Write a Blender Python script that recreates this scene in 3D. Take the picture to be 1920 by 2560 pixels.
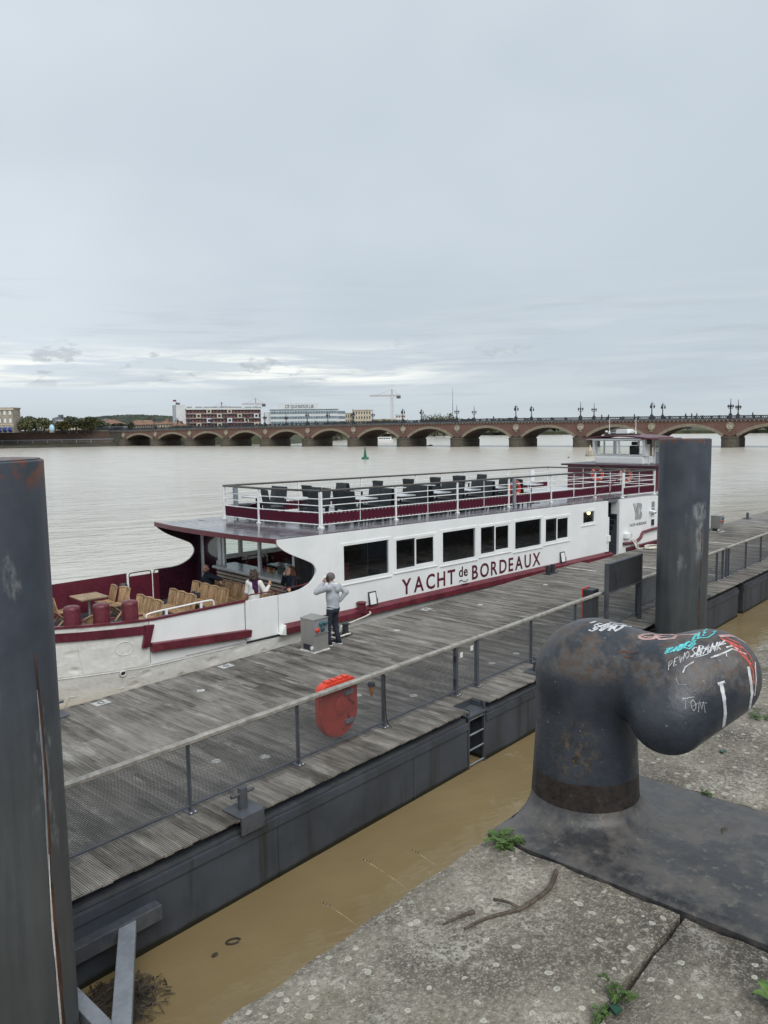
import bpy, math, random
import numpy as np
from mathutils import Vector, Matrix
from mathutils.geometry import tessellate_polygon
for o in list(bpy.data.objects): bpy.data.objects.remove(o)
sc = bpy.context.scene
random.seed(7); rng = np.random.default_rng(7)
rad = math.radians

# ------------------------------------------------------------------ camera
FPX, EYE = 1950.0, 6.55                      # focal length in photo pixels, eye height over the water
PITCH, ROLL = math.atan(210/FPX), math.atan(.013)
cam_d = bpy.data.cameras.new('camera'); cam = bpy.data.objects.new('camera', cam_d); sc.collection.objects.link(cam)
fw = Vector((0, math.cos(PITCH), -math.sin(PITCH))); u0 = Vector((0, math.sin(PITCH), math.cos(PITCH))); r0 = Vector((1, 0, 0))
rt = r0*math.cos(ROLL) - u0*math.sin(ROLL); up = u0*math.cos(ROLL) + r0*math.sin(ROLL)
cam.matrix_world = Matrix(((rt.x, up.x, -fw.x, 0), (rt.y, up.y, -fw.y, 0), (rt.z, up.z, -fw.z, EYE), (0, 0, 0, 1)))
cam_d.sensor_fit = 'VERTICAL'; cam_d.sensor_height = 36; cam_d.lens = FPX/2560*36
cam_d.clip_start = .05; cam_d.clip_end = 9000
sc.camera = cam
sc.render.resolution_x, sc.render.resolution_y = 768, 1024

# ------------------------------------------------------------------ light and exposure
SUN_EL, SUN_AZ = 48, 155                     # degrees; azimuth clockwise from +Y (behind the viewer's right shoulder)
sc.view_settings.view_transform = 'Standard'; sc.view_settings.look = 'None'
sc.view_settings.exposure = 0.65; sc.view_settings.gamma = 1.0; sc.view_settings.use_curve_mapping = False
sun_d = bpy.data.lights.new('sun', 'SUN'); sun_d.energy = 1.5; sun_d.angle = rad(50); sun_d.color = (1, .97, .93)
sun = bpy.data.objects.new('sun', sun_d); sc.collection.objects.link(sun)
sv = Vector((math.sin(rad(SUN_AZ))*math.cos(rad(SUN_EL)), math.cos(rad(SUN_AZ))*math.cos(rad(SUN_EL)), math.sin(rad(SUN_EL))))
sun.rotation_euler = sv.to_track_quat('Z', 'Y').to_euler(); sun.location = sv*60

class G:
    """tiny node-graph helper"""
    def __init__(s, nt): s.nt = nt; s.L = nt.links
    def n(s, typ, ins=None, out=0, **at):
        nd = s.nt.nodes.new(typ)
        for k, v in at.items(): setattr(nd, k, v)
        for k, v in (ins or {}).items():
            if isinstance(v, bpy.types.NodeSocket): s.L.new(v, nd.inputs[k])
            else: nd.inputs[k].default_value = v
        return nd.outputs[out]
    def m(s, op, a, b=0.0, c=0.0, clamp=False): return s.n('ShaderNodeMath', {0: a, 1: b, 2: c}, operation=op, use_clamp=clamp)
    def mix(s, f, a, b, bt='MIX'):
        nd = s.nt.nodes.new('ShaderNodeMix'); nd.data_type = 'RGBA'; nd.blend_type = bt
        for i, v in ((0, f), (6, a), (7, b)):
            if isinstance(v, bpy.types.NodeSocket): s.L.new(v, nd.inputs[i])
            else: nd.inputs[i].default_value = (*v, 1) if isinstance(v, (tuple, list)) and len(v) == 3 else v
        return nd.outputs[2]
    def ss(s, x, a, b, lo=0.0, hi=1.0):
        return s.n('ShaderNodeMapRange', {0: x, 1: a, 2: b, 3: lo, 4: hi}, interpolation_type='SMOOTHSTEP')
    def noise(s, vec, scale, detail=4, rough=.55, out=0, dist=0.0): return s.n('ShaderNodeTexNoise', {'Vector': vec, 'Scale': scale, 'Detail': detail, 'Roughness': rough, 'Distortion': dist}, out=out)
    def map(s, vec, scale=(1, 1, 1), loc=(0, 0, 0), rot=(0, 0, 0)): return s.n('ShaderNodeMapping', {'Vector': vec, 'Scale': scale, 'Location': loc, 'Rotation': rot})

world = bpy.data.worlds.new('World'); sc.world = world; world.use_nodes = True
def build_sky():
    nt = world.node_tree; nt.nodes.clear(); g = G(nt)
    d = g.n('ShaderNodeTexCoord', out=0)
    sp = nt.nodes.new('ShaderNodeSeparateXYZ'); g.L.new(d, sp.inputs[0]); x, y, z = sp.outputs
    el = g.m('MAXIMUM', z, 0.0)
    den = g.m('ADD', el, .07)
    pl = g.n('ShaderNodeCombineXYZ', {0: g.m('DIVIDE', x, den), 1: g.m('DIVIDE', y, den), 2: 0.0})       # cloud sheet seen in perspective
    sky = g.n('ShaderNodeTexSky', sky_type='NISHITA', sun_disc=False, sun_elevation=rad(SUN_EL), sun_rotation=rad(SUN_AZ), air_density=1.0, dust_density=2.0)
    # broad soft tone of the stratus deck
    big = g.noise(g.map(d, (1.3, 1.3, 2.2), (3.1, .4, 1.7)), 1.5, 3, .5)
    big2 = g.noise(g.map(pl, (.5, .5, 1), (1.2, 7.7, 0)), .6, 5, .55)
    wide = g.ss(g.m('SUBTRACT', g.m('MULTIPLY', z, 1.1), x), -.36, .70)
    col = g.mix(g.m('ADD', g.m('MULTIPLY', wide, .62), g.m('MULTIPLY', g.ss(g.m('ADD', g.m('MULTIPLY', big, .85), g.m('MULTIPLY', big2, .15)), .34, .66), .38)), (.405, .475, .535), (.635, .70, .76))
    # lower layer: streaks and torn cumulus near the horizon, brighter break low down
    low = g.m('MULTIPLY', g.ss(el, .008, .035), g.ss(el, .22, .09))
    st = g.noise(g.map(d, (3.2, 3.2, 40), (.3, .2, .31)), 1.25, 5, .6, dist=.4)
    col = g.mix(g.m('MULTIPLY', g.m('MULTIPLY', low, g.ss(st, .42, .68)), .42), col, (.615, .67, .70))
    st2 = g.noise(g.map(d, (4.2, 4.2, 52), (2.3, .7, 4.4)), 1.3, 4, .6, dist=.5)
    brk = g.m('MULTIPLY', g.ss(x, .16, -.02), g.m('MULTIPLY', g.ss(el, .045, .065), g.ss(el, .115, .075)))
    col = g.mix(g.m('MULTIPLY', brk, g.ss(st2, .44, .62)), col, (.90, .93, .89))
    st3 = g.noise(g.map(d, (3.4, 3.4, 46), (5.3, 1.7, 2.4)), 1.4, 5, .62, dist=.3)
    col = g.mix(g.m('MULTIPLY', g.m('MULTIPLY', low, g.ss(st3, .48, .70)), .45), col, (.41, .465, .51))
    cu = g.noise(g.map(d, (17, 17, 40), (4.1, .35, .62)), 1.0, 6, .62)
    cl = g.m('MULTIPLY', g.ss(cu, .555, .625), g.m('MULTIPLY', g.ss(x, .30, .10), g.m('MULTIPLY', g.ss(el, .048, .062), g.ss(el, .125, .085))))
    col = g.mix(g.m('MULTIPLY', cl, .65), col, (.42, .46, .50))
    col = g.mix(g.ss(el, .05, .0), col, (.52, .585, .625))
    hz = g.mix(.03, col, g.mix(1.0, sky, (.1, .1, .1), 'MULTIPLY'))
    bg = g.n('ShaderNodeBackground', {'Color': hz, 'Strength': .716})
    g.L.new(bg, nt.nodes.new('ShaderNodeOutputWorld').inputs[0])
build_sky()

# ------------------------------------------------------------------ frames of reference
PA = rad(41.85); PD = Vector((math.sin(PA), math.cos(PA), 0)); PE = Vector((-math.cos(PA), math.sin(PA), 0)); PROT = math.pi/2-PA
def PF(s, t, z=0.0): return PD*s + PE*t + Vector((0, 0, z))         # quay and pontoon: s along, t across (away), z up
BA = rad(46.5); BD = Vector((math.sin(BA), math.cos(BA), 0)); BE = Vector((-math.cos(BA), math.sin(BA), 0)); BROT = math.pi/2-BA
B0 = Vector((8.5, 31.41, 0))
def BF(x, y, z=0.0): return B0 + BD*x + BE*y + Vector((0, 0, z))    # boat: x towards the stern, y away from the pontoon
GA = rad(122.87); GD = Vector((math.sin(GA), math.cos(GA), 0)); GE = Vector((-math.cos(GA), math.sin(GA), 0)); GROT = math.pi/2-GA
G0 = Vector((-116.7, 352.7, 0))
def GF(x, y, z=0.0): return G0 + GD*x + GE*y + Vector((0, 0, z))    # bridge: x along, y away
def AT(px, py, D):                                                  # a point D metres ahead of the viewer, seen at a photo pixel
    v = (fw + rt*((px-960)/FPX) + up*((1280-py)/FPX)); v = v*(D/v.y)
    return Vector((v.x, v.y, v.z+EYE))

# ------------------------------------------------------------------ mesh helpers
def lerp(a, b, t): return a+(b-a)*t
def interp(tab, x):
    if x <= tab[0][0]: return tab[0][1]
    for (a, b), (c, d) in zip(tab, tab[1:]):
        if x <= c: return b+(d-b)*(x-a)/(c-a)
    return tab[-1][1]
def crom(pts, n=6, closed=False):
    """Catmull-Rom through pts"""
    P = [Vector(p) for p in pts]; out = []
    m = len(P); rngi = range(m if closed else m-1)
    for i in rngi:
        p0, p1, p2, p3 = (P[(i-1) % m], P[i], P[(i+1) % m], P[(i+2) % m]) if closed else (P[max(i-1, 0)], P[i], P[i+1], P[min(i+2, m-1)])
        for k in range(n):
            t = k/n; out.append(.5*((2*p1)+(p2-p0)*t+(2*p0-5*p1+4*p2-p3)*t*t+(3*p1-p0-3*p2+p3)*t**3))
    if not closed: out.append(P[-1])
    return out
class MB:
    def __init__(s): s.v = []; s.f = []
    def add(s, vs, fs):
        o = len(s.v); s.v += [tuple(p) for p in vs]; s.f += [tuple(i+o for i in f) for f in fs]; return s
    def box(s, x0, x1, y0, y1, z0, z1):
        return s.add([(x0, y0, z0), (x1, y0, z0), (x1, y1, z0), (x0, y1, z0), (x0, y0, z1), (x1, y0, z1), (x1, y1, z1), (x0, y1, z1)],
                     [(0, 3, 2, 1), (4, 5, 6, 7), (0, 1, 5, 4), (1, 2, 6, 5), (2, 3, 7, 6), (3, 0, 4, 7)])
    def cbox(s, c, sx, sy, sz): return s.box(c[0]-sx/2, c[0]+sx/2, c[1]-sy/2, c[1]+sy/2, c[2]-sz/2, c[2]+sz/2)
    def bar(s, p, q, w, h, upv=(0, 0, 1)):
        p, q = Vector(p), Vector(q); d = (q-p).normalized(); sd = d.cross(Vector(upv))
        if sd.length < 1e-4: sd = d.cross(Vector((1, 0, 0)))
        sd.normalize(); u = sd.cross(d)
        vs = [e+sd*a*w/2+u*b*h/2 for e in (p, q) for a, b in ((-1, -1), (1, -1), (1, 1), (-1, 1))]
        return s.add(vs, [(3, 2, 1, 0), (4, 5, 6, 7), (0, 1, 5, 4), (1, 2, 6, 5), (2, 3, 7, 6), (3, 0, 4, 7)])
    def tube(s, pts, r, n=8, closed=False, flat=1.0):
        P = [Vector(p) for p in pts]; m = len(P); R = r if isinstance(r, (list, tuple)) else [r]*m
        ref = None; rings = []
        for i in range(m):
            a = P[(i-1) % m] if closed or i > 0 else P[i]; b = P[(i+1) % m] if closed or i < m-1 else P[i]
            d = (b-a).normalized()
            if ref is None: ref = d.orthogonal().normalized() if abs(d.z) > .9 else d.cross(Vector((0, 0, 1))).normalized()
            ref = (ref-d*ref.dot(d)); ref = ref.normalized() if ref.length > 1e-6 else d.orthogonal().normalized()
            u = d.cross(ref)
            rings.append([P[i]+(ref*math.cos(2*math.pi*k/n)+u*math.sin(2*math.pi*k/n)*flat)*R[i] for k in range(n)])
        fs = []
        for i in range(m if closed else m-1):
            j = (i+1) % m
            for k in range(n): fs.append((i*n+k, i*n+(k+1) % n, j*n+(k+1) % n, j*n+k))
        if not closed: fs += [tuple(range(n-1, -1, -1)), tuple((m-1)*n+k for k in range(n))]
        return s.add([p for q in rings for p in q], fs)
    def cyl(s, c, r, h, n=16, r2=None):
        r2 = r if r2 is None else r2; c = Vector(c)
        return s.add([c+Vector((r*math.cos(2*math.pi*k/n), r*math.sin(2*math.pi*k/n), 0)) for k in range(n)] +
                     [c+Vector((r2*math.cos(2*math.pi*k/n), r2*math.sin(2*math.pi*k/n), h)) for k in range(n)],
                     [tuple(range(n-1, -1, -1)), tuple(range(n, 2*n))]+[(k, (k+1) % n, n+(k+1) % n, n+k) for k in range(n)])
    def lathe(s, prof, n=20, c=(0, 0, 0)):
        c = Vector(c); m = len(prof)
        vs = [c+Vector((r*math.cos(2*math.pi*k/n), r*math.sin(2*math.pi*k/n), z)) for r, z in prof for k in range(n)]
        fs = [(i*n+k, i*n+(k+1) % n, (i+1)*n+(k+1) % n, (i+1)*n+k) for i in range(m-1) for k in range(n)]
        if prof[0][0] > 1e-4: fs.append(tuple(range(n-1, -1, -1)))
        if prof[-1][0] > 1e-4: fs.append(tuple((m-1)*n+k for k in range(n)))
        return s.add(vs, fs)
    def prism(s, poly, a, b, axis='y', holes=()):
        """polygon (with holes) in the plane across axis, extruded from a to b"""
        loops = [list(poly)]+[list(h) for h in holes]
        flat = [p for l in loops for p in l]; n = len(flat)
        mp = {'y': lambda p, e: (p[0], e, p[1]), 'z': lambda p, e: (p[0], p[1], e), 'x': lambda p, e: (e, p[0], p[1])}[axis]
        tri = tessellate_polygon([[Vector((p[0], p[1], 0)) for p in l] for l in loops])
        fs = []
        for t in tri: fs.append(tuple(t)); fs.append(tuple(i+n for i in reversed(t)))
        o = 0
        for l in loops:
            k = len(l)
            for i in range(k): fs.append((o+i, o+(i+1) % k, n+o+(i+1) % k, n+o+i))
            o += k
        return s.add([mp(p, a) for p in flat]+[mp(p, b) for p in flat], fs)
    def ell(s, c, r, nu=14, nv=9):
        c = Vector(c); rx, ry, rz = r if isinstance(r, (tuple, list)) else (r, r, r)
        vs = [c+Vector((0, 0, -rz))]+[c+Vector((rx*math.sin(math.pi*j/nv)*math.cos(2*math.pi*i/nu), ry*math.sin(math.pi*j/nv)*math.sin(2*math.pi*i/nu), -rz*math.cos(math.pi*j/nv))) for j in range(1, nv) for i in range(nu)]+[c+Vector((0, 0, rz))]
        fs = [(0, 1+(i+1) % nu, 1+i) for i in range(nu)]
        for j in range(nv-2):
            for i in range(nu): fs.append((1+j*nu+i, 1+j*nu+(i+1) % nu, 1+(j+1)*nu+(i+1) % nu, 1+(j+1)*nu+i))
        e = len(vs)-1; fs += [(1+(nv-2)*nu+i, 1+(nv-2)*nu+(i+1) % nu, e) for i in range(nu)]
        return s.add(vs, fs)
    def xf(s, M):
        s.v = [tuple(M @ Vector(p)) for p in s.v]; return s
    def warp(s, fn): s.v = [tuple(fn(*p)) for p in s.v]; return s
    def mesh(s, name, mat, smooth=None, fix=True):
        me = bpy.data.meshes.new(name); me.from_pydata(s.v, [], s.f); me.materials.append(mat)
        if fix:
            import bmesh
            bm = bmesh.new(); bm.from_mesh(me); bmesh.ops.recalc_face_normals(bm, faces=bm.faces); bm.to_mesh(me); bm.free()
        if smooth:
            me.polygons.foreach_set('use_smooth', [True]*len(me.polygons)); me.set_sharp_from_angle(angle=rad(smooth))
        me.update(); return me
    def build(s, name, mat, parent=None, smooth=None, bevel=0, seg=2, loc=None, rot=None, fix=True):
        return link(name, s.mesh(name, mat, smooth, fix), parent, bevel, seg, loc, rot)
def link(name, me, parent=None, bevel=0, seg=2, loc=None, rot=None):
    o = bpy.data.objects.new(name, me); sc.collection.objects.link(o); o.parent = parent
    if loc is not None: o.location = loc
    if rot is not None: o.rotation_euler = rot if isinstance(rot, (tuple, list)) else (0, 0, rot)
    if bevel:
        md = o.modifiers.new('bevel', 'BEVEL'); md.width = bevel; md.segments = seg; md.limit_method = 'ANGLE'; md.angle_limit = rad(40); md.harden_normals = False
    return o
def box(name, mat, parent, x0, x1, y0, y1, z0, z1, bevel=0): return MB().box(x0, x1, y0, y1, z0, z1).build(name, mat, parent, bevel=bevel)
def tag(o, label, cat, group=None, kind=None):
    if label: o['label'] = label
    if cat: o['category'] = cat
    if group: o['group'] = group
    if kind: o['kind'] = kind
    return o
def thing(name, label, cat, loc=(0, 0, 0), rot=0.0, group=None):
    o = bpy.data.objects.new(name, None); sc.collection.objects.link(o); o.location = loc; o.rotation_euler = (0, 0, rot); o.empty_display_size = .2
    return tag(o, label, cat, group)
def struct(o): o['kind'] = 'structure'; return o
def stuff(o): o['kind'] = 'stuff'; return o
KIDS = {}
def copy_tree(o, parent=None):
    c = o.copy(); sc.collection.objects.link(c); c.parent = parent
    for ch in o.children: copy_tree(ch, c)
    return c
def dup(o, loc, rot, label, group=None):
    c = copy_tree(o); c.location = loc; c.rotation_euler = (0, 0, rot); c['label'] = label
    if group: c['group'] = group
    return c
ORD = ['first', 'second', 'third', 'fourth', 'fifth', 'sixth', 'seventh', 'eighth', 'ninth', 'tenth', 'eleventh', 'twelfth', 'thirteenth', 'fourteenth', 'fifteenth', 'sixteenth', 'seventeenth', 'eighteenth', 'nineteenth', 'twentieth', 'twenty-first', 'twenty-second']

# smooth solids from blended round cones and ellipsoids (surface nets)
def sdf_grid(prims, h):
    lo = np.array([1e9]*3); hi = -lo
    for p in prims:
        if p[0] == 'c': a, b, r = np.array(p[1]), np.array(p[2]), max(p[3], p[4]); l, u = np.minimum(a, b)-r, np.maximum(a, b)+r
        else: l, u = np.array(p[1])-np.array(p[2]), np.array(p[1])+np.array(p[2])
        lo = np.minimum(lo, l); hi = np.maximum(hi, u)
    lo = lo-3*h-.02; hi = hi+3*h+.02
    n = np.ceil((hi-lo)/h).astype(int)+1
    f = np.full(n, 1.0, np.float32)
    for p in prims:
        k = p[-1]
        if p[0] == 'c': a, b, r = np.array(p[1], float), np.array(p[2], float), max(p[3], p[4]); l, u = np.minimum(a, b)-r, np.maximum(a, b)+r
        else: c, R = np.array(p[1], float), np.array(p[2], float); l, u = c-R, c+R
        m = k+3*h+.03; i0 = np.maximum(((l-m-lo)/h).astype(int), 0); i1 = np.minimum(((u+m-lo)/h).astype(int)+2, n)
        g = np.meshgrid(*[lo[j]+h*np.arange(i0[j], i1[j]) for j in range(3)], indexing='ij')
        if p[0] == 'c':
            d = b-a; L2 = max(d@d, 1e-9)
            t = np.clip(((g[0]-a[0])*d[0]+(g[1]-a[1])*d[1]+(g[2]-a[2])*d[2])/L2, 0, 1)
            D = np.sqrt((g[0]-a[0]-t*d[0])**2+(g[1]-a[1]-t*d[1])**2+(g[2]-a[2]-t*d[2])**2)-(p[3]+(p[4]-p[3])*t)
        else:
            q = [(g[j]-c[j])/R[j] for j in range(3)]; k0 = np.sqrt(q[0]**2+q[1]**2+q[2]**2)
            k1 = np.sqrt((q[0]/R[0])**2+(q[1]/R[1])**2+(q[2]/R[2])**2)+1e-9; D = k0*(k0-1)/k1
        sl = tuple(slice(i0[j], i1[j]) for j in range(3)); F = f[sl]
        if k > 0:
            hh = np.clip(.5+.5*(F-D)/k, 0, 1); f[sl] = F*(1-hh)+D*hh-k*hh*(1-hh)
        else: f[sl] = np.minimum(F, D)
    return f, lo
def sdf_mesh(name, prims, h, mat, parent=None):
    f, lo = sdf_grid(prims, h); ins = f < 0
    nx, ny, nz = [q-1 for q in f.shape]
    corner = lambda A, i, j, k: A[i:i+nx, j:j+ny, k:k+nz]
    cnt = sum(corner(ins, i, j, k).astype(np.int8) for i in (0, 1) for j in (0, 1) for k in (0, 1))
    act = (cnt > 0) & (cnt < 8); I = np.argwhere(act); idx = np.full(act.shape, -1, np.int64); idx[act] = np.arange(len(I))
    acc = np.zeros((len(I), 3)); num = np.zeros(len(I))
    cs = [(i, j, k) for i in (0, 1) for j in (0, 1) for k in (0, 1)]
    val = {c: f[I[:, 0]+c[0], I[:, 1]+c[1], I[:, 2]+c[2]].astype(float) for c in cs}
    for a in cs:
        for ax in range(3):
            if a[ax]: continue
            b = list(a); b[ax] = 1; b = tuple(b); va, vb = val[a], val[b]; x = (va < 0) != (vb < 0)
            t = np.where(x, va/np.where(x, va-vb, 1), 0)
            for q in range(3): acc[:, q] += np.where(x, a[q]+(t if q == ax else 0), 0)
            num += x
    V = lo+h*(I+acc/num[:, None])
    Q = []
    for ax in range(3):
        o1, o2 = (ax+1) % 3, (ax+2) % 3
        A = np.take(ins, range(0, ins.shape[ax]-1), ax); B = np.take(ins, range(1, ins.shape[ax]), ax)
        E = np.argwhere(A != B); E = E[(E[:, o1] > 0) & (E[:, o2] > 0) & (E[:, o1] < act.shape[o1]) & (E[:, o2] < act.shape[o2])]
        s = A[tuple(E.T)]
        def cell(d1, d2):
            e = E.copy(); e[:, o1] -= d1; e[:, o2] -= d2; return idx[tuple(e.T)]
        q = np.stack([cell(1, 1), cell(0, 1), cell(0, 0), cell(1, 0)], 1)
        q[~s] = q[~s][:, ::-1]; Q.append(q)
    Q = np.concatenate(Q); Q = Q[(Q >= 0).all(1)]
    me = bpy.data.meshes.new(name); me.from_pydata(V.tolist(), [], Q.tolist()); me.materials.append(mat)
    me.polygons.foreach_set('use_smooth', [True]*len(me.polygons)); me.update()
    return link(name, me, parent)
def C(p, q, r, r2=None, k=.03): return ('c', p, q, r, r if r2 is None else r2, k)
def EL(c, r, k=.03): return ('e', c, r if isinstance(r, tuple) else (r, r, r), k)
def glyphs(text, size, mat, parent, put, weight=0.0, depth=.004, gap=1.0, width=None, name='letter'):
    """each character a thin solid; put(x, y, mesh-local z) gives the local point. Returns total width"""
    x = 0.0; items = []
    for ch in text:
        if ch == ' ': x += size*.32; continue
        cu = bpy.data.curves.new('letter', 'FONT'); cu.body = ch; cu.size = size/.73; cu.extrude = depth/2; cu.offset = weight; cu.resolution_u = 3
        o = bpy.data.objects.new('letter', cu); sc.collection.objects.link(o)
        me = bpy.data.meshes.new_from_object(o.evaluated_get(bpy.context.evaluated_depsgraph_get())); bpy.data.objects.remove(o)
        co = np.zeros(len(me.vertices)*3); me.vertices.foreach_get('co', co); co = co.reshape(-1, 3)
        x0, x1 = co[:, 0].min(), co[:, 0].max(); co[:, 0] += x-x0; x += (x1-x0)+size*.17*gap
        items.append((me, co))
    W = x-size*.17*gap; k = 1.0 if width is None else width/W
    for me, co in items:
        co[:, 0] *= k
        me.vertices.foreach_set('co', np.array([put(*p) for p in co]).ravel()); me.update(); me.materials.clear(); me.materials.append(mat)
        link(name, me, parent)
    return W*k
# ------------------------------------------------------------------ materials
def base(name):
    m = bpy.data.materials.new(name); m.use_nodes = True; nt = m.node_tree; g = G(nt); b = nt.nodes['Principled BSDF']
    return m, g, b
def con(g, b, **k):
    for key, v in k.items():
        s = b.inputs[key.replace('_', ' ')]
        if isinstance(v, bpy.types.NodeSocket): g.L.new(v, s)
        else: s.default_value = (*v, 1) if isinstance(v, (tuple, list)) and len(v) == 3 and s.type == 'RGBA' else v
def bump(g, h, strength=.3, dist=.01): return g.n('ShaderNodeBump', {'Height': h, 'Strength': strength, 'Distance': dist})
def pm(name, col, rough=.5, metal=0.0, var=.15, scl=2.5, bmp=0.0, bscl=30., spec=.5, rvar=.1, coord=3, rnd=0.0):
    """plain procedural material: base colour with soft blotches, uneven gloss, optional relief and per-object tone"""
    m, g, b = base(name); tc = g.n('ShaderNodeTexCoord', out=coord)
    n1 = g.noise(tc, scl, 5, .6); n2 = g.noise(tc, scl*6.3, 4, .6)
    f = g.m('ADD', g.m('MULTIPLY', n1, .65), g.m('MULTIPLY', n2, .35))
    lo = tuple(c*(1-var*1.6) for c in col); hi = tuple(min(1, c*(1+var*1.2)) for c in col)
    c = g.mix(g.ss(f, .33, .67), lo, hi)
    if rnd:
        r = g.n('ShaderNodeObjectInfo', out=5)
        c = g.mix(1.0, c, g.n('ShaderNodeCombineColor', {0: g.ss(r, 0, 1, 1-rnd, 1+rnd), 1: g.ss(r, 0, 1, 1-rnd, 1+rnd), 2: g.ss(r, 0, 1, 1-rnd, 1+rnd)}), 'MULTIPLY')
    con(g, b, Base_Color=c, Roughness=g.ss(n2, .3, .7, max(.02, rough-rvar), min(1, rough+rvar)), Metallic=metal, Specular_IOR_Level=spec)
    if bmp: con(g, b, Normal=bump(g, g.noise(tc, bscl, 4, .6), bmp, .01))
    return m

MT = {}
def white_mat():
    m, g, b = base('white_paint'); tc = g.n('ShaderNodeTexCoord', out=3)
    n = g.noise(tc, .9, 5, .6); run = g.noise(g.map(tc, (6, 6, .45)), 1.3, 5, .65); sp_ = g.noise(tc, 24, 4, .65)
    c = g.mix(g.ss(n, .3, .7), (.755, .775, .775), (.83, .845, .845)); c = g.mix(g.ss(run, .56, .76, 0, .22), c, (.50, .47, .41)); c = g.mix(g.ss(sp_, .72, .80, 0, .45), c, (.40, .34, .28))
    con(g, b, Base_Color=c, Roughness=g.ss(n, .3, .7, .30, .46), Normal=bump(g, g.m('ADD', g.noise(g.map(tc, (1, 1, .8)), .9, 3), g.m('MULTIPLY', run, .05)), .13, .10)); return m
MT['white'] = white_mat()
MT['whitem'] = pm('white_metal', (.78, .79, .79), .4, var=.06, scl=6)
MT['burg'] = pm('burgundy_paint', (.10, .014, .028), .38, var=.16, scl=1.6, bmp=.05, bscl=6)
MT['burgl'] = pm('burgundy_rail_paint', (.128, .022, .033), .42, var=.22, scl=3, bmp=.08, bscl=12)
MT['burgd'] = pm('dark_burgundy_paint', (.040, .007, .018), .35, var=.2, scl=2)
MT['banner'] = pm('burgundy_canvas', (.070, .008, .022), .8, var=.08, scl=2, bmp=.25, bscl=3, spec=.2)
MT['grey'] = pm('grey_steel_paint', (.075, .083, .097), .5, var=.18, scl=2, bmp=.06, bscl=14)
MT['greyl'] = pm('light_grey_paint', (.22, .24, .27), .5, var=.15, scl=3, bmp=.05, bscl=10)
MT['iron'] = pm('dark_iron', (.030, .034, .040), .5, var=.25, scl=3)
MT['black'] = pm('black_rubber', (.015, .016, .018), .6, var=.3, scl=5)
MT['alu'] = pm('brushed_steel', (.36, .355, .34), .42, .55, var=.05, scl=1.2, rvar=.05)
MT['railwood'] = pm('grey_rail_wood', (.075, .066, .060), .45, var=.2, scl=4)
MT['teak'] = pm('teak_slats', (.37, .24, .13), .6, var=.25, scl=5, bmp=.1, bscl=40, rnd=.25)
MT['teakd'] = pm('weathered_teak', (.33, .235, .145), .6, var=.25, scl=4, bmp=.1, bscl=30)
MT['resin'] = pm('dark_woven_resin', (.024, .029, .034), .55, var=.2, scl=6, bmp=.5, bscl=90, rnd=.2)
MT['tabtop'] = pm('pale_table_top', (.56, .58, .59), .25, var=.06, scl=4)
MT['orange'] = pm('orange_red_plastic', (.62, .060, .030), .45, var=.14, scl=3, bmp=.06, bscl=12)
MT['rope'] = pm('white_rope', (.66, .63, .56), .85, var=.2, scl=14, bmp=.7, bscl=70)
MT['skin'] = pm('skin', (.46, .27, .19), .55, var=.12, scl=9)
MT['skind'] = pm('tanned_skin', (.30, .16, .11), .55, var=.12, scl=9)
MT['hood'] = pm('heather_grey_cotton', (.40, .42, .46), .9, var=.12, scl=6, bmp=.6, bscl=11, spec=.2)
MT['fleece'] = pm('cream_fleece', (.72, .69, .61), .95, var=.1, scl=30, bmp=.6, bscl=80, spec=.1)
MT['jean'] = pm('dark_denim', (.030, .037, .052), .85, var=.3, scl=7, bmp=.5, bscl=14, spec=.2)
MT['navy'] = pm('navy_cloth', (.013, .016, .026), .85, var=.3, scl=6, bmp=.5, bscl=12, spec=.2)
MT['knit'] = pm('white_knit_wool', (.70, .69, .66), .95, var=.08, scl=10, bmp=.8, bscl=24, spec=.1)
MT['scarf'] = pm('purple_scarf', (.050, .018, .060), .9, var=.3, scl=8, bmp=.7, bscl=20, spec=.1)
MT['brown'] = pm('brown_hair', (.055, .033, .022), .6, var=.5, scl=14, bmp=.9, bscl=34)
MT['auburn'] = pm('auburn_hair', (.110, .044, .022), .55, var=.5, scl=12, bmp=.9, bscl=26)
MT['shaved'] = pm('stubble', (.060, .042, .034), .7, var=.4, scl=30)
MT['cap'] = pm('washed_grey_cap', (.135, .118, .112), .9, var=.15, scl=8, bmp=.3, bscl=40)
MT['green'] = pm('green_buoy_paint', (.010, .130, .075), .45, var=.2, scl=2)
MT['sole'] = pm('white_sole', (.70, .69, .66), .7, var=.1, scl=9)
MT['teal'] = pm('teal_socket', (.045, .125, .145), .4, var=.2, scl=9)
MT['lamp'] = None
def emis(name, col, s):
    m, g, b = base(name); con(g, b, Base_Color=col, Emission_Color=col, Emission_Strength=s); return m
MT['lamp'] = emis('lit_bulb', (1.0, .78, .42), 3.0)

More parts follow.
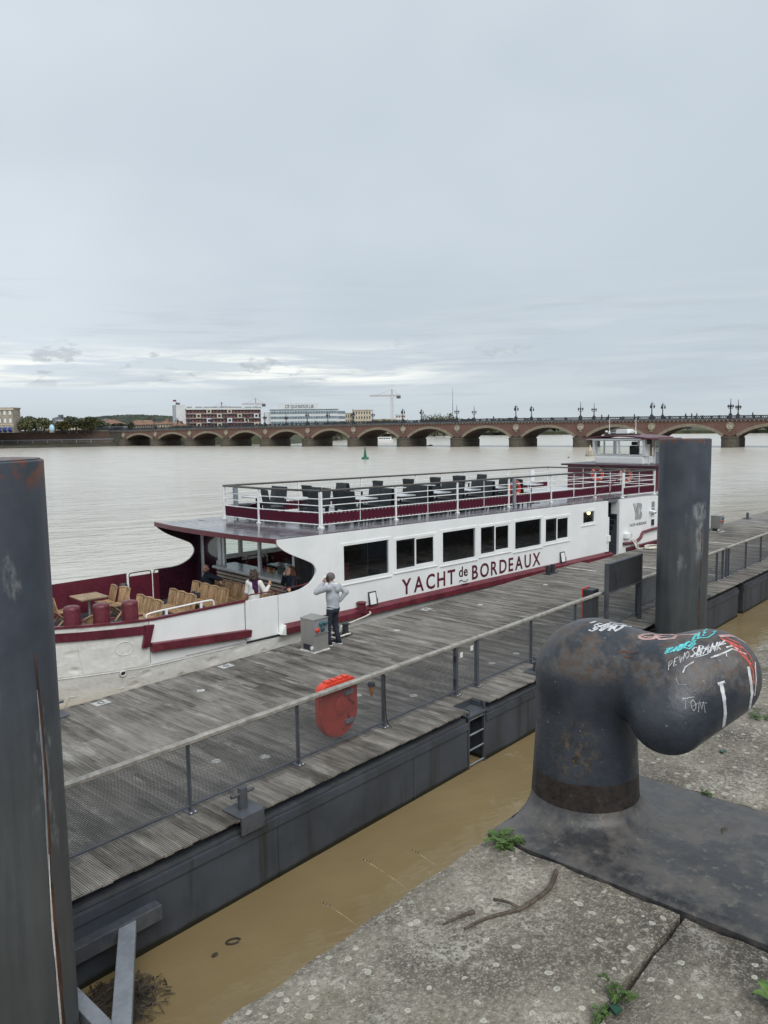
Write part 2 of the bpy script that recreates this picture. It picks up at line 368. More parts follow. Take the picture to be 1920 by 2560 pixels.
def glass(name, tint, gloss=.06):
    m, g, b = base(name); nt = m.node_tree
    geo = nt.nodes.new('ShaderNodeNewGeometry'); cs = g.m('ABSOLUTE', g.n('ShaderNodeVectorMath', {0: geo.outputs['Incoming'], 1: geo.outputs['Normal']}, out=1, operation='DOT_PRODUCT'))
    fr = g.m('ADD', gloss, g.m('MULTIPLY', g.m('POWER', g.m('SUBTRACT', 1.0, cs), 5.0), .9), clamp=True)      # Schlick reflection, the same from both sides
    tr = g.n('ShaderNodeBsdfTransparent', {'Color': (*tint, 1)}); gl = g.n('ShaderNodeBsdfGlossy', {'Color': (.95, .97, 1, 1), 'Roughness': .02})
    mx = g.n('ShaderNodeMixShader', {0: fr, 1: tr, 2: gl})
    g.L.new(mx, nt.nodes['Material Output'].inputs[0]); return m
MT['glass'] = glass('clear_glass', (.93, .96, .95), .035)
MT['tint'] = glass('tinted_glass', (.70, .74, .75), .06)

def hull_mat():
    m, g, b = base('white_hull_plating'); tc = g.n('ShaderNodeTexCoord', out=3)
    sp = m.node_tree.nodes.new('ShaderNodeSeparateXYZ'); g.L.new(tc, sp.inputs[0]); z = sp.outputs[2]
    dents = g.noise(g.map(tc, (1.1, 1, 1.4)), 1.7, 3, .5); n2 = g.noise(tc, 9, 4, .6)
    stain = g.m('MULTIPLY', g.ss(z, .75, .10), g.ss(g.noise(g.map(tc, (1, 1, .6), (2, 0, 0)), .9, 4, .6), .25, .6))     # ochre waterline scum
    c = g.mix(g.ss(n2, .3, .7), (.60, .60, .575), (.68, .68, .66)); c = g.mix(stain, c, (.55, .50, .38))
    runs = g.ss(g.noise(g.map(tc, (7, 7, .5)), 1.6, 4, .6), .62, .78, 0, .16); c = g.mix(runs, c, (.47, .43, .36))
    vd = g.n('ShaderNodeTexVoronoi', {'Vector': g.map(tc, (1.2, .3, 2.1)), 'Scale': 1.5, 'Randomness': 1.0}, feature='SMOOTH_F1')
    con(g, b, Base_Color=c, Roughness=.42, Normal=bump(g, g.m('ADD', dents, g.m('MULTIPLY', g.ss(vd, 0, .3), .5)), .50, .10)); return m
MT['hull'] = hull_mat()

def roof_mat():
    m, g, b = base('wet_roof_paint'); tc = g.n('ShaderNodeTexCoord', out=3)
    n = g.noise(tc, .7, 4, .6); n2 = g.noise(tc, 5, 4, .6)
    con(g, b, Base_Color=g.mix(g.ss(n, .35, .65), (.125, .124, .138), (.18, .182, .20)), Roughness=g.ss(g.m('ADD', n2, g.m('MULTIPLY', n, .6)), .6, 1.05, .07, .26), Normal=bump(g, g.noise(tc, 1.6, 3), .06, .05)); return m
MT['roof'] = roof_mat()

def water_mat():
    m, g, b = base('muddy_river_water'); tc = g.n('ShaderNodeTexCoord', out=3)
    w = g.map(tc, (1, 1, 1), rot=(0, 0, rad(-25)))
    a = g.noise(g.map(w, (.16, .42, 1)), 1.0, 4, .58); a2 = g.noise(g.map(w, (.9, 2.0, 1)), 1.0, 4, .6); a3 = g.noise(g.map(w, (.012, .028, 1)), 1.0, 3, .5)
    # sheltered, almost flat water beside the quay; chop out on the river
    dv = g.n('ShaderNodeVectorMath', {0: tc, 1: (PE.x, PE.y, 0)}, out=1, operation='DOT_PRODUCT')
    dist = g.n('ShaderNodeVectorMath', {0: tc}, out=1, operation='LENGTH')
    open_ = g.m('MULTIPLY', g.ss(dv, 6.0, 22.0, .34, 1.0), g.ss(dist, 40.0, 200.0, 1.0, .30))
    h = g.m('ADD', g.m('MULTIPLY', a, 1.0), g.m('MULTIPLY', a2, .34))
    bn = g.n('ShaderNodeBump', {'Height': h, 'Strength': g.m('MULTIPLY', open_, g.ss(a3, .3, .7, .55, 1.0)), 'Distance': .20})
    foam = g.noise(g.map(tc, (.8, .8, 1), (3, 1, 0)), 1.1, 6, .7)
    sky_sheen = g.ss(dv, 14.0, 30.0)            # bright sky reflection on the open river, put into its base colour
    c = g.mix(g.ss(g.noise(tc, .22, 4, .6), .3, .7), g.mix(sky_sheen, (.215, .160, .080), (.48, .45, .385)), g.mix(sky_sheen, (.258, .198, .102), (.56, .525, .46)))
    c = g.mix(g.m('MULTIPLY', g.ss(foam, .57, .72, 0, .5), g.ss(g.noise(tc, 7.0, 5, .7), .42, .62)), c, (.42, .36, .26))
    con(g, b, Base_Color=c, Roughness=g.ss(dist, 25.0, 160.0, .07, .22), IOR=1.33, Normal=bn, Specular_IOR_Level=.5); return m
MT['water'] = water_mat()

def plank_mat(per_object=True):
    m, g, b = base('weathered_deck_plank' if per_object else 'weathered_deck_boards'); nt = m.node_tree
    geo = g.n('ShaderNodeNewGeometry', out=0)
    rot = g.n('ShaderNodeVectorRotate', {'Vector': geo, 'Angle': -PROT}, rotation_type='Z_AXIS')        # x along the pontoon, y across
    sp = nt.nodes.new('ShaderNodeSeparateXYZ'); g.L.new(rot, sp.inputs[0]); s, t = sp.outputs[0], sp.outputs[1]
    row = g.m('FLOOR', g.m('DIVIDE', s, .14))
    rr = g.n('ShaderNodeTexWhiteNoise', {'Vector': g.n('ShaderNodeCombineXYZ', {0: row, 1: 3.0})}, noise_dimensions='2D')
    bd = g.m('FLOOR', g.m('DIVIDE', g.m('ADD', t, g.m('MULTIPLY', g.m('FLOOR', g.m('MULTIPLY', rr, 3.0)), .9)), 2.7))            # boards of 2.7 m, staggered
    tone = g.n('ShaderNodeTexWhiteNoise', {'Vector': g.n('ShaderNodeCombineXYZ', {0: row, 1: bd})}, noise_dimensions='2D')
    grain = g.noise(g.n('ShaderNodeCombineXYZ', {0: g.m('MULTIPLY', s, 40.0), 1: g.m('MULTIPLY', t, 1.3), 2: tone}), 1.0, 4, .65)
    wear = g.noise(g.map(rot, (.35, .5, 1)), 1.0, 5, .62); spots = g.noise(g.map(rot, (5.0, 1.1, 1)), 1.0, 5, .68)
    v = g.m('ADD', g.m('ADD', g.m('MULTIPLY', tone, .13), g.m('MULTIPLY', grain, .34)), g.m('ADD', g.m('MULTIPLY', wear, .38), g.m('MULTIPLY', spots, .42)))
    c = g.mix(g.ss(v, .42, .82), (.054, .048, .041), (.325, .306, .276))
    c = g.mix(g.ss(spots, .56, .72, 0, .7), c, (.44, .42, .385))
    fr = g.m('FRACT', g.m('DIVIDE', s, .14)); 
    con(g, b, Base_Color=c, Roughness=g.ss(wear, .3, .7, .50, .8), Normal=bump(g, grain, .5, .006), Specular_IOR_Level=.35)
    return m
MT['plank'] = plank_mat()

def pile_mat():
    m, g, b = base('steel_pile_paint'); tc = g.n('ShaderNodeTexCoord', out=3); nt = m.node_tree
    sp = nt.nodes.new('ShaderNodeSeparateXYZ'); g.L.new(tc, sp.inputs[0]); x, y, z = sp.outputs
    n = g.noise(tc, 1.6, 5, .6); st = g.noise(g.map(tc, (5, 5, .35)), 1.0, 5, .62); sc_ = g.noise(g.map(tc, (2.2, 2.2, .8), (3, 3, 1)), 1.0, 6, .7)
    c = g.mix(g.ss(n, .3, .7), (.042, .051, .067), (.068, .080, .100))
    c = g.mix(g.ss(z, 4.6, 3.2, 0, .55), c, g.mix(g.ss(st, .35, .7), (.070, .074, .070), (.115, .118, .110)))     # greenish tide grime lower down
    c = g.mix(g.ss(sc_, .60, .72, 0, .7), c, (.23, .24, .245))                       # rubbed primer
    dn = g.n('ShaderNodeVectorMath', {0: g.n('ShaderNodeVectorMath', {0: g.n('ShaderNodeCombineXYZ', {0: x, 1: y})}, operation='NORMALIZE'), 1: (-.5, -.866, 0)}, out=1, operation='DOT_PRODUCT')
    rub = g.m('MAXIMUM', g.m('MULTIPLY', g.ss(dn, .930, .985), g.m('MULTIPLY', g.ss(z, 4.05, 4.2), g.ss(z, 4.65, 4.45))), g.m('MULTIPLY', g.ss(dn, .975, .995), g.m('MULTIPLY', g.ss(z, 2.9, 3.4), g.ss(z, 4.2, 4.0))))
    c = g.mix(g.m('MULTIPLY', rub, g.ss(g.noise(g.map(tc, (4, 4, 1.6), (2, 5, 1)), 2.0, 6, .7), .40, .58, 0, .8)), c, (.25, .26, .265))       # where hulls have rubbed the paint
    c = g.mix(g.ss(g.noise(g.map(tc, (3, 3, 1.3), (9, 1, 4)), 1.3, 6, .75), .69, .76), c, (.13, .055, .03))   # rust
    c = g.mix(g.m('MULTIPLY', g.ss(z, 6.0, 6.16), g.ss(g.noise(tc, 7, 4), .42, .6)), c, (.15, .06, .035))
    con(g, b, Base_Color=c, Roughness=g.ss(st, .3, .7, .38, .6), Normal=bump(g, g.m('ADD', n, g.m('MULTIPLY', sc_, .4)), .12, .02)); return m
MT['pile'] = pile_mat()
def rust_mat():
    m, g, b = base('rusty_bare_steel'); tc = g.n('ShaderNodeTexCoord', out=3)
    n = g.noise(g.map(tc, (8, 8, 1.2)), 1.5, 5, .65)
    con(g, b, Base_Color=g.mix(g.ss(n, .35, .65), (.030, .018, .014), (.13, .055, .028)), Roughness=.75, Normal=bump(g, n, .5, .01)); return m
MT['rust'] = rust_mat()

def steelwall_mat():
    m, g, b = base('pontoon_steel_paint'); tc = g.n('ShaderNodeTexCoord', out=3); nt = m.node_tree
    sp = nt.nodes.new('ShaderNodeSeparateXYZ'); g.L.new(tc, sp.inputs[0]); z = sp.outputs[2]
    n = g.noise(tc, 1.1, 5, .6); dr = g.noise(g.map(tc, (2.4, 2.4, .16)), 1.0, 5, .65)
    c = g.mix(g.ss(n, .3, .7), (.042, .051, .066), (.070, .081, .100))
    c = g.mix(g.ss(dr, .50, .70, 0, .8), c, (.022, .024, .021))
    c = g.mix(g.ss(g.noise(g.map(tc, (5, 5, .3), (3, 3, 0)), 1.0, 4, .6), .62, .75, 0, .35), c, (.115, .120, .115))
    c = g.mix(g.ss(g.m('ADD', z, g.m('MULTIPLY', n, .12)), .17, .10), c, (.012, .014, .009))       # weed line
    con(g, b, Base_Color=c, Roughness=g.ss(n, .3, .7, .42, .62), Normal=bump(g, g.noise(tc, .8, 3), .1, .05)); return m
MT['pwall'] = steelwall_mat()

def mesh_mat():
    m, g, b = base('expanded_metal_mesh'); nt = m.node_tree; tc = g.n('ShaderNodeTexCoord', out=3)
    sp = nt.nodes.new('ShaderNodeSeparateXYZ'); g.L.new(tc, sp.inputs[0]); x, z = sp.outputs[0], sp.outputs[2]
    u = g.m('DIVIDE', x, .046); v = g.m('DIVIDE', z, .022)
    d1 = g.m('PINGPONG', g.m('ADD', u, v), .5); d2 = g.m('PINGPONG', g.m('SUBTRACT', u, v), .5)
    wire = g.m('LESS_THAN', g.m('MINIMUM', d1, d2), .125)
    con(g, b, Base_Color=(.10, .108, .12), Roughness=.45, Metallic=.2)
    mx = g.n('ShaderNodeMixShader', {0: wire, 1: g.n('ShaderNodeBsdfTransparent'), 2: b.outputs[0]}); g.L.new(mx, nt.nodes['Material Output'].inputs[0]); return m
MT['mesh'] = mesh_mat()

def stone_mat(name='lichened_concrete', dark=1.0):
    m, g, b = base(name); tc = g.n('ShaderNodeTexCoord', out=3)
    n = g.noise(tc, 2.4, 6, .65); fine = g.noise(tc, 120, 3, .7); grit = g.n('ShaderNodeTexVoronoi', {'Vector': tc, 'Scale': 95.0}, out=0); gc = g.n('ShaderNodeTexVoronoi', {'Vector': tc, 'Scale': 95.0}, out=1)
    c = g.mix(g.ss(n, .32, .68), (.072*dark, .064*dark, .051*dark), (.215*dark, .193*dark, .155*dark))
    c = g.mix(g.ss(g.m('ADD', g.m('MULTIPLY', fine, .6), g.m('MULTIPLY', g.noise(tc, 41, 4, .7), .4)), .47, .62, 0, .75), c, (.40*dark, .37*dark, .31*dark))
    c = g.mix(g.ss(g.noise(tc, 60, 4, .7), .52, .66, 0, .6), c, (.035, .030, .024))
    c = g.mix(g.m('MULTIPLY', g.ss(grit, .42, .20), g.ss(g.n('ShaderNodeSeparateColor', {0: gc}), .62, .85, 0, .55)), c, (.42*dark, .39*dark, .33*dark))   # exposed aggregate
    pale = g.m('MULTIPLY', g.ss(g.noise(g.map(tc, (1, 1, 1), (4.7, 1.1, 0)), 2.6, 5, .65), .50, .66), g.ss(g.noise(tc, 70, 3, .7), .40, .58))
    c = g.mix(g.m('MULTIPLY', pale, .55), c, (.50, .475, .41))                           # white encrusting lichen
    vo = g.n('ShaderNodeTexVoronoi', {'Vector': g.n('ShaderNodeVectorMath', {0: tc, 1: g.n('ShaderNodeVectorMath', {0: g.noise(tc, 26, 3, out=1), 1: (.018, .018, .018)}, operation='MULTIPLY')}, operation='ADD'), 'Scale': 22.0, 'Randomness': 1.0}); 
    vc = g.n('ShaderNodeTexVoronoi', {'Vector': tc, 'Scale': 22.0, 'Randomness': 1.0}, out=1)
    pick = g.ss(g.n('ShaderNodeSeparateColor', {0: vc}, out=1), .60, .62)
    ring = g.m('MULTIPLY', pick, g.ss(vo, .27, .22)); core = g.m('MULTIPLY', pick, g.ss(vo, .19, .13))
    c = g.mix(g.m('MULTIPLY', ring, .75), c, (.50, .49, .42)); c = g.mix(g.m('MULTIPLY', core, .55), c, (.26, .26, .19))            # round lichen discs
    c = g.mix(g.ss(g.noise(g.map(tc, (1, 1, 1), (1.7, 9.1, 0)), 3, 5, .6), .58, .75, 0, .5), c, (.075, .082, .035))     # moss film
    h = g.m('ADD', g.m('ADD', g.m('MULTIPLY', fine, .5), g.m('MULTIPLY', g.ss(grit, .5, 0), .5)), g.m('MULTIPLY', n, 1.2))
    con(g, b, Base_Color=c, Roughness=.85, Specular_IOR_Level=.3, Normal=bump(g, h, .8, .006)); return m
MT['stone'] = stone_mat(); MT['stone2'] = stone_mat('gritty_concrete', .85)

def bollard_mat(name, top):
    m, g, b = base(name); tc = g.n('ShaderNodeTexCoord', out=3); nt = m.node_tree
    sp = nt.nodes.new('ShaderNodeSeparateXYZ'); g.L.new(tc, sp.inputs[0]); y, z = sp.outputs[1], sp.outputs[2]
    n = g.noise(tc, 5, 6, .65); n2 = g.noise(tc, 28, 5, .65); n3 = g.noise(g.map(tc, (1, 1, 1), (5, 2, 1)), 9, 6, .7)
    paint = g.mix(g.ss(n, .3, .7), (.020, .025, .035), (.044, .051, .065))
    rusty = g.mix(g.ss(n3, .35, .65), (.036, .030, .026), (.088, .062, .047))
    worn = g.mix(g.ss(n2, .4, .62), rusty, (.085, .084, .085))
    c = paint
    if top:
        tw = g.ss(g.m('ADD', z, g.m('MULTIPLY', g.m('SUBTRACT', n, .5), .14)), .60, .66)      # paint worn off along the top where ropes run
        c = g.mix(g.m('MULTIPLY', tw, g.ss(n3, .40, .58)), c, worn)
        c = g.mix(g.m('MULTIPLY', tw, g.ss(n2, .64, .72)), c, (.20, .105, .075))
        c = g.mix(g.ss(g.m('ADD', z, g.m('MULTIPLY', n3, .03)), .215, .20), c, g.mix(g.ss(n2, .35, .65), (.014, .011, .010), (.034, .024, .020)))      # bare rusted foot
        dp = g.n('ShaderNodeVectorMath', {0: g.map(tc, (1, 1, .75)), 1: (-.2, -.05, .245)}, out=1, operation='DISTANCE')
        c = g.mix(g.m('MULTIPLY', g.ss(dp, .12, .04), g.ss(g.noise(g.map(tc, (1, 1, 1), (.35, .1, 1.3)), 22, 6, .75), .49, .54)), c, g.mix(g.ss(n2, .4, .6), (.022, .016, .013), (.10, .075, .055)))      # flaked patch on the stem
        c = g.mix(g.ss(g.noise(g.map(tc, (1, 1, 1), (8, 3, 2)), 46, 3, .6), .70, .74), c, (.20, .20, .19))
    else:
        c = g.mix(g.ss(g.m('ADD', g.m('MULTIPLY', n3, .5), g.m('MULTIPLY', g.noise(tc, 2.2, 5, .65), .5)), .42, .58), (.034, .035, .038), (.098, .090, .083)); c = g.mix(g.ss(n2, .56, .72, 0, .6), c, (.17, .155, .13)); c = g.mix(g.ss(n, .56, .68, 0, .6), c, (.060, .044, .040))
    con(g, b, Base_Color=c, Roughness=g.ss(n3, .3, .7, .24, .55), Normal=bump(g, g.m('ADD', g.m('MULTIPLY', n2, 1.4), n3), .35, .006)); return m
MT['boll'] = bollard_mat('black_bollard_paint', True); MT['bplate'] = bollard_mat('worn_base_casting', False)

def brick_mat(name, c1, c2, mort, scale, coordn=3, bw=.5, rh=.25):
    m, g, b = base(name); tc = g.n('ShaderNodeTexCoord', out=coordn); nt = m.node_tree
    v = g.n('ShaderNodeVectorMath', {0: tc, 1: (0, 0, 0)}, operation='ADD')
    sp = nt.nodes.new('ShaderNodeSeparateXYZ'); g.L.new(v, sp.inputs[0]); xz = g.n('ShaderNodeCombineXYZ', {0: sp.outputs[0], 1: sp.outputs[2]})
    br = g.n('ShaderNodeTexBrick', {'Vector': xz, 'Scale': scale, 'Color1': (*c1, 1), 'Color2': (*c2, 1), 'Mortar': (*mort, 1), 'Mortar Size': .015, 'Brick Width': bw, 'Row Height': rh})
    n = g.noise(tc, .35, 6, .65); dr = g.noise(g.map(tc, (1.2, 1.2, .18)), 1.0, 5, .62)
    c = g.mix(g.ss(n, .3, .7, 0, .35), br, tuple(q*.6 for q in c1)); c = g.mix(g.ss(dr, .56, .74, 0, .55), c, (.045, .042, .038))
    con(g, b, Base_Color=c, Roughness=.9, Specular_IOR_Level=.2); return m
MT['brick'] = brick_mat('old_red_brick', (.170, .092, .076), (.215, .125, .102), (.16, .13, .11), 2.0)
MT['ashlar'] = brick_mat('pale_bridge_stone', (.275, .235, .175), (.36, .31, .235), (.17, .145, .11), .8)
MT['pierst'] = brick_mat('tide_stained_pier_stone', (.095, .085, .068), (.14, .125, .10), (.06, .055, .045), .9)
MT['soffit'] = brick_mat('dark_arch_brick', (.075, .048, .040), (.10, .065, .052), (.07, .06, .05), 1.6)  # darker brick tone for the undersides of the vaults
MT['bankwall'] = brick_mat('stained_embankment_stone', (.125, .110, .092), (.17, .15, .125), (.09, .08, .07), .6)
MT['mud'] = pm('wet_mud', (.060, .056, .038), .6, var=.35, scl=.4, bmp=.6, bscl=.8)
MT['land'] = pm('grassy_bank', (.055, .062, .030), .9, var=.4, scl=.08)
MT['hillm'] = pm('wooded_hill', (.036, .046, .032), .95, var=.5, scl=.05, bmp=1.0, bscl=.12)
MT['facade'] = pm('limestone_facade', (.285, .255, .205), .85, var=.18, scl=.25)
MT['facade2'] = pm('cream_render', (.52, .46, .36), .85, var=.1, scl=.2)
MT['wfac'] = pm('white_cladding', (.62, .64, .65), .6, var=.06, scl=.15)
MT['tile'] = pm('clay_roof_tile', (.215, .125, .085), .9, var=.25, scl=.5)
MT['slate'] = pm('grey_slate', (.10, .105, .115), .7, var=.2, scl=.5)
MT['pane'] = pm('dark_window_pane', (.030, .036, .042), .12, var=.3, scl=.6)
MT['bluepane'] = pm('blue_window_band', (.16, .22, .26), .12, var=.25, scl=.3)
MT['redpanel'] = pm('dark_red_panel', (.16, .028, .030), .6, var=.2, scl=.4)
MT['cyan'] = pm('pale_blue_resin', (.40, .62, .74), .45, var=.12, scl=.5)
MT['awn'] = pm('blue_awning', (.020, .045, .20), .7, var=.1, scl=1)
MT['leafg'] = pm('olive_green_leaf', (.105, .110, .050), .7, var=.35, scl=.5, rnd=.25)
MT['leafd'] = pm('dark_green_leaf', (.058, .070, .036), .7, var=.35, scl=.5, rnd=.2)
MT['leafy'] = pm('yellowing_leaf', (.125, .115, .040), .7, var=.35, scl=.5, rnd=.2)
MT['bark'] = pm('bark', (.060, .048, .036), .9, var=.3, scl=4)
MT['weed'] = pm('fresh_weed_leaf', (.065, .120, .024), .6, var=.3, scl=20, rnd=.2)
MT['twig'] = pm('dry_twig', (.090, .070, .052), .85, var=.35, scl=30, bmp=.5, bscl=60)
MT['reed'] = pm('dry_reed', (.34, .27, .165), .85, var=.4, scl=10)
MT['craner'] = pm('crane_red', (.36, .17, .15), .6, var=.1, scl=1)
MT['sail'] = pm('white_paint_line', (.62, .62, .60), .7, var=.25, scl=5)
def paint(name, col): return pm(name, col, .6, var=.25, scl=40, spec=.3)
MT['pw'] = paint('white_graffiti_paint', (.55, .56, .57)); MT['pt'] = paint('teal_graffiti_paint', (.12, .52, .54)); MT['pr'] = paint('red_graffiti_paint', (.50, .095, .075)); MT['pp'] = paint('faded_pink_graffiti_paint', (.44, .29, .28))
# ------------------------------------------------------------------ river, banks, hills
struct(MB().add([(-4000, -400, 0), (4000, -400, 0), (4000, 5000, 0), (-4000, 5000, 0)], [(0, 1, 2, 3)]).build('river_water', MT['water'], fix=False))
# left bank: embankment wall from the bridge abutment towards the left, a mud shelf at its foot, raised city ground behind
def bank():
    a, bq = GF(-9.5, 0), Vector((-330, 318, 0)); dirv = (bq-a).normalized(); nrm = Vector((-dirv.y, dirv.x, 0)); nrm = nrm if nrm.y > 0 else -nrm
    rows = [(-20, -.3), (-13, .55), (-5, 1.1), (-1.0, 1.9)]
    mb = MB(); N = 60; L = (bq-a).length
    vs = []; fs = []
    for i in range(N+1):
        p = a+dirv*(-14+(L+14)*i/N)
        for j, (o, z) in enumerate(rows):
            k = 1.0 if 14 < L*i/N else .5
            vs.append(p+nrm*(o*k+random.uniform(-2, 2)*(j < 3))+Vector((0, 0, z+random.uniform(-.12, .2)*(j > 0))))
    for i in range(N):
        for j in range(3): fs.append((i*4+j, i*4+j+1, i*4+j+5, i*4+j+4))
    struct(mb.add(vs, fs).build('mud_bank', MT['mud'], smooth=60))
    root = thing('embankment_wall', 'stained stone and brick embankment wall left of the bridge', 'wall', a, math.atan2(dirv.y, dirv.x)+math.pi)
    # local x runs back towards the bridge, so the wall lies at negative x
    MB().box(-L, 6, -1.2, 0, -1, 3.0).build('lower_wall', MT['bankwall'], root); MB().box(-L, 6, -1.6, .05, 3.0, 3.35).build('ledge', MT['greyl'], root)
    MB().box(-L, 6, .0, 1, 3.35, 6.6).build('upper_wall', MT['obrick'], root); MB().box(-L, 6, -.25, 1.1, 6.6, 7.35).build('coping', MT['bankwall'], root)
    for i in range(14): MB().box(-8-i*6.2-.18, -8-i*6.2+.18, -1.75, -1.2, .8, 3.3).build('buttress', MT['greyl'], root)
    q = [a+nrm*.5, bq+nrm*.5, bq+nrm*900, Vector((160, 1000, 0)), Vector((60, 640, 0)), Vector((-10, 480, 0)), GF(-9.5, 14)]
    struct(MB().prism([(p.x, p.y) for p in q], -.5, 6.9, 'z').build('city_ground', MT['land']))
    # grassy slope down to the water beyond the bridge
    e = [GF(-10, 12), GF(60, 30), Vector((-30, 462, 0)), Vector((40, 600, 0)), Vector((140, 980, 0))]
    vs = []; fs = []
    for p in e: vs += [p+Vector((-22, 14, 7.2)), p+Vector((0, 0, 3.2)), p+Vector((9, -6, -.3))]
    for i in range(len(e)-1):
        for j in (0, 1): fs.append((i*3+j, i*3+j+1, i*3+j+4, i*3+j+3))
    struct(MB().add(vs, fs).build('grassy_bank', MT['land']))
    # far shore closing the river upstream
    pts = [(40, 620), (150, 560), (300, 500), (520, 470), (900, 520), (900, 1600), (40, 1600)]
    struct(MB().prism(pts, -.5, 2.2, 'z').build('far_shore', MT['land']))
MT['obrick'] = brick_mat('sooty_embankment_brick', (.085, .055, .046), (.12, .078, .064), (.09, .078, .066), 1.6)
bank()
def hill(name, pts, D, thick, seed):
    r = random.Random(seed); vs = []; fs = []; N = 160
    xs = [lerp(pts[0][0], pts[-1][0], i/N) for i in range(N+1)]
    for x in xs:
        top = AT(x, interp(pts, x)-r.uniform(0, 2.4), D); bot = AT(x, 1082, D)
        for k in range(6):
            p = bot.lerp(top, k/5); vs.append((p.x, p.y+thick*(k/5)*.5+r.uniform(-6, 6), p.z))
        vs.append((top.x, top.y+thick, 0))
    for i in range(N):
        for k in range(6): fs.append((i*7+k, i*7+k+1, i*7+k+8, i*7+k+7))
    struct(MB().add(vs, fs).build(name, MT['hillm'], smooth=30))
hill('wooded_hill', [(40, 1064), (80, 1047), (120, 1041), (160, 1038), (200, 1035), (240, 1033), (300, 1034), (360, 1037), (420, 1041), (460, 1046), (520, 1056)], 1150, 300, 3)

def leaf_cloud(mb, c, r, n, size, rnd):
    """many small leaf faces spread through an ellipsoid, thinner at the rim"""
    for _ in range(n):
        while True:
            p = Vector((rnd.uniform(-1, 1), rnd.uniform(-1, 1), rnd.uniform(-1, 1)))
            if p.length < 1: break
        p = p*(.55+.45*rnd.random()) if rnd.random() < .5 else p.normalized()*rnd.uniform(.75, 1.02)
        q = Vector((c[0]+p.x*r[0], c[1]+p.y*r[1], c[2]+p.z*r[2])); s = size*rnd.uniform(.6, 1.3)
        a = Vector((rnd.gauss(0, 1), rnd.gauss(0, 1), rnd.gauss(0, 1))).normalized(); b_ = a.orthogonal().normalized()
        mb.add([q-a*s, q+b_*s*.7, q+a*s, q-b_*s*.7], [(0, 1, 2, 3)])
def tree(p, h, w, label, group, kind='leafg', n=520, seed=1, trunk=.3):
    rnd = random.Random(seed); t = thing('broadleaf_tree', label, 'tree', p, rnd.uniform(0, 6), group)
    mb = MB(); mb.tube([(0, 0, -1), (.1*w, 0, h*.25), (0, .05*w, h*.55), (.05*w, 0, h*.8)], [w*.05, w*.04, w*.03, w*.012], 7)
    for k in range(5):
        a = rnd.uniform(0, 6.28); mb.tube([(0, 0, h*.3+k*h*.06), (math.cos(a)*w*.28, math.sin(a)*w*.28, h*.55+k*h*.06)], [w*.022, w*.008], 5)
    mb.build('trunk', MT['bark'], t, smooth=60)
    cr = MB(); lumps = [((0, 0, h*.58), (w*.38, w*.38, h*.36))]
    for k in range(7):
        a = rnd.uniform(0, 6.28); d = rnd.uniform(.15, .36)*w; lumps.append(((math.cos(a)*d, math.sin(a)*d, h*rnd.uniform(.28, .84)), (w*rnd.uniform(.16, .27), w*rnd.uniform(.16, .27), h*rnd.uniform(.14, .24))))
    for c, r in lumps: leaf_cloud(cr, c, r, n//8, max(.28, w*.055), rnd)
    cr.build('crown', MT[kind], t, fix=False); return t

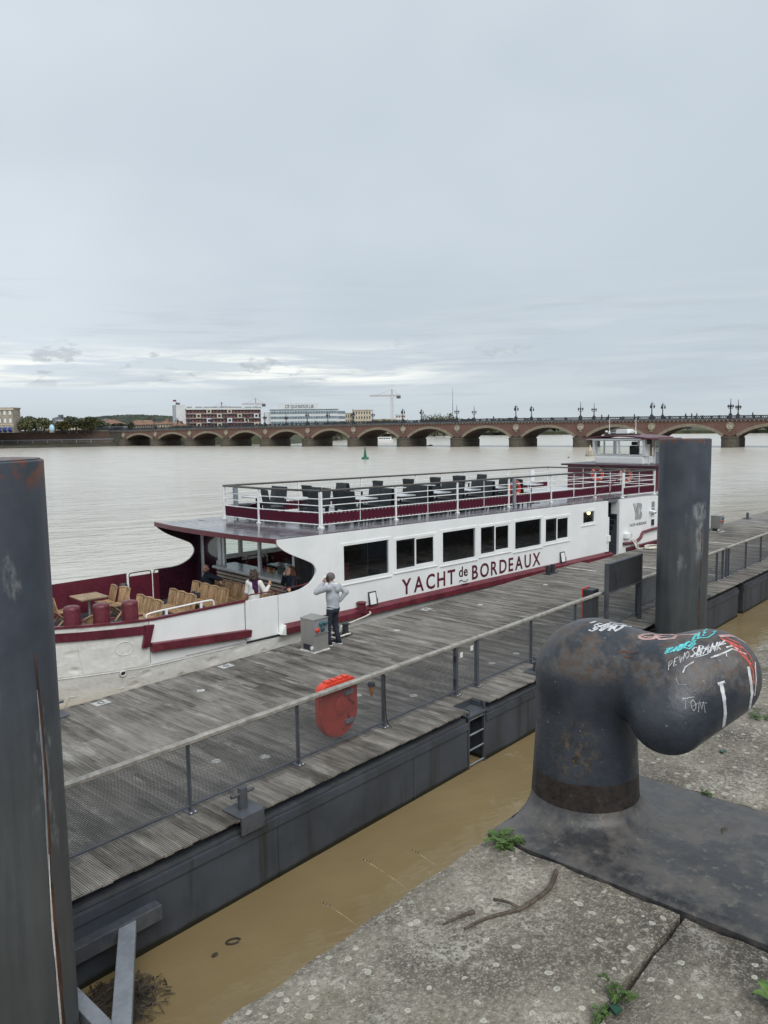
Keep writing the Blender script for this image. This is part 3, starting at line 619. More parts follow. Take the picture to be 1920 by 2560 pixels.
# ------------------------------------------------------------------ the stone bridge
SP, NP0, NP1 = 21.05, 0, 15                 # pier spacing; piers 0..15, pier 12 stands at the right of the view
BW = 12.5                                   # width of the bridge
def deck_z(x): return interp([(-40, 6.7), (0, 7.15), (40, 7.6), (126, 8.25), (180, 8.45), (252, 8.05), (330, 7.6)], x)
def bridge():
    root = thing('stone_bridge', 'long red brick and stone arch bridge crossing the river', 'bridge', G0, GROT)
    def arch_pts(i, off, n=22):
        x0, x1 = i*SP+2.0, (i+1)*SP-2.0; zc = deck_z((x0+x1)/2)-1.55-.75; zs = 2.9; m = (x0+x1)/2; hw = (x1-x0)/2
        R = (hw*hw+(zc-zs)**2)/(2*(zc-zs)); cz = zc-R; a0 = math.asin(hw/R)
        return [(m+(R+off)*math.sin(lerp(-a0, a0, k/n)), cz+(R+off)*math.cos(lerp(-a0, a0, k/n))) for k in range(n+1)]
    for i in range(NP0-1, NP1):
        if i < 0: continue
        xa, xb = i*SP, (i+1)*SP; ip = arch_pts(i, 0); op = arch_pts(i, .82)
        top = [(xb, deck_z(xb)-.55), (xa, deck_z(xa)-.55)]
        low = [(xa, 2.9)]+[p for p in op if xa+.02 < p[0] < xb-.02 and p[1] > 2.9]+[(xb, 2.9)]
        for y0, y1 in ((0.0, .7), (BW-.7, BW)): MB().prism(low+top, y0, y1, 'y').build('spandrel_wall', MT['brick'], root)
        # ring of wedge stones, slightly uneven
        rg = MB(); n = 44; ia, oa = arch_pts(i, 0, n), arch_pts(i, .85, n)
        for k in range(n):
            d = -.10-random.uniform(0, .05); g = .06
            a, b_, c, e = [Vector((*p, 0)) for p in (ia[k], ia[k+1], oa[k+1], oa[k])]
            a, b_, c, e = a.lerp(b_, g), b_.lerp(a, g), c.lerp(e, g), e.lerp(c, g)
            rg.add([(p.x, d, p.y) for p in (a, b_, c, e)]+[(p.x, .5, p.y) for p in (a, b_, c, e)], [(0, 1, 2, 3), (4, 7, 6, 5), (0, 4, 5, 1), (1, 5, 6, 2), (2, 6, 7, 3), (3, 7, 4, 0)])
        rg.build('arch_ring', MT['ashlar'], root)
        vs = [(p[0], y, p[1]) for y in (.02, BW-.02) for p in ip]; m = len(ip)
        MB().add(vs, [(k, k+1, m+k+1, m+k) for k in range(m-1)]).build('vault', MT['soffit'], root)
    for i in range(NP0, NP1+1):
        x = i*SP
        p = MB(); prof = [(x-2.0, 0), (x+2.0, 0), (x+2.0, BW), (x-2.0, BW)]
        cut = [(x+2.15*math.cos(a), -.2-2.4*math.sin(a)) for a in [math.pi*k/10 for k in range(11)]]
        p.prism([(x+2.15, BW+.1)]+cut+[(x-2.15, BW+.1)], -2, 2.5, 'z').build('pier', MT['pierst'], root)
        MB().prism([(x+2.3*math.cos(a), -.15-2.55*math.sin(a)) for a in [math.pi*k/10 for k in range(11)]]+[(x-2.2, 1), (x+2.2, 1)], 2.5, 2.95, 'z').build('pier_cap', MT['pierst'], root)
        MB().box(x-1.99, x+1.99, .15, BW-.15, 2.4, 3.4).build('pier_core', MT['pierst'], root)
        zc = deck_z(x)-2.15
        m = MB(); m.tube([(x+.95*math.cos(a), -.16, zc+.95*math.sin(a)) for a in [2*math.pi*k/18 for k in range(18)]], .17, 6, closed=True)
        med = m.build('medallion', MT['ashlar'], root, smooth=50)
        MB().prism([(x+.86*math.cos(a), zc+.86*math.sin(a)) for a in [2*math.pi*k/16 for k in range(16)]], -.10, .1).build('field', MT['facade2'], med)
        MB().tube([(x+.35*math.cos(a), -.14, zc+.45*math.sin(a)) for a in [.7+4.9*k/10 for k in range(11)]], .1, 5).build('monogram', MT['ashlar'], med)
        MB().box(x-.45, x+.45, -.16, .05, zc-1.55, zc-1.12).build('tablet', MT['ashlar'], med)
    # left abutment
    MB().box(-11, -.0, .02, BW-.02, -1, 6.4).build('abutment', MT['pierst'], root)
    N = 60; xs = [lerp(-45, NP1*SP, k/N) for k in range(N+1)]
    def strip(name, mat, y0, y1, a, b_):
        mb = MB(); vs = []; fs = []
        for x in xs: z = deck_z(x); vs += [(x, y0, z+a), (x, y1, z+a), (x, y1, z+b_), (x, y0, z+b_)]
        for k in range(N):
            for q in range(4): fs.append((k*4+q, k*4+(q+1) % 4, k*4+4+(q+1) % 4, k*4+4+q))
        return mb.add(vs, fs+[(0, 1, 2, 3), (N*4, N*4+3, N*4+2, N*4+1)]).build(name, mat, root)
    for y0, y1 in ((-.45, .8), (BW-.8, BW+.45)): strip('cornice', MT['slate'], y0, y1, -.55, -.12)
    strip('deck', MT['slate'], .8, BW-.8, -.7, -.1)
    for yy in (-.28, BW+.28):
        strip('parapet_rail', MT['iron'], yy-.07, yy+.07, .62, .74); strip('parapet_base', MT['iron'], yy-.07, yy+.07, -.12, .02)
        mb = MB(); x = -45.0
        while x < NP1*SP:
            z = deck_z(x)
            if int(round((x+45)/.55)) % 8 == 0: mb.box(x-.28, x+.28, yy-.14, yy+.14, z-.1, z+.82)
            else: mb.bar((x-.25, yy, z), (x+.25, yy, z+.66), .05, .09); mb.bar((x+.25, yy, z), (x-.25, yy, z+.66), .05, .09)
            x += .55
        stuff(mb.build('balustrade', MT['iron'], root, fix=False))
    br = MB(); x = -44.
    while x < NP1*SP: br.box(x, x+.35, -.42, -.0, deck_z(x)-.85, deck_z(x)-.56); x += 1.1
    stuff(br.build('cornice_bracket', MT['ashlar'], root, fix=False))
bridge()
def lamp_upright():
    t = thing('street_lamp', '', 'street lamp')
    MB().box(-.42, .42, -.42, .42, -.1, 1.15).build('pedestal', MT['iron'], t, bevel=.05)
    MB().lathe([(.3, 1.15), (.2, 1.5), (.16, 2.0), (.14, 3.2), (.18, 3.3), (.10, 4.0), (.07, 5.3), (.0, 5.4)], 8).build('post', MT['iron'], t, smooth=40)
    for k in range(4):
        a = k*math.pi/2+.4; c, s = math.cos(a), math.sin(a)
        MB().tube([(0, 0, 2.55), (c*.4, s*.4, 2.5), (c*.62, s*.62, 2.8)], .075, 5).build('arm', MT['iron'], t)
        MB().lathe([(.08, 2.78), (.26, 3.25), (.30, 3.3), (.09, 3.55), (0, 3.8)], 6, (c*.62, s*.62, 0)).build('lantern', MT['iron'], t)
    return t
def lamp_hanging():
    t = thing('street_lamp', '', 'street lamp')
    MB().box(-.42, .42, -.42, .42, -.1, 1.15).build('pedestal', MT['iron'], t, bevel=.05)
    MB().lathe([(.3, 1.15), (.2, 1.5), (.16, 2.0), (.14, 3.9), (.18, 4.1), (.09, 4.5), (.0, 5.2)], 8).build('post', MT['iron'], t, smooth=40)
    for k in range(3):
        a = k*math.pi*2/3+.25; c, s = math.cos(a), math.sin(a)
        MB().tube([(0, 0, 3.7)]+[(c*.62*(1-math.cos(u))*.5, s*.62*(1-math.cos(u))*.5, 3.9+.55*math.sin(u)) for u in (.5, 1.1, 1.6, 2.1, 2.6, 3.0)], .07, 5).build('arm', MT['iron'], t)
        MB().lathe([(0, 4.0), (.29, 3.72), (.26, 3.62), (.17, 3.15), (.03, 3.0)], 6, (c*.62, s*.62, 0)).build('lantern', MT['iron'], t)
    return t
LA, LB = lamp_upright(), lamp_hanging(); used = {}
for i in range(1, 15):
    for row, (y, wd) in enumerate(((-.2, 'near'), (BW+.2, 'far'))):
        if i > 12 or (i == 12 and row == 1 and False): continue
        src = LA if i % 2 == 0 else LB; kd = 'upright' if i % 2 == 0 else 'hanging'
        lab = f'dark {kd} lantern lamp on {wd} parapet of bridge, {ORD[12-i]} pier from the right'
        p = GF(i*SP, y, deck_z(i*SP))
        if kd not in used: used[kd] = 1; src.location = p; src.rotation_euler = (0, 0, GROT); src['label'] = lab; src['group'] = 'lamps on the bridge'
        else: dup(src, p, GROT, lab, 'lamps on the bridge')
# tram on the approach, left
def tram():
    MT['tramg'] = pm('tram_grey', (.12, .125, .135), .4, var=.15, scl=1)
    t = thing('tram', 'grey tram crossing behind the parapet at the left end of the bridge', 'tram', GF(-36, 8, 5.9), GROT)
    for k in range(3):
        MB().prism([(0, .4), (9.6, .4), (9.8, 2.6), (9.4, 3.1), (.4, 3.1), (0, 2.6)], -1.2, 1.2, 'y').xf(Matrix.Translation((k*10-2, 0, 0))).build('carriage', MT['tramg'], t)
        MB().box(k*10-1.4, k*10+7.0, -1.23, 1.23, 1.5, 2.5).build('window_band', MT['pane'], t)
tram()

# ------------------------------------------------------------------ the city behind
def building(name, label, px0, px1, ptop, D, depth, mat, floors, cols, zb=6.0, rooftype='flat', yaw=0.0, win='pane', wsz=(.5, .55), roofmat='slate', cat='building', frac0=0.0, D1=None):
    """front face spans the pixel range at distance D (left) to D1 (right)"""
    D1 = D1 or D; a, b_ = AT(px0, 1070, D), AT(px1, 1070, D1); L = (Vector((b_.x, b_.y))-Vector((a.x, a.y))).length
    H = AT((px0+px1)/2, ptop, (D+D1)/2).z-zb; r = thing(name, label, cat, (a.x, a.y, zb), math.atan2(b_.y-a.y, b_.x-a.x))
    box('wall', MT[mat], r, 0, L, 0, depth, 0, H)
    fh = H/floors; cw = L/cols; wm = {}
    for f in range(floors):
        for c in range(cols):
            x = (c+.5)*cw; z = (f+.5+frac0)*fh; w, h = cw*wsz[0], fh*wsz[1]
            k = (round(w, 2), round(h, 2))
            if k not in wm: wm[k] = MB().box(-w/2, w/2, -.06, .3, -h/2, h/2).mesh('window', MT[win])
            link('window', wm[k], r, loc=(x, 0, z))
    if rooftype == 'hip':
        e = .6; hh = min(depth, 12)*.22
        MB().add([(-e, -e, H), (L+e, -e, H), (L+e, depth+e, H), (-e, depth+e, H), (depth*.4, depth/2, H+hh), (L-depth*.4, depth/2, H+hh)], [(0, 1, 5, 4), (1, 2, 5), (2, 3, 4, 5), (3, 0, 4), (0, 3, 2, 1)]).build('roof', MT[roofmat], r)
    else: box('cornice', MT[roofmat], r, -.3, L+.3, -.3, depth+.3, H, H+.5)
    return r, L, H, fh, cw
# left stone house with arcades and blue awnings
r, L, H, fh, cw = building('stone_townhouse', 'pale stone house with shuttered windows and blue awnings at the far left', -60, 34, 1022, 338, 7, 'facade', 3, 7, zb=6.6, win='wfac', wsz=(.42, .5), frac0=.0, roofmat='facade')
for c in range(7):
    x = (c+.5)*cw; a = MB().tube([(x+1.0*math.cos(t), -.1, 2.2+1.0*math.sin(t)) for t in [math.pi*k/8 for k in range(9)]], .13, 5).build('arch', MT['facade2'], r)
    MB().add([(x-.8, -.3, 2.4), (x+.8, -.3, 2.4), (x+.8, -1.3, 1.4), (x-.8, -1.3, 1.4), (x-.8, -.3, .2), (x+.8, -.3, .2)], [(0, 1, 2, 3), (3, 2, 5, 4)]).build('awning', MT['awn'], r)
box('string_course', MT['facade2'], r, -.2, L+.2, -.25, .1, fh*1.0, fh*1.0+.3); box('eave', MT['facade2'], r, -.4, L+.5, -.5, .1, H-.5, H)
# row of low houses with clay roofs
for nm, lab, a, b_, tp, D, m, fl, co, rt_, rm in [
    ('town_house', 'long cream building with clay tile roof behind the bridge lamps', 222, 300, 1061, 430, 'facade2', 2, 12, 'hip', 'tile'),
    ('town_house', 'long stone building with low orange roof left of the apartment block', 312, 394, 1062, 440, 'facade', 2, 14, 'hip', 'tile'),
    ('town_house', 'small ochre house with tiled roof beside the white gable', 394, 428, 1060, 436, 'facade2', 2, 5, 'hip', 'tile'),
    ('town_house', 'low tiled house just left of the white apartment gable', 428, 458, 1064, 434, 'facade', 1, 5, 'hip', 'tile'),
    ('town_house', 'grey roofed stone house above the riverside trees at left', 106, 142, 1059, 480, 'facade', 2, 6, 'hip', 'slate'),
    ('town_house', 'white square turret house with dark hipped roof above the trees', 132, 156, 1047, 490, 'wfac', 2, 3, 'hip', 'slate'),
    ('town_house', 'pale terrace with many windows behind the trees at left', 152, 222, 1058, 500, 'facade2', 2, 10, 'hip', 'tile'),
    ('town_house', 'tiled hall with pale pyramid roof light on the skyline', 244, 276, 1054, 560, 'facade2', 1, 6, 'hip', 'slate')]:
    building(nm, lab, a, b_, tp, D, 12, m, fl, co, rooftype=rt_, roofmat=rm, wsz=(.34, .5))
MT['aptwall'] = pm('mixed_red_wall', (.24, .10, .09), .7, var=.3, scl=.3); MT['balc'] = pm('grey_balcony', (.27, .27, .29), .6, var=.3, scl=.2)
# apartment block: white gable, red and dark balconies, framed square boxes
r, L, H, fh, cw = building('apartment_block', 'long apartment block with white gable, red panels and square framed boxes', 466, 653, 1023, 452, 13, 'aptwall', 6, 22, zb=3.0, wsz=(.50, .50), D1=470, roofmat='wfac')
box('gable', MT['wfac'], r, -5.4, -.02, .2, 13, 0, H+2.6)
for f in range(1, 7): box('balcony', MT['balc'] if f < 6 else MT['wfac'], r, 0, L, -.9, -.08, f*fh-.30, f*fh+.22+.7*(f == 6))
for f, c in [(0, 3), (0, 9), (0, 15), (1, 6), (1, 13), (1, 18), (2, 3), (2, 9), (2, 20), (3, 6), (3, 12), (3, 17), (4, 3), (4, 9), (4, 15), (4, 20), (5, 6), (5, 12)]:
    x, z = (c+.5)*cw, (f+.5)*fh
    b_ = MB().prism([(x-1.4, z-1.3), (x+1.4, z-1.3), (x+1.4, z+1.3), (x-1.4, z+1.3)], -1.1, -.2, 'y', holes=[[(x-.75, z-.7), (x-.75, z+.7), (x+.75, z+.7), (x+.75, z-.7)]]).build('framed_box', MT['facade2'] if (f+c) % 3 else MT['wfac'], r)
    box('pane', MT['pane'], b_, x-.75, x+.75, -.4, -.25, z-.7, z+.7)
for k in range(9): box('roof_unit', MT['slate'], r, 2+k*L/9, 4.4+k*L/9+(k % 3), 4, 8, H+.5, H+1.5)
MB().cyl((-3.5, 5, H+2.6), 1.2, 1.3, 10).build('chimney', MT['slate'], r); MB().tube([(-5, 1, H+2.6), (-5, 1, H+5.5)], .08, 5).build('flagpole', MT['iron'], r); MB().box(-6.8, -5.1, .98, 1.02, H+4.4, H+5.4).build('flag', MT['redpanel'], r)
# glass office with roof lettering
r, L, H, fh, cw = building('office_building', 'white banded glass office building with large letters on its roof screen', 676, 846, 1025, 470, 20, 'wfac', 5, 1, zb=3.0, wsz=(.992, .50), win='bluepane', roofmat='bluepane', D1=474)
for f in range(5):
    for k in range(26): box('mullion', MT['wfac'], r, .4+k*L/26, .55+k*L/26, -.12, .0, (f+.25)*fh, (f+.75)*fh)
box('wing', MT['wfac'], r, -4.2, -.02, 1, 18, 0, H-1.0)
MB().prism([(L+.02, 0.5), (L+4.4, 3.5), (L+4.4, 16), (L+.02, 19)], 0, H-.4, 'z').build('rounded_end', MT['wfac'], r)
for f in range(5): MB().prism([(L-.3, -.06), (L+4.44, 3.1), (L+4.44, 16), (L-.3, 18)], (f+.28)*fh, (f+.72)*fh, 'z').build('window_band', MT['bluepane'], r)
scr = box('roof_screen', MT['wfac'], r, 4.6, L*.70, 2, 2.4, H+.5, H+4.0)
glyphs('CE QUI NOUS LIE', 1.9, MT['slate'], scr, lambda x, y, z: (9.0+x, 1.9+z, H+1.35+y), weight=.008, depth=.12, width=L*.42)
building('residential_block', 'cream stepped apartment block right of the glass office', 882, 928, 1026, 480, 14, 'facade2', 5, 7, zb=3, wsz=(.4, .5), roofmat='facade2')
building('residential_block', 'beige apartment wing joining the office to the cream block', 852, 886, 1034, 482, 14, 'facade2', 4, 6, zb=3, wsz=(.4, .5), roofmat='facade2')
building('residential_block', 'small white and red apartment block beside the tall crane', 990, 1014, 1037, 520, 12, 'wfac', 5, 4, zb=3, wsz=(.6, .4), win='redpanel', roofmat='wfac')
building('residential_block', 'low cream building between the cream block and the crane', 930, 988, 1049, 500, 12, 'facade2', 3, 10, zb=3, wsz=(.4, .5), roofmat='facade2')
# tower cranes
def crane(label, px, ptop, D, jl, jr, mat, yaw):
    p = AT(px, 1070, D); H = AT(px, ptop, D).z; t = thing('tower_crane', label, 'crane', (p.x, p.y, 2), yaw)
    def lattice(a, b_, w, n):
        mb = MB(); a, b_ = Vector(a), Vector(b_); d = (b_-a).normalized(); s = d.orthogonal().normalized(); u = d.cross(s)
        cs = [s*w/2+u*w/2, s*w/2-u*w/2, -s*w/2-u*w/2, -s*w/2+u*w/2]
        for c in cs: mb.tube([a+c, b_+c], .07, 4)
        for k in range(n):
            p0, p1 = a.lerp(b_, k/n), a.lerp(b_, (k+1)/n)
            for q in range(4): mb.tube([p0+cs[q], p1+cs[(q+1) % 4]], .035, 3)
        return mb
    lattice((0, 0, 0), (0, 0, H-2), 1.6, 12).build('mast', mat, t); lattice((-jl, 0, H-3.2), (jr, 0, H-3.2), .9, 22).build('jib', mat, t)
    MB().tube([(0, 0, H-2), (0, 0, H+1.5)], .5, 4).build('tower_head', mat, t); MB().box(jr-3, jr, -1, 1, H-5.4, H-3.4).build('counterweight', MT['slate'], t)
    MB().tube([(-jl*.7, 0, H-2.7), (0, 0, H+1.4), (jr*.8, 0, H-2.7)], .07, 4).build('tie', mat, t); MB().box(-1.2, .6, -1.9, -.6, H-5.2, H-3.4).build('cab', MT['wfac'], t)
MT['cranew'] = pm('pale_crane_paint', (.42, .28, .25), .6, var=.1, scl=1)
crane('tall pale red tower crane standing behind the middle of the bridge', 981, 985, 600, 17, 6.5, MT['cranew'], .1)
crane('small tower crane rising behind the right end of the apartment block', 641, 1006, 640, 11, 8, MT['cranew'], .15)
crane('low red crane jib showing over the apartment block roof', 556, 1015, 700, 8, 9, MT['craner'], 3.0)
p = AT(1132, 1070, 560); H = AT(1132, 976, 560).z
t = thing('radio_mast', 'thin grey lattice mast rising behind the bridge', 'mast', (p.x, p.y, 2)); MB().tube([(0, 0, 0), (0, 0, H*.6), (0, 0, H)], [.35, .22, .08], 5).build('pole', MT['greyl'], t)
for k in range(8): MB().cyl((0, 0, H*(.3+.085*k)), .42, .18, 6).build('collar', MT['greyl'], t)
# trees on the left bank and beyond the bridge
tr = [(62, 345, 6.5, 6.5, 'leafg'), (86, 352, 7.6, 7.5, 'leafd'), (108, 347, 6.6, 6, 'leafg'), (152, 352, 5.6, 5.5, 'leafg'), (172, 350, 6.3, 6, 'leafy'), (192, 352, 7.8, 6.5, 'leafd'), (212, 354, 6.2, 5.5, 'leafg'), (230, 356, 7.2, 6.5, 'leafg'), (258, 372, 6.0, 6, 'leafd'), (292, 378, 4.6, 4.5, 'leafd'), (322, 382, 4.4, 4.5, 'leafd'), (68, 362, 8.2, 7, 'leafd')]
WHO = ['beside the stone house', 'dark and full, right of the stone house', 'just left of the pale blue sculpture', 'right of the pale blue sculpture', 'yellowish, above the tram', 'tall and dark, above the tram front', 'above the middle of the tram', 'above the tram end near the bridge', 'at the bridge head', 'small, before the clay roofs', 'smallest, right of the bridge head', 'tallest, behind the stone house corner']
for k, (px, D, h, w, kd) in enumerate(tr):
    p = AT(px, 1076, D); tree((p.x, p.y, 6.8), h*.90, w*1.5, 'riverside tree on the left bank, '+WHO[k], 'trees on the left bank', kd, 1000, 20+k)
tb = [(500, 395, 5, 7, 1), (628, 398, 6, 8, 1), (735, 402, 6.5, 8, 1), (842, 420, 8, 11, 0), (855, 432, 9, 12, 1), (830, 440, 8, 10, 0), (955, 440, 9.5, 13, 1), (975, 456, 10, 14, 1), (930, 470, 10, 13, 0), (1010, 480, 11, 15, 1), (1085, 500, 10, 17, 1), (1110, 520, 11, 16, 0), (1140, 530, 11.5, 18, 1), (1170, 560, 11, 18, 1), (1225, 585, 10, 20, 0), (1255, 590, 11, 20, 1), (1290, 600, 10, 20, 1), (1345, 610, 9, 22, 1), (1385, 615, 9, 22, 0), (1860, 520, 7, 20, 1), (1890, 510, 8, 20, 1), (1925, 505, 9, 22, 0)]
for k, (px, D, h, w, dk) in enumerate(tb):
    p = AT(px, 1076, D); tree((p.x, p.y, 1.8), h, w, f'dark bankside tree seen under the bridge, {ORD[k]} from the left', 'trees upstream of the bridge', 'leafd' if dk else 'leafg', 640, 60+k)
for k, (px, D, h, w) in enumerate([(1064, 520, 14.8, 7), (1080, 524, 14.4, 7), (1094, 526, 15.2, 6), (1112, 520, 14.0, 8), (1130, 522, 14.6, 8)]):
    p = AT(px, 1076, D); tree((p.x, p.y, 2), h, w, f'tree top showing over the bridge parapet near the mast, {ORD[k]} from the left', 'tree tops over the parapet', 'leafy' if k % 2 else 'leafg', 520, 140+k)
# pale blue egg-shaped sculpture
p = AT(130, 1077, 338); t = thing('egg_sculpture', 'tall pale blue egg shaped sculpture standing on the left quay', 'sculpture', (p.x, p.y, 6.9))
MB().lathe([(0, 0), (.55, .1), (.95, .7), (1.08, 1.4), (.95, 2.2), (.6, 2.75), (.25, 2.98), (0, 3.0)], 16).build('egg', MT['cyan'], t, smooth=60); MB().box(-.8, .8, -.8, .8, -.4, .05).build('plinth', MT['facade'], t)
# distant girder bridge upstream
t = thing('girder_bridge', 'distant grey girder bridge seen through the right hand arches', 'bridge', (150, 640, 0), rad(-12))
box('girder', MT['greyl'], t, -60, 330, 0, 8, 6.2, 8.6); box('parapet', MT['wfac'], t, -60, 330, -.3, 0, 8.6, 9.4)
for x in (0, 14, 95, 109, 190, 204, 280): MB().cyl((x, 4, -1), 1.9, 7.2, 12).build('column', MT['slate'], t)
# green channel buoy
def on_water(px, py): v = (fw + rt*((px-960)/FPX) + up*((1280-py)/FPX)); v = v*(-EYE/v.z); return Vector((v.x, v.y, 0))
p = on_water(913, 1148); k = p.y/FPX
t = thing('channel_buoy', 'green conical channel buoy floating before the bridge', 'buoy', p, .4)
MB().lathe([(0, -.6), (9*k, -.6), (9*k, 3.6*k), (8.4*k, 5*k), (3*k, 5.4*k)], 16).build('float', MT['green'], t, smooth=40)
MB().lathe([(4.6*k, 5*k), (3.4*k, 12*k), (1.6*k, 26*k), (1.7*k, 27*k), (.5*k, 31*k), (.4*k, 36*k), (0, 36.2*k)], 10).build('tower', MT['green'], t, smooth=40)
for q in range(6): MB().box(-.5*k, .5*k, -4.2*k+q*0.45*k, -3.4*k+q*0.45*k, (7+q*2.6)*k, (8+q*2.6)*k).build('rung', MT['iron'], t)
MB().cyl((0, 0, 22*k), 2.3*k, 1.0*k, 8).build('platform', MT['green'], t)
# pale lit beacon float beside the wheelhouse
p = on_water(1475, 1140); k = p.y/FPX
t = thing('beacon_float', 'pale weathered beacon float beside the bridge pier', 'buoy', p, .2)
MB().lathe([(0, -.4), (12*k, -.4), (12*k, 3*k), (10*k, 4*k)], 14).build('float', MT['facade'], t)
for q in range(9): a = q*.7; MB().tube([(10.5*k*math.cos(a), 10.5*k*math.sin(a), 3*k), (9.5*k*math.cos(a), 9.5*k*math.sin(a), 14*k)], .7*k, 5).build('stanchion', MT['facade2'], t)
MB().tube([(9.5*k*math.cos(a), 9.5*k*math.sin(a), 14*k) for a in [.63*q for q in range(10)]], .7*k, 5, closed=True).build('guard_ring', MT['facade2'], t)
MB().lathe([(6*k, 4*k), (5*k, 14*k), (3*k, 20*k), (1.6*k, 22*k), (1.2*k, 27*k), (0, 28*k)], 10).build('tower', MT['facade2'], t, smooth=40)
# small white passenger boat beyond the arch, drifting log
p = AT(957, 1106, 372); t = thing('river_boat', 'small white passenger boat moored beyond the arch behind the green buoy', 'boat', (p.x, p.y, 0), .05)
MB().prism([(-5.2, 0.6), (-4.4, -.3), (4.4, -.3), (4.9, .7), (4.6, 1.0), (-5.4, 1.1)], -1.3, 1.3).build('hull', MT['white'], t); MB().box(-3.2, 4.0, -1.1, 1.1, 1.0, 2.2).build('cabin', MT['white'], t)
for q in range(6): MB().box(-2.9+q*1.1, -2.1+q*1.1, -1.14, 1.14, 1.25, 1.85).build('window', MT['pane'], t)
MB().box(-3.6, 4.3, -1.3, 1.3, 2.2, 2.32).build('roof', MT['white'], t); MB().box(-5.1, 4.6, -1.33, 1.33, .35, .55).build('stripe', MT['redpanel'], t)
p = on_water(1076, 1115); t = thing('driftwood_log', 'dark log drifting in front of the bridge', 'log', p, .3)
MB().tube([(-1.3, 0, .05), (-.5, .1, .22), (.4, 0, .30), (1.2, .2, .0)], [.12, .2, .2, .08], 7).build('trunk', MT['bark'], t, smooth=60); MB().tube([(0, 0, .25), (.2, .1, .75)], [.1, .03], 6).build('branch', MT['bark'], t)
p = on_water(1422, 1144); t = thing('driftwood_log', 'tiny dark log afloat left of the beacon float', 'log', p, 1.0)
MB().tube([(-.5, 0, .03), (0, .1, .12), (.5, 0, .0)], [.06, .1, .05], 6).build('trunk', MT['bark'], t, smooth=60)
# ------------------------------------------------------------------ quay with stone slabs
ZQ = 4.95
quay = struct(MB().box(-60, 60, -45, 1.60, -3, ZQ-.16).build('quay', MT['stone2'])); quay.rotation_euler = (0, 0, PROT)
def slab(s0, s1, t0, t1, mat, z=ZQ, seed=0):
    """one slab with worn, slightly wavy arrises"""
    r = random.Random(seed); ns, nt_ = max(2, int((s1-s0)/.06)), max(2, int((t1-t0)/.06)); ns, nt_ = min(ns, 60), min(nt_, 40)
    vs = []; fs = []
    for i in range(ns+1):
        for j in range(nt_+1):
            s, t = lerp(s0, s1, i/ns), lerp(t0, t1, j/nt_); e = min(s-s0, s1-s, t-t0, t1-t)
            w = .0015*math.sin(s*7+seed)+.0015*math.sin(t*9+seed*2); dz = -.009*max(0, 1-e/.03)**1.5*(1+.5*math.sin(s*23+t*31+seed)) + w
            js = r.uniform(-.0022, .0022) if e < 1e-6 else 0; vs.append((s+js*(t in (t0, t1))*0+js, t+js*(j in (0, nt_)), z+dz))
    W_ = nt_+1
    for i in range(ns):
        for j in range(nt_): fs.append((i*W_+j, (i+1)*W_+j, (i+1)*W_+j+1, i*W_+j+1))
    rim = [i*W_ for i in range(ns+1)]+[ns*W_+j for j in range(1, W_)]+[i*W_+nt_ for i in range(ns-1, -1, -1)]+[j for j in range(nt_-1, 0, -1)]
    o = len(vs); vs += [(vs[k][0], vs[k][1], z-.30) for k in rim]; m = len(rim)
    for k in range(m): fs.append((rim[k], o+k, o+(k+1) % m, rim[(k+1) % m]))
    return MB().add(vs, fs).build('stone_slab', mat, quay, smooth=40)
g_ = .009
slab(-1.6, 2.45-g_, .89+g_, 1.655, MT['stone'], seed=1); slab(-3.9, -1.6-g_*2, .89+g_, 1.655, MT['stone'], seed=2)
slab(.2, 2.45-g_, -.75, .89-g_, MT['stone2'], z=ZQ-.012, seed=3); slab(-2.2, .2-g_*2, -.75, .89-g_, MT['stone2'], z=ZQ-.006, seed=4)
slab(3.33+g_, 5.6, .35, 1.655, MT['stone'], z=ZQ+.004, seed=5); slab(5.6+g_*2, 8.2, .35, 1.655, MT['stone'], seed=6); slab(8.2+g_*2, 11, .35, 1.655, MT['stone'], seed=7)
slab(3.33+g_, 5.0, -1.2, .35-g_*2, MT['stone2'], z=ZQ-.004, seed=8); slab(5.0+g_*2, 8, -1.2, .35-g_*2, MT['stone2'], seed=9)

# ------------------------------------------------------------------ the big mooring bollard
boll = thing('mooring_bollard', 'huge black iron quay bollard with bulbous head covered in graffiti', 'bollard', PF(2.8876, 1.4734, ZQ), PROT)
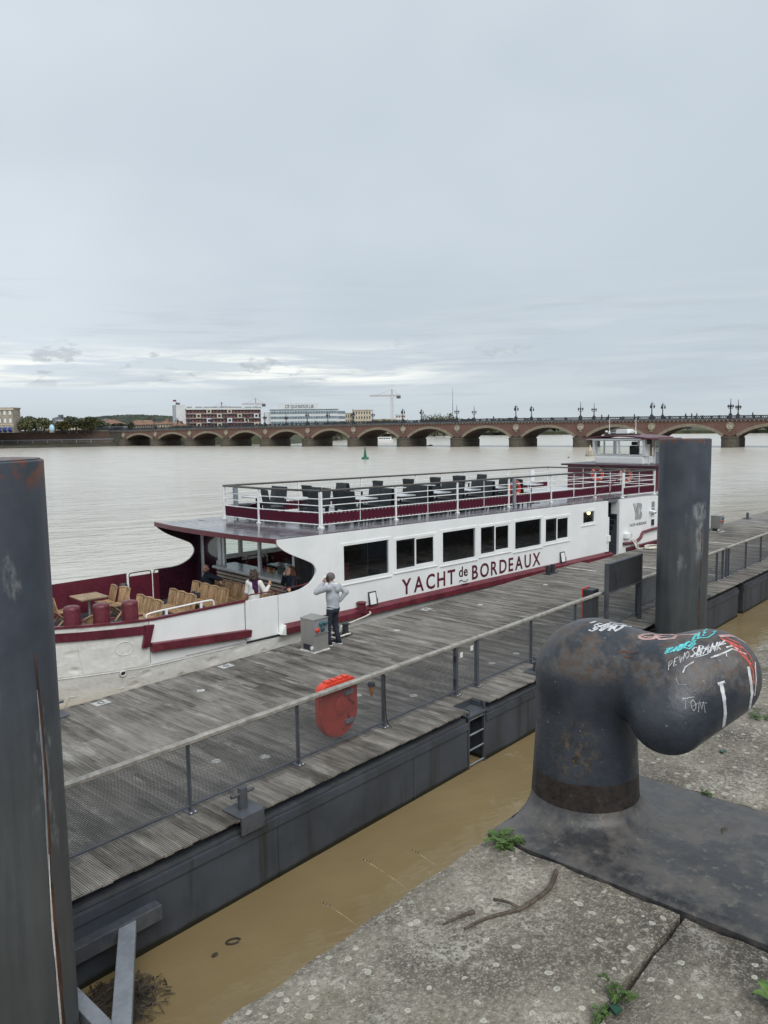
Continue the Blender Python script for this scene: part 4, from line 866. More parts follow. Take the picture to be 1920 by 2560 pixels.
# local axes: x along the quay, y towards the water, z up
bprims = [C((0, 0, -.06), (0, 0, .5832), .2275, .1921, .0), C((0, 0, .5832), (0, -.0727, .588), .1921, .179, .06), C((0, -.06, .6604), (0, -.37, .6404), .1462, .1462, .08),
          C((-.0966, -.3833, .526), (.1278, -.457, .6347), .1464, .1778, .09)]
bobj = sdf_mesh('body', bprims, .013, MT['boll'], boll)
def plate():
    n = 128; mb = MB(); vs = []; fs = []; hx = .437
    rings = []
    for r, z in ((.220, .085), (.228, .06), (.246, .038), (.28, .022), (.335, .012)): rings.append([(r*math.cos(2*math.pi*k/n), r*math.sin(2*math.pi*k/n), z) for k in range(n)])
    def sq(x0, x1, y0, y1, z):
        out = []
        for k in range(n):
            a = 2*math.pi*k/n; c, s = math.cos(a), math.sin(a); t = min((x1 if c > 0 else x0)/c if abs(c) > 1e-9 else 9, (y1 if s > 0 else y0)/s if abs(s) > 1e-9 else 9); out.append((c*t, s*t, z))
        return out
    # the rings are clipped at the quay edge, the apron squares off over the slab
    rings = [[(x, min(y, .188), z-(max(0, y-.16)*.5)) for x, y, z in q] for q in rings]
    def edge(x0, x1, y0, y1, z):                    # the same number of points, but corners kept sharp
        q = sq(x0, x1, y0, y1, z)
        for cx, cy in ((x0, y0), (x0, y1), (x1, y0), (x1, y1)):
            k = min(range(n), key=lambda i: (q[i][0]-cx)**2+(q[i][1]-cy)**2); q[k] = (cx, cy, z)
        return q
    rings += [edge(-hx+.05, hx-.05, -1.85, .182, .008), edge(-hx+.006, hx-.006, -1.9, .187, .005), edge(-hx, hx, -1.905, .19, -.001), edge(-hx, hx, -1.905, .19, -.2)]
    for q in rings: vs += q
    for i in range(len(rings)-1):
        for k in range(n): fs.append((i*n+k, i*n+(k+1) % n, (i+1)*n+(k+1) % n, (i+1)*n+k))
    MB().add(vs, fs).build('base_plate', MT['bplate'], boll, smooth=45)
plate()
GRAF = [('pw',7.7,[(-51,-552,671),(-53,-556,658),(-55,-560,645),(-55,-563,631),(-54,-566,617),(-54,-567,602),(-52,-568,587),(-49,-569,571),(-44,-569,555),(-41,-566,538),(-33,-562,519),(-17,-555,498)]),
 ('pw',4.7,[(-64,-545,668),(-50,-553,671),(-36,-560,673)]),
 ('pw',6.3,[(72,-608,712),(67,-612,700),(64,-615,687),(63,-618,673),(63,-621,659),(64,-623,645),(66,-624,630),(71,-624,615),(73,-621,599),(77,-618,583),(86,-614,565),(105,-607,543)]),
 ('pw',2.2,[(125,-614,718),(112,-620,706),(103,-624,693),(97,-627,679),(94,-629,665),(89,-630,651),(86,-630,636),(85,-630,621),(88,-628,604)]),
 ('pw',1.0,[(-176,-462,629),(-165,-477,626)]),
 ('pw',0.9,[(-170,-471,627),(-179,-474,611),(-187,-477,594)]),
 ('pw',1.1,[(-153,-492,624),(-163,-487,615),(-168,-491,600),(-166,-499,587),(-156,-503,595),(-152,-501,610),(-154,-492,622)]),
 ('pw',0.9,[(-152,-511,581),(-148,-510,594),(-144,-509,606),(-139,-508,619),(-140,-513,605),(-139,-518,590),(-134,-518,603),(-128,-519,615),(-130,-522,603),(-130,-524,590),(-130,-527,577)]),
 ('pw',1.1,[(-179,-462,625),(-169,-472,627),(-158,-482,630),(-148,-493,632)]),
 ('pw',0.6,[(-166,-492,602),(-153,-501,607),(-140,-510,612),(-129,-519,611),(-118,-528,609)]),
 ('pw',3.8,[(-38,-84,810),(-41,-71,811),(-62,-61,805),(-69,-71,802),(-74,-82,798),(-93,-68,790),(-92,-53,791)]),
 ('pw',5.0,[(-83,-94,793),(-66,-98,800),(-45,-101,807),(-19,-100,812),(-61,-111,800),(-34,-117,807),(5,-118,810),(-40,-125,805),(-69,-125,795)]),
 ('pw',5.0,[(-15,-134,808),(-45,-135,802),(-57,-147,796),(-28,-157,802),(12,-151,805)]),
 ('pw',3.9,[(-80,-99,793),(-67,-106,798),(-53,-113,803),(-36,-119,806),(-15,-123,809),(-7,-138,808),(3,-151,806),(14,-164,803),(40,-171,798)]),
 ('pw',3.6,[(-81,-65,797),(-70,-75,801),(-58,-84,805),(-44,-92,808),(-28,-100,810),(-8,-105,812),(1,-119,810),(14,-132,808),(33,-143,804)]),
 ('pw',4.5,[(-53,-36,809),(-30,-53,814)]),
 ('pp',6.5,[(-50,-238,787),(-26,-250,793),(-14,-261,794),(2,-270,794),(-4,-294,793),(-39,-294,787),(-47,-280,785),(-55,-266,783),(-53,-240,786)]),
 ('pp',6.5,[(-7,-295,792),(18,-305,792),(35,-336,794),(23,-359,797),(-14,-360,793),(-21,-346,791),(-28,-332,789),(-35,-318,787),(-23,-297,790)]),
 ('pp',4.8,[(27,-362,798),(32,-375,800),(36,-389,802),(41,-401,803),(53,-416,806),(65,-429,808)]),
 ('pt',3.7,[(-102,-364,753),(-90,-367,762),(-76,-370,771)]),
 ('pt',4.4,[(-67,-381,775),(-89,-369,763),(-96,-376,758)]),
 ('pt',3.4,[(-86,-389,764),(-60,-394,779)]),
 ('pt',4.4,[(-79,-400,768),(-64,-401,776),(-47,-402,783),(-39,-408,786),(-49,-407,782),(-62,-400,777),(-53,-410,780),(-68,-409,773),(-79,-400,768)]),
 ('pt',4.5,[(-11,-422,792),(-25,-416,789),(-45,-415,782),(-63,-413,774),(-51,-422,778)]),
 ('pt',3.8,[(-45,-415,782),(-39,-421,783)]),
 ('pt',4.3,[(-43,-428,780),(-18,-433,788),(10,-436,795)]),
 ('pt',4.3,[(-8,-428,792),(-30,-438,782)]),
 ('pt',3.4,[(-4,-428,793),(22,-424,800),(52,-418,806)]),
 ('pt',3.1,[(64,-424,808),(19,-425,799),(19,-436,798)]),
 ('pt',3.8,[(77,-425,810),(44,-433,804),(18,-439,797),(39,-445,802)]),
 ('pt',3.2,[(138,-433,811),(104,-434,812),(46,-449,803),(60,-453,806)]),
 ('pt',3.3,[(68,-444,809),(88,-445,811)]),
 ('pt',3.4,[(100,-466,811),(124,-470,812)]),
 ('pw',1.3,[(-142,-396,709),(-133,-393,721),(-123,-390,733),(-115,-399,739),(-123,-400,731),(-133,-394,721)]),
 ('pw',1.3,[(-98,-414,752),(-107,-405,745),(-119,-407,734),(-130,-409,722),(-120,-417,730)]),
 ('pw',1.0,[(-118,-405,735),(-113,-413,738)]),
 ('pw',1.3,[(-92,-417,755),(-103,-422,745),(-113,-426,734),(-92,-426,752),(-104,-433,739),(-90,-431,752),(-73,-428,765)]),
 ('pw',1.1,[(-64,-435,768),(-80,-432,759),(-87,-437,752),(-92,-441,747),(-75,-444,757),(-65,-439,766),(-64,-435,768)]),
 ('pw',2.5,[(-27,-455,778),(-31,-448,779),(-49,-445,772),(-52,-454,767),(-54,-458,764),(-73,-455,753),(-75,-448,755)]),
 ('pw',2.9,[(-61,-466,756),(-39,-463,770),(-12,-458,782),(-5,-470,781),(-20,-471,774),(-37,-463,770),(-27,-472,770),(-44,-474,761),(-61,-464,756)]),
 ('pw',2.2,[(-39,-480,760),(-21,-481,769),(-2,-481,777),(18,-482,785),(-2,-487,775),(-20,-491,764)]),
 ('pw',2.3,[(-17,-480,771),(-4,-487,774)]),
 ('pw',2.8,[(-14,-496,764),(8,-494,776),(32,-492,788),(16,-499,777),(3,-506,766),(24,-505,779),(48,-503,791)]),
 ('pw',2.4,[(12,-512,768),(33,-511,780),(58,-509,792)]),
 ('pw',2.7,[(76,-519,794),(52,-515,787),(32,-510,780),(26,-522,770)]),
 ('pw',2.4,[(-76,-451,754),(-59,-458,761),(-39,-465,768),(-19,-471,775),(-3,-482,776),(11,-492,778),(25,-503,780),(44,-515,784),(66,-527,787)]),
 ('pw',1.3,[(-72,-462,751),(-58,-472,754),(-42,-482,757),(-25,-492,760),(-3,-497,769),(20,-501,778)]),
 ('pw',2.0,[(-19,-462,779),(-37,-470,767),(-52,-478,754)]),
 ('pw',2.3,[(-15,-511,753),(1,-520,756),(17,-529,760),(32,-538,763),(22,-546,750)]),
 ('pw',2.4,[(-28,-505,750),(-9,-516,753),(10,-527,756),(27,-535,762),(43,-544,767),(63,-551,771),(69,-562,767),(78,-572,761),(88,-581,756),(100,-590,750)]),
 ('pw',3.0,[(49,-533,776),(75,-547,779),(80,-565,768)]),
 ('pw',2.4,[(-130,-444,706),(-114,-446,724),(-100,-456,733),(-84,-465,740)]),
 ('pr',3.5,[(77,-504,800),(77,-516,795),(79,-528,791),(82,-539,786),(86,-549,781),(84,-560,773),(84,-571,765),(86,-580,756),(89,-590,747),(85,-598,735),(84,-606,723),(84,-613,710),(86,-619,696),(80,-622,682),(77,-625,666),(77,-627,650)]),
 ('pr',3.3,[(96,-514,801),(100,-529,796),(107,-542,790),(117,-555,783),(112,-567,774),(111,-578,765),(112,-588,755),(115,-597,744),(109,-604,733),(105,-611,721),(103,-617,709),(103,-623,696)]),
 ('pr',3.7,[(77,-539,784),(75,-550,777),(74,-561,769),(75,-571,761),(76,-580,753),(79,-589,744),(82,-597,735),(88,-605,725),(95,-613,715)]),
 ('pp',7.1,[(85,-495,804),(99,-504,804),(115,-513,803),(136,-520,801),(151,-533,794),(176,-555,775),(178,-567,766)]),
 ('pr',5.6,[(76,-510,797),(81,-527,792),(88,-542,786),(95,-558,778),(106,-572,769)]),
 ('rust',4.2,[(-130,-192,730),(-118,-212,741),(-117,-229,739),(-117,-247,737),(-110,-267,744)]),
 ('rust',3.6,[(-129,-220,723),(-127,-235,724),(-125,-250,725)]),
 ('pw',2.7,[(-52,-70,808),(-60,-89,803),(-67,-107,798),(-48,-111,805),(-24,-112,810),(-37,-132,804),(-48,-151,798),(-20,-156,804),(33,-151,802)]),
 ('pt',3.0,[(-91,-379,761),(-81,-387,768),(-69,-395,774),(-56,-402,780),(-53,-420,778),(-49,-436,775),(-29,-440,782),(-7,-442,789)]),
 ('pt',2.8,[(27,-435,800),(38,-451,801),(50,-466,802),(74,-471,807),(102,-474,811)]),
 ('pt',3.0,[(-81,-362,767),(-70,-378,774)]),
 ('pp',4.0,[(-40,-256,789),(-35,-274,789),(-30,-292,789),(-20,-304,791),(-10,-316,792),(0,-328,793)]),
 ('pw',0.9,[(-152,-428,687),(-160,-441,668),(-154,-452,669),(-147,-464,670)])]

def graffiti():
    from mathutils.bvhtree import BVHTree
    me = bobj.data; bvh = BVHTree.FromPolygons([v.co for v in me.vertices], [p.vertices for p in me.polygons])
    for m, w, pts in GRAF:                       # sprayed and markered strokes lie on the iron as thin films of paint
        P = [Vector(p)/1000 for p in pts]; w = w/1000*1.05; vs = []; fs = []; ok = []
        for i, p in enumerate(P):
            c, n, _, _ = bvh.find_nearest(p); t = (P[min(i+1, len(P)-1)]-P[max(i-1, 0)]); sd = t.cross(n)
            if sd.length < 1e-6: continue
            sd.normalize(); ww = w*random.uniform(.8, 1.12); row = []
            for q in (-1, -.4, .4, 1):
                c2, n2, _, _ = bvh.find_nearest(c+sd*ww*q); row.append(c2+n2*(.0022 if abs(q) < 1 else .0012))
            vs += row
        k = len(vs)//4
        for i in range(k-1):
            for q in range(3): fs.append((i*4+q, i*4+q+1, i*4+5+q, i*4+4+q))
        MB().add(vs, fs).build('painted_stroke', MT[m], boll, smooth=60, fix=False)
graffiti()

# ------------------------------------------------------------------ weeds, twigs, litter on the quay
def frond(mb, p, az, L, lift, rnd, n=7, w=.012):
    d = Vector((math.cos(az), math.sin(az), 0)); sd = Vector((-d.y, d.x, 0)); q = Vector(p)
    pts = [q+d*L*t+Vector((0, 0, lift*math.sin(t*2.2)*L)) for t in [k/n for k in range(n+1)]]
    mb.tube(pts, .0014, 4)
    for k in range(1, n+1):
        for s in (-1, 1):
            l = L*.26*(1.1-.6*abs(k/n-.45)); a = pts[k]; tip = a+sd*s*l+d*l*.5+Vector((0, 0, rnd.uniform(-.004, .008)))
            mb.add([a, a.lerp(tip, .5)+d*w*.6, tip, a.lerp(tip, .5)-d*w*.6], [(0, 1, 2, 3)])
def weed(s, t, label, n, L, seed, z=ZQ, lift=.5):
    rnd = random.Random(seed); o = thing('weed_plant', label, 'plant', PF(s, t, z), PROT+rnd.uniform(0, 6), 'weeds in the quay joints')
    for k in range(n):
        mb = MB(); frond(mb, (rnd.uniform(-.02, .02), rnd.uniform(-.02, .02), -.005), 2*math.pi*k/n+rnd.uniform(-.3, .3), L*rnd.uniform(.6, 1.1), lift*rnd.uniform(.4, 1.2), rnd)
        mb.build('frond', MT['weed'], o, fix=False)
weed(2.44, 1.585, 'ferny green weed growing at the quay edge by the bollard foot', 12, .075, 3)
weed(2.40, 1.55, 'smaller fern weed tucked against the base plate edge', 6, .04, 4)
weed(1.95, .885, 'bright green weed in the slab joint at the bottom edge', 7, .048, 5, lift=.9)
weed(1.84, .885, 'low leafy weed in the slab joint below the bright green one', 6, .035, 15, lift=.7)
weed(4.4, 1.22, 'small weed on the quay right of the bollard head', 6, .07, 6); weed(3.33, 1.13, 'tiny weed at the far edge of the base plate', 5, .035, 7)
def broad(s, t, label, seed, size):
    rnd = random.Random(seed); o = thing('weed_plant', label, 'plant', PF(s, t, ZQ), PROT, 'weeds in the quay joints')
    for k in range(6):
        a = k*1.05+rnd.uniform(-.2, .2); d = Vector((math.cos(a), math.sin(a), 0)); sd = Vector((-d.y, d.x, 0)); L = size*rnd.uniform(.7, 1.1)
        prof = [(0, .02), (.3, .34), (.6, .40), (.85, .22), (1, 0)]; vs = []; fs = []
        for u, w in prof: c = d*L*u+Vector((0, 0, L*.45*math.sin(u*2.4))); vs += [c-sd*w*L*.6, c+Vector((0, 0, -.006)), c+sd*w*L*.6]
        for i in range(4): fs += [(i*3, i*3+1, i*3+4, i*3+3), (i*3+1, i*3+2, i*3+5, i*3+4)]
        MB().add(vs, fs).build('leaf', MT['leafd'] if k % 3 == 0 else MT['weed'], o, smooth=60, fix=False)
broad(2.20, .545, 'dark broad leaved weed at the right edge of the quay', 8, .07)
def twig(label, pts, r, side=None):
    P = [PF(s, t, ZQ+z) for s, t, z in pts]; o = P[0]; t = thing('fallen_twig', label, 'twig', o)
    MB().tube(crom([p-o for p in P], 5), [lerp(r, r*.45, k/((len(P)-1)*5)) for k in range((len(P)-1)*5+1)], 7).build('stem', MT['twig'], t, smooth=60)
    if side: MB().tube(crom([PF(s, tt, ZQ+z)-o for s, tt, z in side], 4), r*.5, 6).build('side_shoot', MT['twig'], t, smooth=60)
twig('long curved dead twig with a side shoot lying on the slab', [(2.37, 1.315, .012), (2.27, 1.285, .010), (2.17, 1.285, .012), (2.09, 1.30, .010), (2.00, 1.35, .008), (1.90, 1.38, .006)], .0095, [(2.10, 1.30, .012), (2.09, 1.34, .02), (2.08, 1.39, .014)])
twig('short dead twig near the quay edge', [(1.99, 1.405, .008), (1.94, 1.42, .012), (1.87, 1.445, .006)], .007)
twig('bent pale twig on the bollard base plate', [(3.07, .955, .012), (3.05, .965, .014), (3.02, .955, .01), (2.995, .955, .008)], .006)
t = thing('glass_shard', 'small green bottle shard lying in the slab joint', 'shard', PF(1.885, .862, ZQ+.004), PROT)
MT['bottle'] = pm('green_glass', (.008, .055, .03), .08, var=.2, scl=30)
MB().prism([(-.02, -.012), (.012, -.017), (.02, .006), (-.004, .018)], 0, .008, 'z').build('chip', MT['bottle'], t, bevel=.002)
t = thing('glass_shard', 'tiny green shard on the quay under the bollard head', 'shard', PF(3.81, 1.22, ZQ+.008), PROT); MB().prism([(-.02, -.008), (.018, -.01), (.014, .009), (-.01, .01)], 0, .008, 'z').build('chip', MT['bottle'], t)
for k, (s, tt, az, L) in enumerate([(1.98, 1.66, 2.3, .15), (2.16, 1.66, 2.0, .10), (1.72, 1.66, 2.6, .11)]):
    P = PF(s, tt, ZQ-.03); o = thing('dry_grass_stalk', ['tall dry seed stalk leaning from the quay edge over the water', 'shorter dry stalk beside the tall one at the quay edge', 'low dry stalk at the quay edge farthest from the bollard'][k], 'plant', P, PROT, 'dry stalks at the quay edge')
    pts = [(0, 0, 0), (-.3*L, .45*L, .40*L), (-.65*L, .95*L, .78*L)]; MB().tube(crom(pts, 5), .0011, 5).build('stalk', MT['reed'], o)
    for q in range(3): MB().ell((-.65*L+q*.006, .95*L-q*.008, .78*L-.004*q), (.003, .003, .004), 6, 4).build('seed_head', MT['twig'], o)

# ------------------------------------------------------------------ steel piles
def pile(label, s, t, r, seams, scars, lean, ztop):
    o = thing('mooring_pile', label, 'pile', PF(s, t, 0), PROT); o.rotation_euler = (lean[0], lean[1], PROT)
    MB().lathe([(r, -3), (r, ztop-.012), (r-.012, ztop), (0, ztop+.002)], 72).build('shaft', MT['pile'], o, smooth=35)
    MB().lathe([(r-.03, ztop+.003), (r-.03, ztop+.010), (0, ztop+.012)], 48).build('cap_plate', MT['pile'], o)
    for a, z0, z1, w, mat in seams+scars:      # raised weld seams and patches of bare steel, following the shaft
        n = 26; vs = []; fs = []
        for k in range(n+1):
            z = lerp(z0, z1, k/n); ww = w*(.25+.75*math.sin(math.pi*min(1, max(0, k/n)))**.5)*(.85+.2*math.sin(k*.9+a*3)); aa = a+.02*math.sin(z*2.3)
            for q in (-1, 0, 1): vs.append(((r+.003+(.006 if q == 0 else 0))*math.cos(aa+q*ww/r), (r+.003+(.006 if q == 0 else 0))*math.sin(aa+q*ww/r), z))
        for k in range(n):
            for q in (0, 1): fs.append((k*3+q, k*3+q+1, k*3+q+4, k*3+q+3))
        MB().add(vs, fs).build('weld_seam' if mat == 'rust' else 'rubbed_patch', MT[mat], o, smooth=60)
    return o
# angle 0 looks along the quay, -pi/2 towards the land
aR = -2.35
pile('grey steel mooring pile standing behind the bollard', 20.15, 7.62, .632, [(aR+.35, 3.3, 3.95, .022, 'rust'), (aR+.35, 2.55, 3.15, .022, 'rust'), (aR+.34, 1.3, 2.4, .024, 'rust'), (aR+1.32, .5, 3.2, .018, 'rust')], [], (-.004, .006), 6.17)
aL = -1.25
pile('grey steel mooring pile cut by the left edge with long rusty seam', 2.83, 7.62, .632, [(aL+.07, 2.2, 4.55, .030, 'rust'), (aL+.10, -1.0, 2.3, .045, 'rust')], [(aL+.045, 2.4, 4.2, .016, 'greyl'), (aL+.06, -.5, 2.6, .016, 'sail')], (.0, -.004), 6.30)

# ------------------------------------------------------------------ pontoon
ZD = 1.2; T0, T1 = 8.37, 14.5
pon = thing('floating_pontoon', 'long floating landing pontoon with grey ribbed timber deck and dark steel sides', 'pontoon', (0, 0, 0), PROT)
def hullbox(s0, s1, far):
    MB().box(s0, s1, T0+.06, far-.02, -1.5, .94).build('steel_float', MT['pwall'], pon, bevel=.02)
    MB().box(s0+.0, s1-.0, T0+.035, T0+.06, .80, .935).build('rubbing_band', MT['pwall'], pon, bevel=.006)
    MB().box(s0-.02, s1+.02, T0+.20, far-.10, .94, 1.165).build('deck_beam', MT['pwall'], pon)
    MB().box(s0+.05, s1-.05, T0+.07, T0+.16, .955, 1.02).build('ledge_angle', MT['grey'], pon)
    k = s0+2.6
    while k < s1-1: MB().box(k-.007, k+.007, T0+.051, T0+.06, -.4, .80).build('plate_seam', MT['pwall'], pon); k += 3.1
hullbox(-8, 11.73, T1); hullbox(12.33, 27.4, T1); hullbox(27.95, 66, 14.15)
# narrow linking pieces where the floats meet
MB().box(11.73, 12.33, T0+.42, T1-.02, -1.5, 1.16).build('niche_back', MT['pwall'], pon); MB().box(27.4, 27.95, T0+.35, 14.1, -.2, 1.1).build('coupling', MT['black'], pon)
lad = MB().box(11.74, 11.78, T0+.05, T0+.11, -.9, 1.19).box(12.27, 12.31, T0+.05, T0+.11, -.9, 1.19).build('ladder', MT['grey'], pon, bevel=.006)
for k in range(6): MB().tube([(11.78, T0+.08, -.55+k*.30), (12.27, T0+.08, -.55+k*.30)], .018, 8).build('rung', MT['greyl'], lad, smooth=60)
MB().box(11.70, 12.36, T0+.02, T0+.40, 1.02, 1.06).build('niche_sill', MT['grey'], pon)
# ribbed boards laid across
def ribbed(L):
    n = 5; w = .135; p = []
    for k in range(n): x = -w/2+w*k/n; q = w/n; p += [(x+q*.06, 0), (x+q*.54, 0), (x+q*.60, -.011), (x+q*.99, -.011)]
    p = [(-w/2, -.028)]+[(-w/2, -.004)]+p[0:-2]+[(w/2, -.004), (w/2, -.028)]
    m = len(p); vs = [(x, y, z) for y in (0, L) for x, z in p]; fs = [(k, k+1, m+k+1, m+k) for k in range(m-1)]+[tuple(range(m)), tuple(range(2*m-1, m-1, -1))]
    return MB().add(vs, fs)
pl_a = ribbed(T1-T0).mesh('deck_plank', MT['plank']); pl_b = ribbed(14.15-T0).mesh('deck_plank', MT['plank']); pl_n = ribbed(T1-T0-.42).mesh('deck_plank', MT['plank'])
s, cnt = 2.35, 0
while cnt < 290:
    me = pl_n if 11.70 < s < 12.36 else pl_a if s < 27.7 else pl_b
    link('deck_plank', me, pon, loc=(s, T0+(.42 if me is pl_n else 0)+random.uniform(-.016, .010), ZD+random.uniform(-.002, .002)), rot=(random.uniform(-.0003, .0003), 0, 0)); s += .14; cnt += 1
far = MB()
while s < 66: far.box(s-.066, s+.066, T0+random.uniform(-.015, .01), 14.15, ZD-.03, ZD+random.uniform(-.002, .002)); s += .14
stuff(far.build('deck_boards', MT['plank'], pon, fix=False))
s = 2.2
near = MB()
while s > -8: near.box(s-.066, s+.066, T0, T1, ZD-.03, ZD); s -= .14
stuff(near.build('deck_boards', MT['plank'], pon, fix=False))
MT['hatch'] = pm('worn_white_hatch', (.46, .46, .45), .7, var=.25, scl=14)
for s0_, t0_ in ((7.38, 14.2), (10.45, 14.25), (17.66, 14.2), (25.0, 14.25)):
    h = MB().box(s0_-.16, s0_+.16, t0_-.12, t0_+.12, ZD+.002, ZD+.010).build('deck_hatch', MT['hatch'], pon, bevel=.003)
    MB().tube([(s0_+.06*math.cos(a), t0_+.06*math.sin(a), ZD+.012) for a in [.5*k for k in range(13)]], .008, 5).build('ring_pull', MT['iron'], h)
for s0_, t0_ in ((7.22, 10.2), (7.84, 9.72), (10.97, 10.6), (11.67, 9.72), (14.46, 9.72), (15.46, 9.70), (15.29, 13.3), (19.16, 13.3), (9.1, 13.3), (23.0, 13.3)):
    MB().lathe([(0, .008), (.075, .008), (.085, .0)], 20, (s0_, t0_, ZD+.001)).build('deck_light', MT['hatch'], pon, smooth=40)
for s0_, a, b_ in ((28.15, 9.4, 13.2), (26.3, 13.1, 14.3), (36.0, 9.6, 13.6)): MB().box(s0_-.04, s0_+.04, a, b_, ZD+.003, ZD+.006).build('painted_line', MT['sail'], pon)

# ------------------------------------------------------------------ pontoon railings
def railing(label, s0, s1, posts, doubles=(), t=9.08):
    r = thing('mesh_railing', label, 'railing', PF(0, t, ZD), PROT)
    n = int((s1-s0)/.35); hr = MB(); vs = []; fs = []
    for k in range(n+1):
        s = lerp(s0, s1, k/n); w = .055+random.uniform(-.002, .002); j = random.uniform(-.0025, .0025)
        vs += [(s, -w, 1.005+j), (s, w, 1.005+j), (s, w+.004, 1.05+j), (s, w*.4, 1.066+j), (s, -w*.4, 1.066+j), (s, -w-.004, 1.05+j)]
    for k in range(n):
        for q in range(6): fs.append((k*6+q, k*6+(q+1) % 6, k*6+6+(q+1) % 6, k*6+6+q))
    hr.add(vs, fs+[tuple(range(6)), tuple(n*6+5-q for q in range(6))]).build('handrail', MT['hrail'], r, smooth=50)
    MB().box(s0, s1, -.02, .02, .985, 1.003).build('top_flat', MT['grey'], r); MB().box(s0, s1, -.02, .02, .075, .105).build('bottom_rail', MT['grey'], r, bevel=.004)
    for p in posts:
        w = .055 if p in doubles else .026
        o = MB().box(p-.012, p+.012, -.036, .036, .012, .985).build('post', MT['grey'], r, bevel=.003) if p not in doubles else MB().box(p-.035, p+.035, -.04, .04, .012, .985).build('post', MT['grey'], r, bevel=.004)
        MB().box(p-.07, p+.07, -.10, .10, .002, .014).build('foot_plate', MT['grey'], o, bevel=.003)
        for q in (-1, 1): MB().cyl((p+.035*q, -.075, .014), .011, .012, 6).build('bolt', MT['whitem'], o)
    ps = sorted(posts)
    for a, b_ in zip(ps, ps[1:]):
        if b_-a < .3: continue
        MB().add([(a+.02, .0, .105), (b_-.02, .0, .105), (b_-.02, .0, .985), (a+.02, .0, .985)], [(0, 1, 2, 3)]).build('mesh_panel', MT['mesh'], r, fix=False)
    return r
MT['hrail'] = pm('silvered_handrail_wood', (.30, .285, .26), .7, var=.22, scl=7, bmp=.3, bscl=40)
r1 = railing('mesh panel railing with grey wooden handrail on the near pontoon', -2, 27.75, [-2.1, -.1, 1.9, 3.93, 5.96, 8.0, 10.05, 12.22, 12.95, 15.08, 17.15, 18.9, 20.7, 22.8, 24.95, 27.12, 27.72], (12.22, 12.95, 27.72))
railing('mesh panel railing on the second pontoon beyond the pile', 28.05, 60, [28.08, 28.3, 30.2, 32.0, 34.0, 36, 38, 40, 42, 44, 46, 48, 50, 52, 54, 56, 58, 60], (28.08,))
for z in (.78, .30): MB().box(12.14, 12.17, -.06, -.02, z-.06, z+.06).build('hinge', MT['iron'], r1)
for s0_, z in ((12.38, .80), (12.74, .86)): MB().box(s0_-.045, s0_+.045, -.03, -.02, z-.05, z+.05).build('tag_plate', MT['whitem'], r1)

# ------------------------------------------------------------------ bitts, pedestals and boxes on the pontoon
def bitt(label, s, t, rot=PROT):
    o = thing('pontoon_bitt', label, 'bollard', PF(s, t, ZD), rot, 'bitts along the pontoon edges')
    MB().box(-.22, .22, -.19, .19, .003, .03).build('base_plate', MT['grey'], o, bevel=.006); MB().lathe([(.07, .03), (.07, .30), (.062, .335), (0, .345)], 18).build('post', MT['grey'], o, smooth=40)
    MB().tube([(-.20, 0, .25), (.20, 0, .25)], .026, 12).build('cross_pin', MT['grey'], o, smooth=50); return o
b1 = bitt('grey cross pin bitt on bracket at the near pontoon edge', 6.48, 8.56)
MB().box(-.20, .20, -.23, -.19, -.24, .028).build('bracket', MT['grey'], b1, bevel=.006)
bitt('grey cross pin bitt at the far pontoon edge beside the left pile', 6.42, 14.2); bitt('small grey bitt at the near edge left of the bollard', 14.55, 8.62); bitt('small grey bitt at the near edge right of the pile', 24.5, 8.62); bitt('small dark bitt at the far edge on the second pontoon', 46.3, 13.9)
def double_bitt(label, s, t):
    o = thing('double_bitt', label, 'bollard', PF(s, t, ZD), PROT, 'double bitts on the far pontoon edge')
    MB().box(-.32, .32, -.14, .14, .003, .03).build('base_plate', MT['iron'], o, bevel=.006)
    for q in (-1, 1): MB().lathe([(.085, .03), (.08, .27), (.095, .28), (.095, .31), (0, .32)], 16, (q*.17, 0, 0)).build('post', MT['iron'], o, smooth=40); MB().tube([(q*.17, 0, .26), (q*.36, 0, .26)], .02, 8).build('horn', MT['iron'], o)
    return o
double_bitt('dark double bitt with white rope beside the man in the hoodie', 13.95, 14.05); double_bitt('small dark double bitt by the hull below the second floodlight', 24.9, 14.2)
o = tag(MB().tube(crom([PF(13.95+.36*math.cos(a), 14.05+.20*math.sin(a), ZD+.06+.02*math.sin(a*3)) for a in [.2+.5*k for k in range(11)]], 4), .024, 8).build('mooring_rope', MT['rope'], smooth=60), 'white rope looped round the double bitt behind the man', 'rope')
o = tag(MB().tube(crom([BF(-12.75, -.12, 1.22), BF(-12.7, -.35, 1.12), PF(13.35, 13.98, ZD+.22), PF(13.75, 14.0, ZD+.15)], 6), .024, 8).build('mooring_rope', MT['rope'], smooth=60), 'white rope running from hull bitt down to the pontoon', 'rope')
